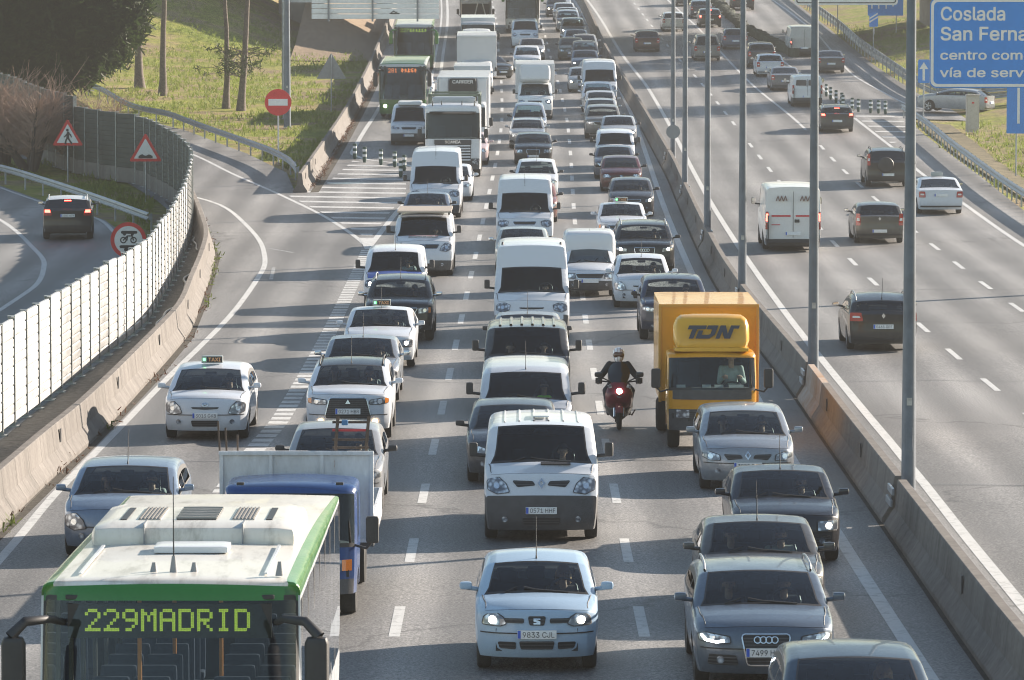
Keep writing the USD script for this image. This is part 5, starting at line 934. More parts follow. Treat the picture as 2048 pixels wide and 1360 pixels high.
    if rails:
        for sx in (1, -1):
            yy = np.linspace(yw+.15, yr-.1, 12); xx = hwv-(H-bl)*tum-.06; b_ = np.array([zt_(q) for q in yy])-.035+.055*np.minimum(1, 5*np.sin(np.pi*np.linspace(0, 1, 12))); E('roof_rail', MB().tube(np.column_stack([sx*xx*np.ones(12), yy, b_]), .018, 6).mesh(), ALLOY if rails == 'silver' else BLACK, True)
    if ant:
        ay = yw+.12 if ant != 'rear' else yr-.15; az = zt_(ay); lean = .35 if ant != 'rear' else .5; E('aerial', MB().tube([(0, ay, az-.01), (0, ay+.05, az+.05), (0, ay+.05+lean*.55, az+.55)], [.018, .008, .005], 5).mesh(), BLACK)
    if detail > 1 and not rear:
        wy_ = yc+.015
        for sx in (-1, 1): 
            q = np.array([[sx*.52*hwv, yc+.02, hc+.0], [sx*.2*hwv-.18, yc+.05, hc+.035], [sx*.05-.22, yc+.09, hc+.065]]); q = S.warp(q)+np.array([0, -.012, .004]); E('wiper', MB().tube(q, .011, 5).mesh(), BLACK)
        E('rear_view_mirror', MB().rbox((0, yw+.06, hwz-.11), (.24, .05, .07), .02).mesh(), BLACK, True)
    if detail > 1:   # door handles and shut lines on the flanks
        for sx in (1, -1):
            for yy in ((yp-.12,) if vanlike or typ == 'mini' else (yp-.12, yp+.8)): E('door_handle', MB().rbox((sx*(hwv-.003), yy, bl-.13), (.03, .17, .03), .012).mesh(), mm if not big else BLACK, True)
    if taxi:
        ty = yw+.42; tz_ = zt_(ty); mb = MB().rbox((0, ty, tz_+.10), (.46, .15, .17), .03); sgn = E('taxi_sign', mb.mesh(), M_plain_cache('taxi_box', (.30, .32, .31), .4), True)
        dir_ = -1
        E('sign_face', MB().box((.05, ty-.083, tz_+.10), (.32, .006, .11)).mesh(), SINK, parent=sgn); t = txt('TAXI', .075, .004, True, width=.26); v, f = facing(t, (.05, ty-.087, tz_+.10)); E('sign_lettering', (v, f), M_plain_cache('taxi_amber', (.45, .25, .12), .5, emit=.04, ecol=(1, .5, .2)), parent=sgn)
        E('free_light', MB().rbox((-.165, ty-.078, tz_+.10), (.06, .02, .06), .0098).mesh(), GREENLIT, True, parent=sgn)
    if extra: extra(E, S, T, o)
    # the people inside
    def person(proto, sx, lab, dz=0.0):
        loc = np.array([sx, sy-.02, sz+.02+dz])+OFF; R = rot(slope*(-1 if rear else 1)); Rz = rot(0, 0, heading+(math.pi if rear else 0)); w = Rz @ (R @ loc)+np.array([X, Y, z_])
        p = ref('person', '/World/prototypes/'+proto, w, heading+(math.pi if rear else 0), scale=.93); tag(p, lab, 'person')
    if driver: person(driver[0], .37, driver[1])
    if passenger: person(passenger[0], -.37, passenger[1])
    return o
# ------------------------------------------------------------------ flat fronted vehicles: buses and lorries
def place(name, label, cat, X, Y, rear=False, yaw=0.0, group=None):
    dx = (float(XC(Y+6))-float(XC(Y-6)))/12 if Y > 52 else 0.0
    o = empty(name, (X, Y, float(ZF(Y))), -math.atan(dx)+yaw+(math.pi if rear else 0), math.atan(float(ZD(Y+3)))*(-1 if rear else 1)); return tag(o, label, cat, group)
def shell(L, W, H, zl, axles, r, drop=.25, zb=None, ts=(0, .12, .25, .4, .55, .7, .85, 1), hb=None, kf=(.12, .08), prof=None, nose=.5, rc=.16, tum=.04):
    top = Pchip([0, .06, nose*.5, nose, L-.25, L], [H-drop, H-drop*.55, H-drop*.15, H, hb or H, (hb or H)-.14]); zbf = zb or H-drop-.12
    ra = r+.09
    def zlo(y):
        z = np.full_like(y, zl)
        for a in axles: z = np.maximum(z, np.where(np.abs(y-a) < ra, np.sqrt(np.maximum(0, ra**2-(y-a)**2))+r-.05, 0))
        return z
    ys = [0, .03, .08, .16, .3, nose, L-.25, L-.1, L] + list(np.linspace(.5, L-.3, max(6, int(L*1.4))))
    for a in axles: ys += list(a+ra*np.cos(np.linspace(0, np.pi, 9))) + [a-ra-.01, a+ra+.01]
    return Loft(L, W, top, lambda y: np.minimum(zbf, top(y)-.05), lambda y: np.interp(y, [0, .3, L-.3, L], [.965, 1, 1, .97])*W/2, zlo, np.array(ts), [q for q in ys if 0 <= q <= L], tum=tum, rc=rc, crown=.05, kf=kf, kr=(.04, .05), prof=prof, yc=.6, flare=.015)
FONT = {'0': '0E11131519110E', '1': '040C040404040E', '2': '0E11010204081F', '7': '1F010204080808', '8': '0E11110E11110E', '9': '0E11110F01020C', 'M': '111B151511 1111'.replace(' ', ''), 'A': '0E11111F111111', 'D': '1E11111111111E', 'R': '1E11111E141211', 'I': '0E04040404040E', ' ': '00000000000000'}
def led(text, h, width, seed=None):
    """dot matrix lettering: small square lamps, drawn in the xz plane around the origin, facing -y"""
    mb = MB(); cols = []
    for ch in text:
        if ch == '?': r_ = np.random.default_rng(len(cols)); rows = [int(r_.integers(1, 31)) | 4 for _ in range(7)]
        else: rows = [int(FONT[ch][k*2:k*2+2], 16) for k in range(7)]
        for c in range(5): cols.append([rows[k] >> (4-c) & 1 for k in range(7)])
        cols.append([0]*7)
    n = len(cols)-1; px = width/n; pz = h/7
    for i, c in enumerate(cols):
        for k in range(7):
            if c[k]:
                for a in range(2):
                    for b in range(2): mb.box((-width/2+(i+.25+.5*a)*px, 0, h/2-(k+.25+.5*b)*pz), (px*.42, .006, pz*.42))
    return mb
PILLAR = M_plain('window_pillar_grey', (.12, .115, .11), .4); ROOFW = usdkit.material(stage, '/World/Looks/grimy_roof', {'g': ('texture_coordinate', {}), 'm': ('mapping', {'scale': (2.6, .5, 1)}), 'n': ('noise_texture', {'scale': 1.3, 'detail': 8.0, 'roughness': .72}), 'r': ('rgb_ramp', {'ramp': [(.33, (.34, .32, .28)), (.48, (.54, .525, .48)), (.7, (.60, .59, .55))]}), 'p': ('principled_bsdf', {'roughness': .38, 'coat_weight': .25})}, [('g.object', 'm.vector'), ('m.vector', 'n.vector'), ('n.fac', 'r.fac'), ('r.color', 'p.base_color')], surface='p.BSDF'); GREENP = paint((0.038, 0.145, 0.026)); GREEND = paint((0.028, 0.13, 0.03)); GREENF = paint((0.022, 0.085, 0.018)); GREYW = paint((0.36, 0.38, 0.38)); WHITEP = paint((0.53, 0.55, 0.57)); CREAM = paint((0.56, 0.55, 0.50))
def bus(label, X, Y, L, H, rcol, bandcol, skirt, edge, text, ledmat, lw, lit=False, near=False, tw=.26):
    o = place('city_bus', label, 'bus', X, Y); W = 2.55; g1 = H-.22
    lv = np.array([.30, .55, .85, 1.05, 1.10, 1.6, 2.1, g1-.32, g1-.02, g1+.03]); S = shell(L, W, H, .30, (2.6, L-3.2), .47, drop=.16, zb=g1+.03, ts=(lv-lv[0])/(lv[-1]-lv[0]), hb=H-.14, kf=(.20, .12), prof=([0, .3, .8, 1.1, H-.2, H, 5], [.05, .02, 0, .02, .36, .42, .42]), nose=.7, rc=.22)
    B = S.zone == 0; n9 = S.ns-1; C = S.C; hid = S.hid
    glass = S.take((S.zone == 1) & (C[:, 2] > 1.06) & (C[:, 2] < g1-.02) & (hid >= n9+5)); frame = S.take((S.zone == 1) & (C[:, 2] > 1.0) & (C[:, 2] < g1+.02) | (B & (C[:, 1] < .2) & (C[:, 2] > 1.06) & (C[:, 2] < g1) & (hid < n9)))
    sw = S.take(B & (hid < n9) & (C[:, 2] > 1.08) & (C[:, 2] < g1-.03) & (C[:, 1] > .45) & (C[:, 1] < L-.4)); pil = sw & (np.abs((C[:, 1]*.72) % 1.0) < .0)
    band = S.take((S.zone == 1) & (C[:, 2] > g1-.05) | (B & (C[:, 1] < .20) & (C[:, 2] > g1-.06))); edg = S.take(B & (hid >= n9) & (hid <= n9+8)); rf = S.take(B & (hid > n9+8)); low = S.take((C[:, 2] < .9) & ((S.zone == 1) | B))
    E = lambda n_, m, mat, smooth=False, parent=None: obj(n_, m, mat, parent or o, smooth)
    E('body', S.mesh(~S.used), WHITEP if skirt is None else skirt, 40); E('roof', S.mesh(rf), rcol, 40); E('front_band', S.mesh(band), bandcol, 40); E('roof_edge', S.mesh(edg), edge, 40); E('skirt', S.mesh(low), skirt or WHITEP, 40); E('window_frame', S.mesh(frame), BLACK, 40)
    E('windscreen', S.mesh(glass), GLASS, True); E('side_window', S.mesh(sw), M_glass('bus_side_glass', (0.38, 0.42, 0.43), base=0.03) if near else DARKGLASS, 40)
    if near:
        for sx, yy in ((-.40, 1.7), (.30, 3.6), (-.34, 5.6)): MB().cyl((sx, yy, .7), (sx, yy, H-.25), .022, .022, 8).build('handrail', M_plain_cache('handrail_orange', (.55, .2, .04), .4), o)
    for k in range(int(L/1.35)):
        for sx in (-1, 1): MB().box((sx*(W/2-.004), .95+k*1.35, (1.05+g1)/2), (.02, .07, g1-1.08)).build('window_pillar', PILLAR, o)
    E('cabin', MB().box((0, L/2, .6), (W-.2, L-.5, .12)).box((0, .55, .85), (W-.3, .5, .45)).box((0, L/2+1.2, H-.22), (W-.3, L-3.0, .05)).box((0, L-.25, 1.5), (W-.2, .05, 1.6)).mesh(), INTER)
    for k in range(int((L-3)/.9)):
        for sx in (-.85, -.42, .42, .85): E('seat', MB().rbox((sx, 2.4+k*.9, 1.0), (.4, .42, .1), .04).rbox((sx, 2.6+k*.9, 1.35), (.4, .1, .7), .04).mesh(), M_plain_cache('bus_seat', (.045, .055, .095), .8)) if near or k < 2 else None
    db = MB().box((0, .48, g1-.20), (2.0, .08, .34)).build('destination_display', SINK, o)
    q = led(text, .22, lw); v, f = q.mesh(); obj('led_lettering', (v+np.array([-.02, .425, g1-.19]), f), ledmat, db)
    for sx in (1, -1):
        mi = MB().tube([(sx*1.05, .50, g1-.22), (sx*1.14, .12, g1-.14), (sx*1.36, -.10, g1-.14), (sx*1.50, -.16, g1-.28)], [.035, .04, .05, .06], 8).rbox((sx*1.47, -.14, g1-.66), (.24, .18, .78), .08, 4); E('mirror', mi.mesh(), BLACK if near else (GREENP if not lit else BLACK), 50)
        E('headlight', S.decal(Point(sx*.95, .72).buffer(.085), .02), LIT if lit and sx < 0 else LAMP)
        for ax in (2.6, L-3.2): ref('wheel', WHEEL[2], (sx*(W/2-.17), ax, .47), rz=0 if sx > 0 else math.pi, parent=o, scale=(1.4, 1.5, 1.5))
        E('marker_lamp', MB().rbox((sx*.93, .50, g1+.03), (.20, .08, .05), .02).mesh(), BLACK, True)
    E('licence_plate', S.decal(sbox(-.26, .44, .26, .55), .02), PLATE)
    return o, S, E
o, S, E = bus('white roofed green bus with lit yellow destination display in the bottom left corner', -3.36, 43.35, 10.8, 3.08, ROOFW, GREEND, WHITEP, GREENP, '229MADRID', GREENLED, 1.62, near=True)
H = 3.08
POD = paint((0.55, 0.58, 0.61)); mb = MB(); mb.rbox((0, 5.05, H+.02), (2.2, 2.5, .34), .15, 6); pod = E('air_conditioner', mb.mesh(), ROOFW, 60)
for x in (-.52, .52): E('seam', MB().box((x, 4.4, H+.06), (.014, 1.3, .27)).mesh(), M_plain_cache('seam_grey', (.2, .21, .22), .6), parent=pod)
mb = MB(); mb.box((0, 4.85, H+.193), (.42, 1.25, .012)); E('fan_opening', mb.mesh(), SINK, parent=pod)
for k in range(7): E('fan_slat', MB().rbox((0, 4.30+k*.18, H+.208), (.44, .035, .03), .012, 2).mesh(), M_plain_cache('vent_grey', (.30, .29, .27), .6), parent=pod)
for x in (-.50, .50):
    E('vent_panel', MB().box((x, 4.85, H+.194), (.24, 1.25, .012)).mesh(), M_plain_cache('vent_grey', None), parent=pod)
    for k in range(6): E('vent_slat', MB().box((x-.1+k*.04, 4.85, H+.203), (.016, 1.22, .012)).mesh(), M_plain_cache('vent_dark', (.14, .135, .125), .6), parent=pod)
    E('vent_panel', MB().box((x*1.55, 4.85, H+.194), (.07, 1.25, .010)).mesh(), SINK, parent=pod)
E('roof_hatch', MB().rbox((.05, 2.95, H+.035), (.78, .55, .08), .03).mesh(), WHITEP, 40)
for x, y, h in ((-.20, 1.05, .09), (.20, 1.05, .09), (0, 1.0, .16), (1.06, .85, .12)): E('aerial_base', MB().cyl((x, y, H-.02), (x, y, H+h), .045, .018, 10).mesh(), M_plain_cache('seam_grey', None), 40)
E('aerial', MB().cyl((0, 1.0, H+.1), (0, 1.0, H+.95), .008, .004, 6).mesh(), BLACK)
for x in (-.92, .92): E('roof_seam', MB().box((x, 2.2, H-.004), (.03, 2.6, .016)).mesh(), WHITEP)
tag(ref('person', '/World/prototypes/driver_dark', (-3.36+.55, 43.35+1.15, .40+1.02)), 'bus driver dimly seen behind the large windscreen of the nearest bus', 'person')
bus('green bus with orange destination display in the left lane beside the concrete barrier', -5.95, 245.0, 11.5, 3.05, GREENF, GREYW, GREENF, GREYW, '281 ?????', ORANGELED, 1.55, lit=True)
bus('grey and green bus with pale display farther up beside the concrete barrier', -6.35, 291.5, 11.5, 3.05, GREYW, GREYW, GREENF, GREENF, '227??????', GREENLED, 1.7)
bus('white bus with a huge windscreen cut by the top edge, middle lane', 0.80, 339.6, 12, 3.6, WHITEP, GREENP, WHITEP, WHITEP, '???', GREENLED, .6)

def cabover(o, W, L, H, zl, z0, z1, col, r, ax, dark_z=None, y0=0.0, lampz=.72, sq=True, mirror=True, tum=.05, headlamp=True, drop=.12, smax=5, rc=.12, glazed=True):
    lv = [zl, (zl+z0)*.4, (zl+z0)*.5, (zl+z0)*.65, z0-.06, z0, (z0*2+z1)/3, (z0+2*z1)/3, z1, H-drop-.08]; lv = np.array(sorted(lv))
    S = shell(L, W, H, zl, (ax,), r, drop=drop, zb=lv[-1], ts=(lv-lv[0])/(lv[-1]-lv[0]), kf=(.16, .10), prof=([0, z0, z1, H, 9], [0, .02, .20, .24, .24]), nose=.5, rc=rc, tum=tum)
    B = S.zone == 0; n9 = S.ns-1; C = S.C; hid = S.hid; E = lambda n_, m, mat, smooth=False, parent=None: obj(n_, (np.asarray(m[0])+np.array([0, y0, 0]), m[1]), mat, parent or o, smooth)
    gl = S.take((S.zone == 1) & (C[:, 2] > z0) & (C[:, 2] < z1) & (hid >= n9+smax)); fr = S.take((S.zone == 1) & (C[:, 2] > z0-.07) & (C[:, 2] < z1+.01) & (hid >= n9+2)); sw = S.take(B & (hid < n9) & (C[:, 2] > z0+.02) & (C[:, 2] < z1) & (C[:, 1] > .25) & (C[:, 1] < min(1.25, L-.3)))
    dk = S.take((S.zone == 1) & (C[:, 2] < dark_z)) if dark_z else None
    E('cab_body', S.mesh(~S.used), col, 40); E('windscreen', S.mesh(gl), GLASS, True); E('window_seal', S.mesh(fr), BLACK, 40); E('side_window', S.mesh(sw), SIDEGLASS, 40)
    if dk is not None: E('bumper', S.mesh(dk), DARKPL, 40)
    E('cabin', MB().box((0, L*.5, zl+.3), (W-.2, L-.3, .1)).rbox((0, .5, z0-.14), (W-.2, .5, .3), .08).box((0, L-.12, (zl+H)/2+.1), (W-.16, .06, H-zl-.6)).mesh(), INTER)
    for sx in (-1, 1):
        E('seat', MB().rbox((sx*W*.24, 1.0, z0-.25), (.5, .5, .16), .05).rbox((sx*W*.24, 1.28, z0+.15), (.48, .13, .7), .05, rx=-.15).mesh(), SEAT, True)
        if headlamp: E('headlight', S.decal(rpoly([(sx*W*.33-.13, lampz-.08), (sx*W*.33+.13, lampz-.08), (sx*W*.33+.13, lampz+.08), (sx*W*.33-.13, lampz+.08)], .01), .016), LAMP)
        if mirror: E('mirror', MB().rbox((sx*(W/2+.24), .12, z0+.22), (.19, .10, .40), .04, 4).tube([(sx*(W/2-.04), .3, z0-.02), (sx*(W/2+.15), .2, z0-.06), (sx*(W/2+.24), .15, z0+.05)], .02, 6).mesh(), BLACK, 50)
        ref('wheel', WHEEL[2], (sx*(W/2-.14), ax+y0, r), rz=0 if sx > 0 else math.pi, parent=o, scale=(1.2, r/.31, r/.31))
    th = np.linspace(0, 2*np.pi, 17); E('steering_wheel', MB().tube(np.column_stack([W*.24+.2*np.cos(th), .62+.15*np.sin(th), z0-.0+.09*np.sin(th)]), .02, 6).mesh(), BLACK, True)
    return S, E
def cargo(o, W, y0, L, z0, H, mat, edge=None, name='cargo_box'):
    b = MB().rbox((0, y0+L/2, (z0+H)/2), (W, L, H-z0), .035, 3).build(name, mat, o, 40)
    for sx in (-1, 1): MB().rbox((sx*(W/2-.02), y0+.02, (z0+H)/2), (.07, .08, H-z0+.02), .02, 2).build('corner_post', edge or mat, b)
    MB().rbox((0, y0+.02, H-.03), (W+.02, .09, .08), .02, 2).build('top_rail', edge or mat, b); return b
def chassis(o, W, y0, y1, r, axles, z=.62):
    MB().box((-.4, (y0+y1)/2, z), (.1, y1-y0, .2)).box((.4, (y0+y1)/2, z), (.1, y1-y0, .2)).box((0, y1-.1, z-.1), (W*.9, .08, .2)).build('chassis', BLACK, o)
    for a in axles:
        for sx in (-1, 1): ref('wheel', WHEEL[2], (sx*(W/2-.2), a, r), rz=0 if sx > 0 else math.pi, parent=o, scale=(2.0, r/.31, r/.31))
# --- yellow delivery lorry
YEL = paint((0.50, 0.225, 0.008)); YELP = paint((0.55, 0.30, 0.03))
o = place('delivery_lorry', 'yellow box lorry with dark letters on its rounded roof deflector, right queue lane', 'lorry', 4.05, 90.6)
S, E = cabover(o, 1.80, 1.75, 2.02, .42, 1.26, 1.86, YEL, .36, .95, dark_z=.95, lampz=.76, drop=.10)
E('dark_panel', S.decal(rpoly([(-.80, 1.05), (.80, 1.05), (.80, 1.24), (-.80, 1.24)], .01), .008), DARKPL); E('grille', S.decal(sbox(-.5, .62, .5, .82), .01), GRILLE); E('licence_plate', S.decal(sbox(-.26, .46, .26, .57), .02), PLATE)
for x in (-.62, -.1, .15, .5): E('paper', MB().box((x, .42, 1.285), (.18 if x < .4 else .3, .12, .012), rx=.5).mesh(), SWHITE)
cargo(o, 2.05, 1.9, 4.3, .85, 2.86, YEL, M_plain_cache('box_edge', (.42, .22, .03), .5)); chassis(o, 2.0, 1.3, 6.1, .36, (4.6,), .6)
def tp(p): return np.stack([p[:, 0], p[:, 1]+.16*np.clip((p[:, 2]+.37)/.74, 0, 1)*1.6, p[:, 2]], 1)
df = MB().rbox((0, .62, 2.36), (1.54, .74, .74), .25, 6, taper=tp).rbox((0, .74, 2.04), (1.52, .86, .10), .045).build('roof_deflector', YELP, o, 60)
def slant(polys, k=.42): return affinity.skew(polys, xs=math.degrees(math.atan(k)), origin=(0, 0))
tdn = unary_union([sbox(0, .17, .34, .24), sbox(.09, 0, .18, .24), sbox(.22, 0, .31, .15), sbox(.36, .17, .56, .24), Polygon([(.22, 0), (.48, 0), (.56, .07), (.56, .19), (.47, .24), (.47, .085), (.44, .07), (.22, .07)]), sbox(.60, 0, .68, .24), Polygon([(.60, .24), (.70, .24), (.86, 0), (.77, 0)]), sbox(.80, 0, .88, .24), sbox(.80, .18, .97, .24)])
m = extr(affinity.translate(slant(affinity.scale(tdn, 1.06, 1.1, origin=(0, 0))), -.57, -.13), .006); v, f = facing(m, (0, .235, 2.40)); v[:, 1] += (v[:, 2]-2.36)*.30+.07; v[:, 1] += -.005
obj('deflector_lettering', (v, f), M_plain_cache('dark_ink', (.03, .035, .05), .5), df)
tag(ref('person', '/World/prototypes/driver_light', (4.05+.43, 90.6+1.02, float(ZF(90.6))+1.10)), 'driver dimly seen through the windscreen of the yellow lorry', 'person')
# --- blue pickup lorry with a white headboard
BLU = paint((0.012, 0.042, 0.14)); RWHITE = usdkit.material(stage, '/World/Looks/rusty_white', {'g': ('texture_coordinate', {}), 'm': ('mapping', {'scale': (4.0, 4.0, 1.2)}), 'n': ('noise_texture', {'scale': 1.5, 'detail': 8.0, 'roughness': .7}), 'r': ('rgb_ramp', {'ramp': [(.30, (.22, .12, .07)), (.37, (.42, .43, .45)), (.6, (.52, .54, .57)), (.72, (.62, .64, .66))]}), 'p': ('principled_bsdf', {'roughness': .55})}, [('g.object', 'm.vector'), ('m.vector', 'n.vector'), ('n.fac', 'r.fac'), ('r.color', 'p.base_color')], surface='p.BSDF')
o = place('pickup_lorry', 'small blue lorry with a tall white steel headboard behind its cab', 'lorry', -3.22, 64.6)
S, E = cabover(o, 1.92, 1.95, 1.98, .38, 1.10, 1.80, BLU, .32, .95, dark_z=.60, lampz=.80, drop=.12, rc=.14)
for sx in (1, -1): E('indicator', S.decal(sbox(min(sx*.76, sx*.90), .72, max(sx*.76, sx*.90), .88), .018), AMBER); E('roof_light', MB().rbox((sx*.72, .30, 1.97), (.12, .06, .05), .02).mesh(), BLACK)
hb_ = MB().box((0, 2.25, 1.58), (2.30, .05, 1.36)).build('headboard', RWHITE, o)
for x in (-1.12, -.38, .38, 1.12): MB().rbox((x, 2.215, 1.58), (.06, .04, 1.36), .012, 2).build('rib', RWHITE, hb_)
for z in (2.24, .93): MB().rbox((0, 2.21, z), (2.32, .06, .07), .015, 2).build('rib', RWHITE, hb_)
chassis(o, 1.9, 1.6, 5.9, .32, (4.6,), .6); bed = MB().box((0, 4.2, .88), (2.3, 3.9, .10)).build('load_bed', DARKPL, o)
for sx in (-1, 1): MB().box((sx*1.14, 4.2, 1.12), (.04, 3.9, .42)).build('side_board', RWHITE, bed)
MB().box((0, 6.15, 1.12), (2.3, .04, .42)).build('tail_board', RWHITE, bed)
rz_ = float(ZF(67)); RUST = M_plain('rusty_steel', (.085, .062, .05), .7, .3, vary=.4)
t_ = empty('ladder', (-3.22, 64.6, rz_)); tag(t_, 'short rusty ladder rack sticking up above the white headboard', 'ladder')
for x in (.56, 1.02): MB().tube([(x, 2.6, 1.0), (x+.02, 2.45, 2.35), (x+.06, 2.4, 2.78)], .028, 6).build('stile', RUST, t_)
for z in (2.3, 2.42, 2.56, 2.68): MB().tube([(.53, 2.47, z), (1.08, 2.47, z)], .02, 6).build('rung', RUST if z != 2.56 else M_plain_cache('red_strap', (.4, .04, .05), .6), t_)
MB().rbox((.72, 2.42, 2.68), (.12, .1, .1), .04).build('blue_pot', M_plain_cache('blue_rag', (.05, .15, .3), .7), t_)
t_ = empty('iron_bars', (-3.22, 64.6, rz_)); tag(t_, 'three rusty iron bars poking up at the left end of the headboard', 'bars')
for k, (x, t) in enumerate(((-1.14, -.06), (-1.04, -.05), (-.92, .01))): MB().tube([(x+.05, 2.5, 1.0), (x+t+.02, 2.45, 2.70-.10*k)], .016, 6).build('bar', RUST, t_)
# --- articulated lorry cab, reefer, box vans
WH = paint((0.53, 0.55, 0.575)); GRY = paint((.33, .35, .37))
o = place('truck_tractor', 'large white lorry cab with a tall slatted grille in the left queue lane', 'lorry', -2.62, 199.3)
S, E = cabover(o, 2.46, 2.1, 3.28, .40, 1.78, 2.85, WH, .5, 1.4, dark_z=.72, headlamp=False, drop=.2, rc=.2, smax=4)
for k in range(6): E('grille_slat', S.decal(sbox(-.78, .80+k*.125, .78, .80+k*.125+.06), .03), WH)
E('grille', S.decal(sbox(-.8, .76, .8, 1.6), .006), SINK); E('upper_panel', S.decal(sbox(-.82, 1.52, .82, 1.72), .012), DARKPL); m = txt('SCANIA', .12, .004, True, width=.7); v, f = m.vertices, m.faces
E('lettering', (S.warp(np.stack([v[:, 0], -.016-v[:, 2], v[:, 1]+1.62], 1)), f), CHROME)
for sx in (1, -1): E('headlight', S.decal(rpoly([(sx*1.0-.14, .62), (sx*1.0+.14, .62), (sx*1.0+.14, .86), (sx*1.0-.14, .86)], .03), .02), LAMP); E('corner_panel', S.decal(sbox(min(sx*.86, sx*1.16), .95, max(sx*.86, sx*1.16), 1.75), .014), WH)
E('visor', MB().rbox((0, .12, 2.92), (2.1, .2, .12), .05).mesh(), SMOKE, 40)
for x in (-.9, -.5, .4, .95): E('horn', MB().cyl((x, .4, 3.2), (x, .4, 3.42), .03, .015, 8).mesh(), BLACK)
E('licence_plate', S.decal(sbox(-.26, .45, .26, .56), .02), PLATE); chassis(o, 2.4, 1.8, 6.2, .5, (4.6,), .75)
fr = MB(); [fr.box((sx*1.12, yy, 2.6), (.1, .1, 2.0)) for sx in (-1, 1) for yy in (3.0, 5.6)]; [fr.box((0, yy, 3.55), (2.3, .08, .1)) for yy in (3.0, 5.6)]; [fr.box((sx*1.12, 4.3, 3.55), (.1, 2.7, .1)) for sx in (-1, 1)]; fr.build('frame', M_plain_cache('frame_green', (.10, .13, .10), .5), o); MB().rbox((0, 2.3, 3.28), (2.0, .5, .5), .15, 4).build('roof_spoiler', GRY, o, 60)
o = place('reefer_lorry', 'white refrigerated box lorry with a black cooling unit behind the slatted cab', 'lorry', -2.4, 216.5); S, E = cabover(o, 2.3, 1.9, 2.5, .45, 1.35, 2.2, WH, .45, 1.2, dark_z=.9); b = cargo(o, 2.5, 2.1, 7.4, .95, 3.62, WH)
MB().rbox((0, 1.86, 3.05), (1.30, .42, 1.05), .06).build('cooling_unit', SINK, b); m = txt('CARRIER', .16, .004, True, width=1.0); v, f = facing(m, (0, 1.64, 3.42)); obj('lettering', (v, f), SWHITE, b)
for sx in (-1, 1): MB().rbox((sx*.92, 1.98, 2.95), (.46, .2, 1.2), .03).build('unit_panel', WH, b)
chassis(o, 2.3, 1.6, 9.4, .45, (7.2,), .7)
def luton(label, X, Y, W, H, L=4.2, lit=None, cabH=2.0, roof=True, typ='mvan', bl=0.0):
    def ex(E, S, T, o_):
        b = MB().rbox((0, 2.0+L/2, (1.0+H)/2), (W, L, H-1.0), .04, 3); E('cargo_box', b.mesh(), WH, 40); E('top_rail', MB().rbox((0, 2.02, H-.06), (W+.02, .09, .13), .02, 2).mesh(), WHITEP, 40)
        if roof:
            def tp2(p): return np.stack([p[:, 0]*(1-.10*np.clip(-p[:, 1]/.6, 0, 1)), p[:, 1]-.0, p[:, 2]-.0*np.abs(p[:, 1])], 1)
            E('roof_deflector', MB().rbox((0, 1.72, (cabH+H-.12)/2), (W*.80, .75, H-.12-cabH+.1), .2, 5, rx=-.32, taper=tp2).mesh(), WH, 60)
    car(label, typ, X, Y, (.66, .67, .67), cat='box van', name='box_van', hl='tall', grille='bar', bumper=DARKPL, L=2.9, H=cabH, hw=cabH-.12, yr=2.6, hr=cabH-.03, yb=2.85, hb=1.3, yz=2.0+L*.6 if False else 2.35, lit=lit, extra=ex, detail=1)
luton('white box van with tall cargo box and peaked deflector in the middle lane', 1.25, 244.6, 2.15, 2.95, lit='right')
luton('white box van close behind another box lorry in the left lane', -2.2, 246.2, 2.0, 2.75, L=4.0, roof=False)
luton('high white box lorry with wide square cargo front beyond the smaller box van', -2.1, 267.2, 2.38, 3.45, L=5.5, roof=False)
o = place('box_lorry', 'dark windscreened pale lorry half hidden by a white high roof van, left lane', 'lorry', -2.3, 304.6); S, E = cabover(o, 2.3, 1.8, 2.55, .45, 1.4, 2.3, GRY, .42, 1.1, dark_z=.9); cargo(o, 2.3, 2.0, 5.0, 1.0, 2.75, WH); chassis(o, 2.2, 1.6, 7, .42, (5.4,), .7)
o = place('box_lorry', 'white box lorry with an A shaped frame cut by the top edge', 'lorry', -2.75, 341); S, E = cabover(o, 2.2, 1.8, 2.35, .45, 1.3, 2.05, WH, .42, 1.1, dark_z=.85); cargo(o, 2.4, 2.0, 6.0, 1.0, 3.6, WH); chassis(o, 2.2, 1.6, 8, .42, (6.0,), .7); E('frame', MB().tube([(-.15, -.35, .9), (.18, -.1, 2.2), (.5, -.1, 2.2), (.85, -.35, .9)], .05, 6).mesh(), SWHITE)

# ------------------------------------------------------------------ maxi scooter and its rider
sx_, sy_ = 2.28, 95.2; sz_ = float(ZF(sy_)); o = empty('maxi_scooter', (sx_, sy_, sz_)); tag(o, 'dark red maxi scooter with lit headlamp between the middle and right lanes', 'motorcycle')
SR = paint((.13, .012, .022)); SB = M_plain_cache('scooter_black', (.02, .02, .022), .45, coat=.3)
def loftz(levels, n=24):
    """rings of (z, y centre, half width, half depth, forward power) joined up"""
    th = np.linspace(0, 2*np.pi, n, endpoint=False); V = []
    for z, yc_, a, b in levels: cs, sn = np.cos(th), np.sin(th); V.append(np.column_stack([a*np.sign(cs)*np.abs(cs)**.8, yc_+b*np.sign(sn)*np.abs(sn)**.9, np.full(n, z)]))
    V = np.vstack(V); i = np.arange(len(levels)-1)[:, None]*n; k = np.arange(n)[None]; k2 = (k+1) % n; F = np.stack([i+k, i+k2, i+n+k2, i+n+k], -1).reshape(-1, 4); m = MB().add(V, F); m.add(V[-n:], [[0, k, k+1, k+1] for k in range(1, n-1)]) ; return m
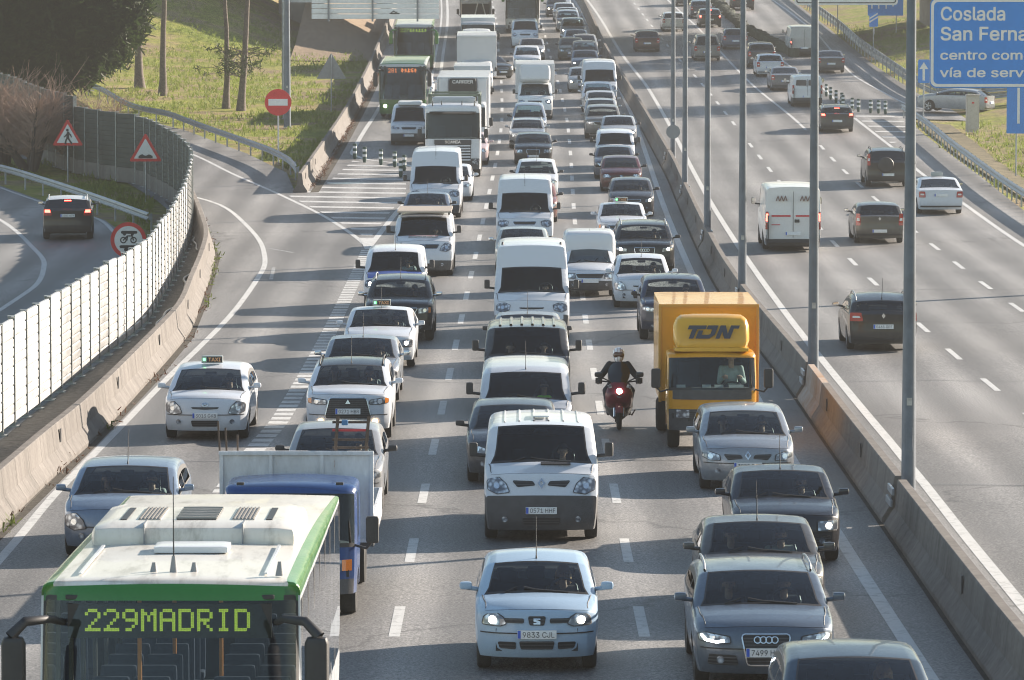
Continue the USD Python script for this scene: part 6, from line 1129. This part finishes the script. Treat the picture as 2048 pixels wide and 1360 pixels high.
loftz([(.42, .42, .20, .16), (.50, .36, .27, .2), (.62, .30, .30, .24), (.76, .26, .30, .24), (.86, .28, .26, .2), (.96, .32, .20, .14), (1.02, .34, .14, .1)]).build('front_fairing', SR, o, 60)
loftz([(.20, .55, .10, .25), (.30, .55, .22, .34), (.45, .6, .31, .4), (.62, .62, .30, .35), (.70, .62, .25, .3)]).build('lower_fairing', SB, o, 60)
MB().rbox((0, 1.25, .62), (.40, 1.2, .34), .12, 4).build('tail_body', SR, o, 60); MB().rbox((0, 1.2, .80), (.34, .95, .12), .05, 4).build('saddle', SEAT, o, 60); MB().rbox((0, 1.95, 1.0), (.42, .38, .3), .1, 4).build('top_box', SB, o, 60)
th = np.linspace(0, 2*np.pi, 20, endpoint=False); g = [(0, 0)]+[(np.cos(t), np.sin(t)) for t in th]; V = np.array([(x*.235, .20+.18*((z*.5+.5))+.10*x*x, 1.19+z*.25) for x, z in g]); F = [[0, k+1, (k+1) % 20+1] for k in range(20)]
obj('windshield', (np.vstack([V, V+np.array([0, .006, 0])]), np.array(F+[[a+21, c+21, b+21] for a, b, c in F])), SMOKE, o, True)
obj('headlight', MB().cyl((0, .06, .83), (0, .015, .83), .064, .055, 18).mesh(), LIT, o, 50); MB().rbox((0, .05, .73), (.12, .05, .08), .03, 3).build('lower_lamp', LAMP, o, True)
for s in (-1, 1):
    MB().rbox((s*.20, .11, .93), (.10, .06, .09), .03, 3, ry=s*.4).build('indicator', LAMP, o, True); MB().rbox((s*.44, .27, 1.17), (.17, .08, .11), .045, 4).tube([(s*.2, .33, 1.02), (s*.36, .3, 1.10), (s*.44, .29, 1.14)], .016, 6).build('mirror', SB, o, 50)
    MB().tube([(s*.10, .30, .66), (s*.10, .18, .28)], .03, 8).build('fork_leg', CHROME, o, 50); MB().rbox((s*.43, .42, 1.03), (.16, .07, .14), .03, 3).build('hand_guard', SB, o, 50)
MB().tube([(-.42, .46, 1.02), (-.2, .42, 1.0), (.2, .42, 1.0), (.42, .46, 1.02)], .017, 6).build('handlebar', SB, o, 50)
for nm, yy in (('front', .18), ('rear', 1.72)):
    w = empty('wheel', (0, yy, .28), parent=o); MB().lathe_x([(-.03, .16), (-.055, .21), (-.052, .25), (-.03, .275), (0, .282), (.03, .275), (.052, .25), (.055, .21), (.03, .16)], 26).build('tyre', RUBBER, w, 50); MB().lathe_x([(-.03, .165), (-.02, .03), (.02, .03), (.03, .165)], 20).build('rim', ALLOY, w, 50)
a = np.linspace(.35, 2.7, 10); V = np.vstack([np.column_stack([np.full(10, x), .18-np.cos(a)*.31, .28+np.sin(a)*(.31 if abs(x) < .06 else .27)]) for x in (-.08, -.05, 0, .05, .08)]); i = np.arange(9)[None]; j = np.arange(4)[:, None]*10
obj('front_mudguard', (V, np.stack([i+j, i+j+1, i+j+11, i+j+10], -1).reshape(-1, 4)), SR, o, True); MB().tube([(.2, 1.3, .3), (.3, 1.2, .22), (.36, 1.1, .34)], .018, 6).build('side_stand', BLACK, o); MB().tube([(.2, 1.0, .3), (.24, 1.6, .36), (.25, 2.0, .42)], .05, 10).build('exhaust', STEEL, o, 50)
rd = empty('person', (sx_, sy_, sz_)); tag(rd, 'rider in black jacket and white and red helmet on the scooter', 'person')
hd = np.array([0, .72, 1.56]); B = [((.09, 1.02, .93), .105, (-.09, 1.02, .93), .105), ((0, 1.0, .95), .13, (0, .9, 1.24), .14), ((.12, .89, 1.3), .085, (-.12, .89, 1.3), .085), ((0, .86, 1.36), .06, (0, .78, 1.46), .058)] + head_parts(hd); J = [((.09, 1.02, .95), .118, (-.09, 1.02, .95), .118), ((0, 1.0, .95), .145, (0, .9, 1.24), .158), ((.13, .89, 1.3), .10, (-.13, .89, 1.3), .10), ((0, .87, 1.34), .085, (0, .82, 1.41), .072)]; T = []; G = []
for s in (-1, 1):
    sh, el, ha = np.array([s*.19, .87, 1.33]), np.array([s*.36, .72, 1.12]), np.array([s*.42, .49, 1.05]); B += [(sh, .06, el, .045), (el, .042, ha, .03)]+hand_bones(ha, (0, -1, -.1), (-s, 0, 0), (0, 0, 1)); J += [(sh, .082, el, .066), (el, .064, el+(ha-el)*.92, .05)]; G += hand_bones(ha, (0, -1, -.1), (-s, 0, 0), (0, 0, 1), 1.22)
    kn, an = np.array([s*.27, .58, .80]), np.array([s*.22, .78, .36]); B += [((s*.11, .98, .92), .09, kn, .062), (kn, .06, an, .042), (an+[0, .03, -.03], .042, an+[0, -.16, -.05], .034)]; T += [((s*.11, .98, .92), .105, kn, .078), (kn, .076, an, .055)]; G += [(an+[0, .03, -.03], .052, an+[0, -.17, -.05], .044)]
obj('body', fused(B, .03, 6), SKIN, rd, True); obj('jacket', fused(J, .03, 6), M_plain_cache('black_coat', None), rd, True); obj('trousers', fused(T, .035, 6), M_plain_cache('dark_trousers', None), rd, True); obj('gloves_and_boots', fused(G, .012, 3), SB, rd, True)
he = fused([(hd+[0, .02, .03], .128, hd+[0, -.01, -.03], .122), (hd+[0, -.05, -.08], .085, hd+[0, -.03, -.07], .1)], .03, 5); hp_ = obj('helmet', he, usdkit.material(stage, '/World/Looks/helmet_paint', {'g': ('texture_coordinate', {}), 'w': ('wave_texture', {'scale': 2.6, 'distortion': 2.5, 'detail': 1.0, 'bands_direction': 'x'}), 'r': ('rgb_ramp', {'ramp': [(.42, (.7, .7, .7)), (.5, (.45, .03, .03)), (.62, (.03, .03, .035)), (.75, (.7, .7, .7))]}), 'p': ('principled_bsdf', {'roughness': .2, 'coat_weight': 1.0})}, [('g.object', 'w.vector'), ('w.fac', 'r.fac'), ('r.color', 'p.base_color')], surface='p.BSDF'), rd, True)
vz = fused([(hd+[.05, -.065, .0], .072, hd+[-.05, -.065, .0], .072)], .02, 3); obj('visor', vz, M_plain_cache('visor_amber', (.10, .045, .02), .08, coat=1.0), hp_, True)
# ------------------------------------------------------------------ the traffic.  colours are base colours
SIL, SILB, WHT, BLK, DGR, GRYC, NAVY, RED = (.24, .26, .285), (.15, .195, .26), (.50, .53, .57), (.010, .011, .013), (.035, .037, .042), (.10, .104, .11), (.012, .018, .038), (.055, .007, .009)
GQ = 'cars queuing towards the camera'; GO = 'cars driving away on the right carriageway'
dd = lambda s: ('driver_dark', 'driver behind the windscreen of '+s); dl = lambda s: ('driver_light', 'driver in light shirt behind the windscreen of '+s); df_ = lambda s: ('driver_fair', 'fair haired driver behind the windscreen of '+s); pp = lambda s: ('passenger_dark', 'front passenger beside the driver of '+s)
def q(label, typ, X, Y, col, **k): return car(label, typ, X, Y, col, group=GQ, **k)
# merging lane and left lane
q('silver blue hatchback at the left edge beside the nearest bus roof', 'hatch', -6.36, 72.1, SILB, metal=.4, hl='long', grille='slot', ant='front', driver=dl('the silver blue hatchback by the bus'), passenger=pp('the silver blue hatchback by the bus'), fog=True, W=1.84, L=4.35)
q('white taxi hatchback with roof sign alone in the merging lane', 'hatch', -6.36, 92.8, WHT, hl='long', grille='slot', plate='3013 GKB', badge=('oval', -.10), taxi=True, driver=dd('the white taxi in the merging lane'), fog=True, W=1.74, L=4.4, yc=.95, H=1.45, hf=.86, cat='taxi', plate_z=.53)
q('white hatchback with dark roof rack seen above the white headboard of the blue lorry', 'hatch', -3.16, 79.0, (.20, .21, .225), mirror='black', hl='wedge', grille='bar', driver=dd('the pale hatchback behind the blue lorry'))
q('white crossover with a large black trapezoid grille and lit fog lamps', 'suv', -3.40, 92.8, WHT, hl='slim', grille='jaw', plate='0271 HBR', badge=('three', -.13), fog='lit', H=1.54, hw=1.45, hr=1.46, hf=.95, hc=1.09, W=1.78, L=4.3, roofcol=BLK, rails='black', ant='front', driver=dl('the white crossover with black grille'), passenger=pp('the white crossover with black grille'), zl=.24, lower=True)
q('silver saloon between the white crossover and the white taxi', 'sedan', -3.45, 101.6, SIL, metal=.5, mirror='chrome', hl='wedge', grille='bar', ant='front', driver=df_('the silver saloon behind the white crossover'))
q('white taxi saloon with green light on its roof sign in the left lane', 'sedan', -3.30, 111.0, WHT, hl='square', grille='bar', taxi=True, lit='right', ant='front', driver=dd('the white taxi in the left lane'), bumper=None, cat='taxi')
q('black off-roader with grey roof rails ahead of the taxi saloon', 'suv', -3.02, 119.5, BLK, mirror='chrome', hl='square', grille='wide', rails='silver', ant='front', driver=dd('the black off-roader'), fog=True)
def hood_blue(E, S, T, o): pass
q('white small van with a blue bonnet and lit headlamp', 'svan', -3.42, 129.8, (.58, .60, .63), hl='tall', grille='bar', hoodcol=(.05, .09, .30), lit='left', bumper=DARKPL, ant='front', driver=dl('the small van with blue bonnet'), cat='van', name='van')
def rack(E, S, T, o):
    MB().box((0, 1.55, 2.02), (1.75, .5, .05)).box((0, 3.2, 2.02), (1.75, 2.4, .04)).build('rack_board', M_plain_cache('rack_wood', (.30, .26, .22), .7), o)
    for yy in (1.6, 2.6, 3.8):
        for sx in (-1, 1): MB().box((sx*.8, yy, 1.97), (.06, .06, .12)).build('rack_foot', BLACK, o)
    m = txt('www.armonbella.es', .07, .003, True, width=.95); v = m.vertices
    for t, hh, ww, yy, mt in (('www.armonbella.es', .075, .95, .24, M_plain_cache('red_ink', (.4, .06, .05), .5)), ('REFORMAS EN GENERAL', .06, .95, .13, INK)):
        m = txt(t, hh, .003, True, width=ww); v = m.vertices; y_ = yy+.12-v[:, 1]*1.6; z_ = np.interp(y_, S.ys, [float(z) for z in S.Zh[:, -1]])+.02-0.05*(v[:, 0]/.85)**2; w = S.warp(np.stack([v[:, 0], y_, z_], 1))+np.array([0, 0, .014]); obj('bonnet_lettering', (w, m.faces), mt, o)
q('white delivery van with a loaded roof rack and red lettering on its bonnet', 'mvan', -2.86, 144.6, WHT, hl='long', grille='wide', badge=('star', -.14), bumper=DARKPL, driver=dd('the white van with roof rack'), extra=rack, plate_z=.50, cat='van', name='van')
q('blue grey saloon between the roof rack van and the tall white van', 'sedan', -3.18, 166.2, (.10, .125, .17), metal=.4, mirror='black', driver=dd('the blue grey saloon'), passenger=pp('the blue grey saloon'), ant='front')
q('tall white high roof van left of the lane line, with twin bonnet slots', 'bvan', -2.98, 174.0, WHT, hl='tall', grille='bar', bumper=DARKPL, ant='front', driver=dl('the tall white van in the left lane'), cat='van', name='van', extra=lambda E, S, T, o: [MB().box((sx*.5, .60, 1.345), (.4, .06, .03), rx=.3).build('bonnet_slot', BLACK, o) for sx in (-1, 1)])
q('white hatchback peeping out right of the tall white van', 'hatch', -2.5, 184.2, WHT, detail=1)
q('pale car with red tint right behind the slatted lorry cab', 'hatch', -1.98, 208.4, (.45, .36, .36), hl='oval', detail=1, lower=True)
q('white old passenger van with roof pod beside the hatched area', 'svan', -5.12, 223.4, WHT, H=1.95, hw=1.82, hr=1.9, W=1.85, hl='slim', grille='bar', bumper=DARKPL, detail=1, cat='van', name='van', extra=lambda E, S, T, o: obj('roof_pod', MB().rbox((0, 2.3, 2.0), (1.2, 1.6, .2), .08, 4).mesh(), WHITEP, o, 60))
q('small white car between the two green buses', 'mini', -5.35, 262.0, WHT, detail=1)
q('white high roof van with dark windscreen above the box lorries, left lane', 'bvan', -2.3, 291.0, WHT, hl='tall', bumper=DARKPL, detail=1, cat='van', name='van', ant='front')
# middle lane
q('pale blue small hatchback with lit headlamps, nearest in the middle lane', 'mini', .33, 59.15, (.27, .37, .48), hl='oval', grille='slits', badge=('s', -.125), plate='9833 CJL', lit='both', ant='front', driver=df_('the pale blue small hatchback'), plate_z=.53, tum=.36)
def trafic(E, S, T, o):
    E('bonnet_vent', MB().box((.24, .44, 1.295), (.50, .08, .02), rx=.34).mesh(), BLACK)
    roof_ribs(E, S, [-.62+k*.25 for k in range(6)], 1.75, 4.5, WHITEP)
    E('roof_hatch', MB().rbox((.0, 2.3, 1.955), (.28, .7, .03), .01, 2).mesh(), WHITEP)
q('white van with black bumper and diamond badge in the middle lane', 'mvan', .49, 74.6, WHT, hl='long', grille='twin', badge=('diamond', -.135), plate='0571 HHF', bumper=DARKPL, bump_z=.75, driver=dl('the white van with diamond badge'), extra=trafic, cat='van', name='van', plate_z=.55, ant=None)
q('dark grey hatchback hidden behind the white diamond badged van', 'hatch', .02, 84.0, (.045, .052, .062), metal=.3, mirror='black', hl='wedge', driver=dd('the dark grey hatchback'))
q('silver white passenger van with yellow vests visible inside', 'mvan', .27, 86.9+1.4, (.46, .48, .51), L=4.6, W=1.85, H=1.82, hw=1.70, hr=1.79, hf=1.05, hc=1.22, metal=.2, hl='long', grille='bar', ant='front', driver=('driver_vest', 'driver in a yellow safety vest behind a van windscreen'), cat='van', name='van', bumper=None)
q('grey van with ribbed roof and two men in front', 'mvan', .33, 98.6, (.06, .063, .067), metal=.3, hl='wedge', grille='wide', driver=dl('the grey van with ribbed roof'), passenger=pp('the grey van with ribbed roof'), cat='van', name='van', extra=lambda E, S, T, o: roof_ribs(E, S, [-.6+k*.24 for k in range(6)], 1.6, 4.3, paint((.105, .11, .115), .3), .07))
q('grey car hidden between the grey van and the tall white van', 'sedan', .37, 109.2, (.20, .21, .22), metal=.3, mirror='black', ant='front', detail=1)
q('tall white high roof van with black roof gutters in the middle lane', 'bvan', .52, 118.7, WHT, hl='tall', grille='slot', bumper=DARKPL, bump_z=.72, driver=dl('the tall white van with black gutters'), cat='van', name='van', W=2.0, extra=lambda E, S, T, o: [obj('roof_gutter', MB().tube([(sx*.80, 1.5, 2.06), (sx*.79, 1.75, 2.36), (sx*.78, 2.3, 2.56)], .035, 6).mesh(), BLACK, o) for sx in (-1, 1)])
q('silver green saloon hidden between two tall white vans', 'sedan', .33, 146.0, (.33, .36, .35), metal=.4, mirror='chrome', detail=2)
def express(E, S, T, o): obj('cargo_box', MB().rbox((0, 2.85, 1.32), (1.62, 2.1, 1.14), .26, 6).mesh(), paint(WHT), o, 60)
q('old white van with a rounded tall cargo box behind its low cab', 'hatch', 2.36, 135.9, WHT, W=1.60, L=4.0, H=1.44, hl='square', grille='wide', bumper=DARKPL, bump_z=.50, extra=express, driver=dl('the old white box van'), cat='van', name='van', ant='front', lower=False, mirror='black', yr=2.4, yb=2.7, hb=1.3)
q('tall white minibus with dark wide windscreen and tall headlamps', 'bvan', .44, 156.6, WHT, hl='tall', grille='bar', bumper=DARKPL, ant='front', H=2.5, hr=2.42, driver=dd('the tall white minibus'), cat='van', name='van', extra=lambda E, S, T, o: MB().box((0, .60, 1.345), (1.1, .06, .03), rx=.3).build('bonnet_slot', BLACK, o))
q('reddish brown hatchback showing only its right flank behind the tall minibus', 'hatch', .86, 171.5, (.16, .07, .06), detail=1, mirror='black')
q('white people carrier with dark windscreen above the tall minibus', 'mpv', 1.0, 185.0, WHT, detail=1, mirror='black', ant='front')
q('black estate car with bright oval headlamp pods in the middle lane', 'wagon', .98, 208.6, BLK, hl='square', grille='big', detail=1, mirror='black', plate_z=.42)
q('silver car with roof rails behind the black estate', 'wagon', .74, 220.4, SIL, metal=.5, detail=1, rails='silver')
q('blue grey people carrier behind the silver estate', 'mpv', .86, 228.6, (.19, .23, .29), metal=.3, detail=1, mirror='black', H=1.72, hw=1.62, hr=1.64)
q('grey roofed car hidden behind the white peaked box van', 'hatch', 1.75, 274.0, (.22, .21, .19), detail=1)
q('black saloon slanting across from lane to lane, far up the road', 'sedan', -.55, 283.5, BLK, yaw=.42, detail=1, lit='left', plate_z=.45)
q('white people carrier far up the middle lane beside the slanting black saloon', 'mpv', .98, 291, WHT, detail=1, mirror='black')
q('silver saloon just beyond the white people carrier', 'sedan', 1.35, 304, SIL, detail=1, lit='right')
q('white van with two men far up the middle lane below the white bus', 'mvan', .92, 318.5, WHT, detail=1, cat='van', name='van', hl='tall')
q('small white topped car right in front of the white bus', 'hatch', 1.05, 331, WHT, detail=1)
# right lane
q('dark blue grey hatchback cut off by the bottom edge', 'hatch', 3.90, 49.0, (.022, .04, .06), metal=.3, driver=df_('the dark blue grey hatchback at the bottom edge'), ant=None, W=1.78)
q('silver blue saloon with white light strips and four ring badge', 'wagon', 3.28, 57.6, (.085, .11, .145), metal=.5, hl='slim', grille='big', badge=('rings', -.135), plate='7499 HGY', lit='led', rails='silver', driver=dd('the saloon with four ring badge'), passenger=pp('the saloon with four ring badge'), W=1.83, whl=1, yr=3.9, plate_z=.50)
q('grey saloon with chrome bonnet star close behind the four ring car', 'sedan', 3.60, 63.6, (.075, .073, .071), metal=.5, driver=dl('the grey saloon with bonnet star'), passenger=pp('the grey saloon with bonnet star'), ant='front', W=1.78, extra=lambda E, S, T, o: E('bonnet_star', MB().tube([(0, .12, .80), (0, .12, .9)], .008, 6).tube(np.column_stack([.035*np.cos(np.linspace(0, 6.3, 13)), np.full(13, .12), .90+.035*np.sin(np.linspace(0, 6.3, 13))]), .006, 5).mesh(), CHROME))
q('dark navy saloon with ribbed grille beside the shoulder line', 'sedan', 4.40, 71.4, (.008, .010, .016), hl='square', grille='big', driver=dd('the dark navy saloon'), ant='front', lit='right', W=1.75)
q('silver hatchback with a dark bumper strip right below the yellow lorry', 'hatch', 4.36, 82.7, SIL, metal=.5, hl='wedge', grille='twin', badge=('diamond', -.11), plate='3250 BCF', driver=dd('the silver hatchback below the yellow lorry'), passenger=pp('the silver hatchback below the yellow lorry'), W=1.76, L=4.5, fog=True)
q('dark blue off-roader with lit headlamp behind the yellow lorry', 'suv', 4.34, 119.7, NAVY, hl='wedge', lit='right', fog=True, driver=dd('the dark blue off-roader'), passenger=None, mirror='black')
q('white small hatchback left of the dark blue off-roader', 'mini', 3.82, 131.5, WHT, W=1.70, L=3.8, H=1.47, hw=1.39, hr=1.40, hl='long', grille='slot', badge=('oval', -.14), ant='front', driver=dd('the white small hatchback'))
q('black large off-roader with two lit round headlamps', 'suv', 4.28, 145.0, BLK, W=1.95, L=5.0, hl='wedge', grille='big', badge=('rings', -.15), lit='both', rails='silver', mirror='black', driver=dd('the black large off-roader'), ant=None)
q('white taxi saloon with green and red roof sign in the right lane', 'sedan', 3.92, 159.8, WHT, hl='square', grille='wide', taxi=True, cat='taxi', driver=None)
q('black hatchback with one bright headlamp behind the taxi', 'hatch', 4.66, 174.8, (.03, .032, .04), lit='right', mirror='black', driver=dd('the black hatchback behind the taxi'))
q('dark red hatchback with a round badge in the right lane', 'hatch', 4.62, 190.2, RED, hl='oval', grille='slits', badge=('s', -.12), mirror='black', detail=2, plate_z=.52)
q('navy car just behind the dark red hatchback', 'sedan', 4.52, 198.4, (.04, .05, .075), detail=1, mirror='black')
q('white small van with wide dark windscreen in the right lane', 'svan', 4.70, 204.6, WHT, detail=1, H=1.75, hw=1.64, hr=1.7, cat='van', name='van', hl='tall')
q('silver saloon nearest the shoulder, above the white small van', 'sedan', 5.30, 223.0, SIL, detail=1, mirror='black', lit='right')
q('grey off-roader with broad bonnet left of the silver saloon', 'suv', 4.62, 228.2, (.13, .13, .125), detail=1, hl='square', grille='wide')
q('silver estate with roof rails and one lit headlamp farther up the right lane', 'wagon', 4.72, 238.2, (.27, .29, .31), metal=.4, detail=1, rails='silver', lit='left')
q('pale grey car behind the silver estate', 'hatch', 4.84, 245.2, (.33, .34, .36), detail=1)
q('white people carrier right below the tall white van of the right lane', 'mpv', 4.80, 251.2, WHT, detail=1)
q('tall white high roof van in the right lane', 'bvan', 5.02, 257.6, WHT, detail=1, H=2.45, hr=2.38, cat='van', name='van', hl='tall', bumper=DARKPL)
for lab, typ, x, y, col, k in [
    ('silver car peeping out left of the tall white van', 'hatch', 4.25, 269.5, SIL, dict(lit='left')), ('grey roofed saloon just above the tall white van', 'sedan', 5.02, 277, (.2, .21, .22), {}), ('navy saloon with bright headlamp above the grey roofed one', 'sedan', 4.72, 289.5, (.05, .07, .11), dict(lit='left')),
    ('dark people carrier above the navy saloon', 'mpv', 4.85, 297, DGR, {}), ('dark green car on the left of the right lane far up', 'hatch', 4.02, 304, (.03, .04, .035), dict(mirror='black')), ('silver roofed car far up the right lane', 'hatch', 5.0, 308.5, SIL, {}), ('white saloon far up the right lane', 'sedan', 4.5, 315.5, WHT, {}),
    ('dark silver car with bright headlamp far up the right lane', 'mpv', 4.45, 328.5, (.16, .18, .21), dict(lit='left')), ('blue grey car above the one with bright headlamp', 'mpv', 4.25, 340.5, (.14, .17, .23), {}), ('pale car close to the top edge in the right lane', 'sedan', 4.3, 348.5, SIL, {}), ('light roofed car at the top edge in the right lane', 'hatch', 4.15, 355.5, (.3, .32, .34), {}),
    ('dark car with headlamp on at the top edge, left of the right lane', 'hatch', 3.65, 363.5, DGR, dict(lit='left')), ('farthest silver car of the right lane at the top edge', 'hatch', 4.0, 371, SIL, {})]:
    q(lab, typ, x, y, col, detail=1, **k)
# right carriageway, seen from behind
def a_(label, typ, X, Y, col, **k): return car(label, typ, X, Y, col, rear=True, group=GO, **k)
a_('black estate car with silver roof rails, nearest on the right carriageway', 'wagon', 9.62, 116.2, (.010, .010, .011), mirror='black', rails='silver', plate='0465 GRT', badge=('x', 0), ant='rear', W=1.80, hb=1.06, tz=.80, th=.22, twd=.34, H=1.45, detail=2, pz=.66, driver=('driver_dark', 'driver seen from behind in the black estate car'))
a_('grey brown hatchback beyond the black estate, seen from behind', 'hatch', 13.12, 160.4, (.075, .072, .066), metal=.3, mirror='black', badge=('x', 0), tz=.66, th=.42, twd=.17, pz=.46)
def boxer(E, S, T, o):
    G_ = M_plain_cache('livery_brown', (.18, .12, .10), .5); R_ = M_plain_cache('red_livery', (.45, .03, .04), .5)
    for cx in (-.42, .42):
        for k in range(3): v, f = S.decal(affinity.translate(LineString([(-.12+k*.13-.05, 1.78), (-.12+k*.13+.01, 1.94), (-.12+k*.13+.06, 1.78)]).buffer(.016), cx, 0), .012, True); E('livery_mark', (v, f), G_)
        E('livery_stripe', S.decal(sbox(cx-.33, 1.22, cx+.33, 1.28), .010, True), R_)
    E('door_handle', S.decal(rpoly([(.05, 1.02), (.22, 1.02), (.22, 1.13), (.05, 1.13)], .01), .03, True), BLACK); E('livery_stripe', S.decal(sbox(-.75, .93, -.45, .96), .010, True), R_)
a_('white high roof van with red stripe on its back doors', 'bvan', 9.78, 156.4, (.56, .555, .54), bumper=DARKPL, bump_z=.52, H=2.3, hr=2.26, hw=1.9, L=5.4, tum=.06, tz=.78, th=.62, twd=.12, brake=True, backglass=False, cat='van', name='van', extra=boxer, pz=.64)
a_('black off-roader with a spare wheel on its tail', 'suv', 16.15, 193.2, (.014, .014, .015), mirror='black', tz=.95, th=.5, twd=.13, pz=.56, privacy=True, rails='black', extra=lambda E, S, T, o: E('spare_wheel', MB().lathe_x([(-.1, .05), (-.1, .28), (-.05, .34), (.06, .34), (.1, .3)], 26).mesh()[0][:, [1, 0, 2]] @ np.diag([1, -1, 1]) + np.array([.12, T['L']+.06, .98]) if False else (MB().lathe_x([(.1, .02), (.1, .28), (.05, .34), (-.06, .34), (-.1, .3)], 26).mesh()[0][:, [1, 0, 2]]+np.array([.1, T['L']+.08, .98]), MB().lathe_x([(.1, .02), (.1, .28), (.05, .34), (-.06, .34), (-.1, .3)], 26).mesh()[1][:, ::-1]), BLACK, 50))
a_('white taxi saloon by the right edge line, seen from behind', 'sedan', 16.82, 176.3, WHT, taxi=True, mirror='black', cat='taxi', tz=.68, th=.24, twd=.26, pz=.78, detail=1)
a_('dark hatchback with glowing brake lights at the start of the hatched area', 'wagon', 16.86, 233.5, (.03, .03, .032), brake=True, rails='silver', tz=.80, th=.22, twd=.28, detail=1)
a_('white small van with two back windows, seen from behind', 'svan', 16.78, 256.0, (.58, .59, .60), bumper=DARKPL, tz=.75, th=.5, twd=.12, cat='van', name='van', detail=1)
a_('dark grey saloon ahead of the white small van', 'sedan', 16.46, 271.0, (.10, .105, .12), detail=1)
a_('white hatchback ahead of the dark grey saloon', 'hatch', 16.36, 285.4, WHT, detail=1)
a_('dark off-roader ahead of the white hatchback', 'suv', 16.36, 295.2, (.05, .05, .055), detail=1)
a_('grey people carrier in the second lane, one flank glinting', 'mpv', 13.13, 303.2, (.17, .165, .155), detail=1, mirror='black', H=1.75, hw=1.65, hr=1.67)
a_('dark red car in the lane beside the central barrier', 'hatch', 9.43, 314.0, (.05, .022, .022), detail=1, mirror='black')
a_('white hatchback far up the second lane', 'hatch', 12.25, 341.4, WHT, detail=1)
a_('blue grey saloon near the hedge', 'hatch', 15.72, 317.1, (.07, .085, .13), detail=1)
a_('black car with red brake lights far up near the hedge', 'hatch', 15.26, 347.2, BLK, detail=1, brake=True)
a_('dark blue car beyond the one with red brake lights', 'hatch', 15.15, 361, (.05, .06, .085), detail=1)
a_('dark off-roader on the far slip lane at the top edge', 'suv', 19.2, 374, (.03, .03, .035), detail=1, brake=True)
a_('dark car at the top edge between two lamp posts', 'hatch', 14.7, 381, DGR, detail=1)
a_('pale grey van on the slip lane, seen from behind', 'bvan', 20.0, 308.4, (.38, .375, .36), detail=1, H=2.05, hr=2.0, hw=1.78, L=5.2, backglass=False, bumper=DARKPL, cat='van', name='van', tz=.8, th=.3, twd=.14, brake=True)
a_('dark saloon on the slip lane beside the double guard rail', 'sedan', 20.52, 289.6, (.07, .07, .075), detail=1)
a_('silver coupe turning off sideways behind the utility cabinet', 'hatch', 26.6, 249.9, SIL, metal=.4, detail=2, yaw=1.13, H=1.34, hw=1.28, hr=1.28, L=4.3, tum=.42, hb=.98, whl=0)
a_('black off-roader with red brake lights on the left side road', 'suv', -16.03, 162.2, (.014, .014, .016), mirror='black', brake=True, plate='2183 HTK', rails='silver', privacy=True, yaw=.09, W=1.80, L=4.3, H=1.55, hw=1.46, hr=1.47, tz=.90, th=.24, twd=.30, pz=.90, roofcol=(.45, .46, .47))

# ------------------------------------------------------------------ the air
HZ = MB().box((0, 670, 16), (870, 1690, 38)); hz = obj('haze', HZ.mesh(), usdkit.material(stage, '/World/Looks/haze_air', {'v': ('principled_volume', {'color': (0.96, 0.94, 0.91), 'density': 0.0002, 'anisotropy': 0.55})}, [], volume='v.volume')); tag(hz, kind='stuff')
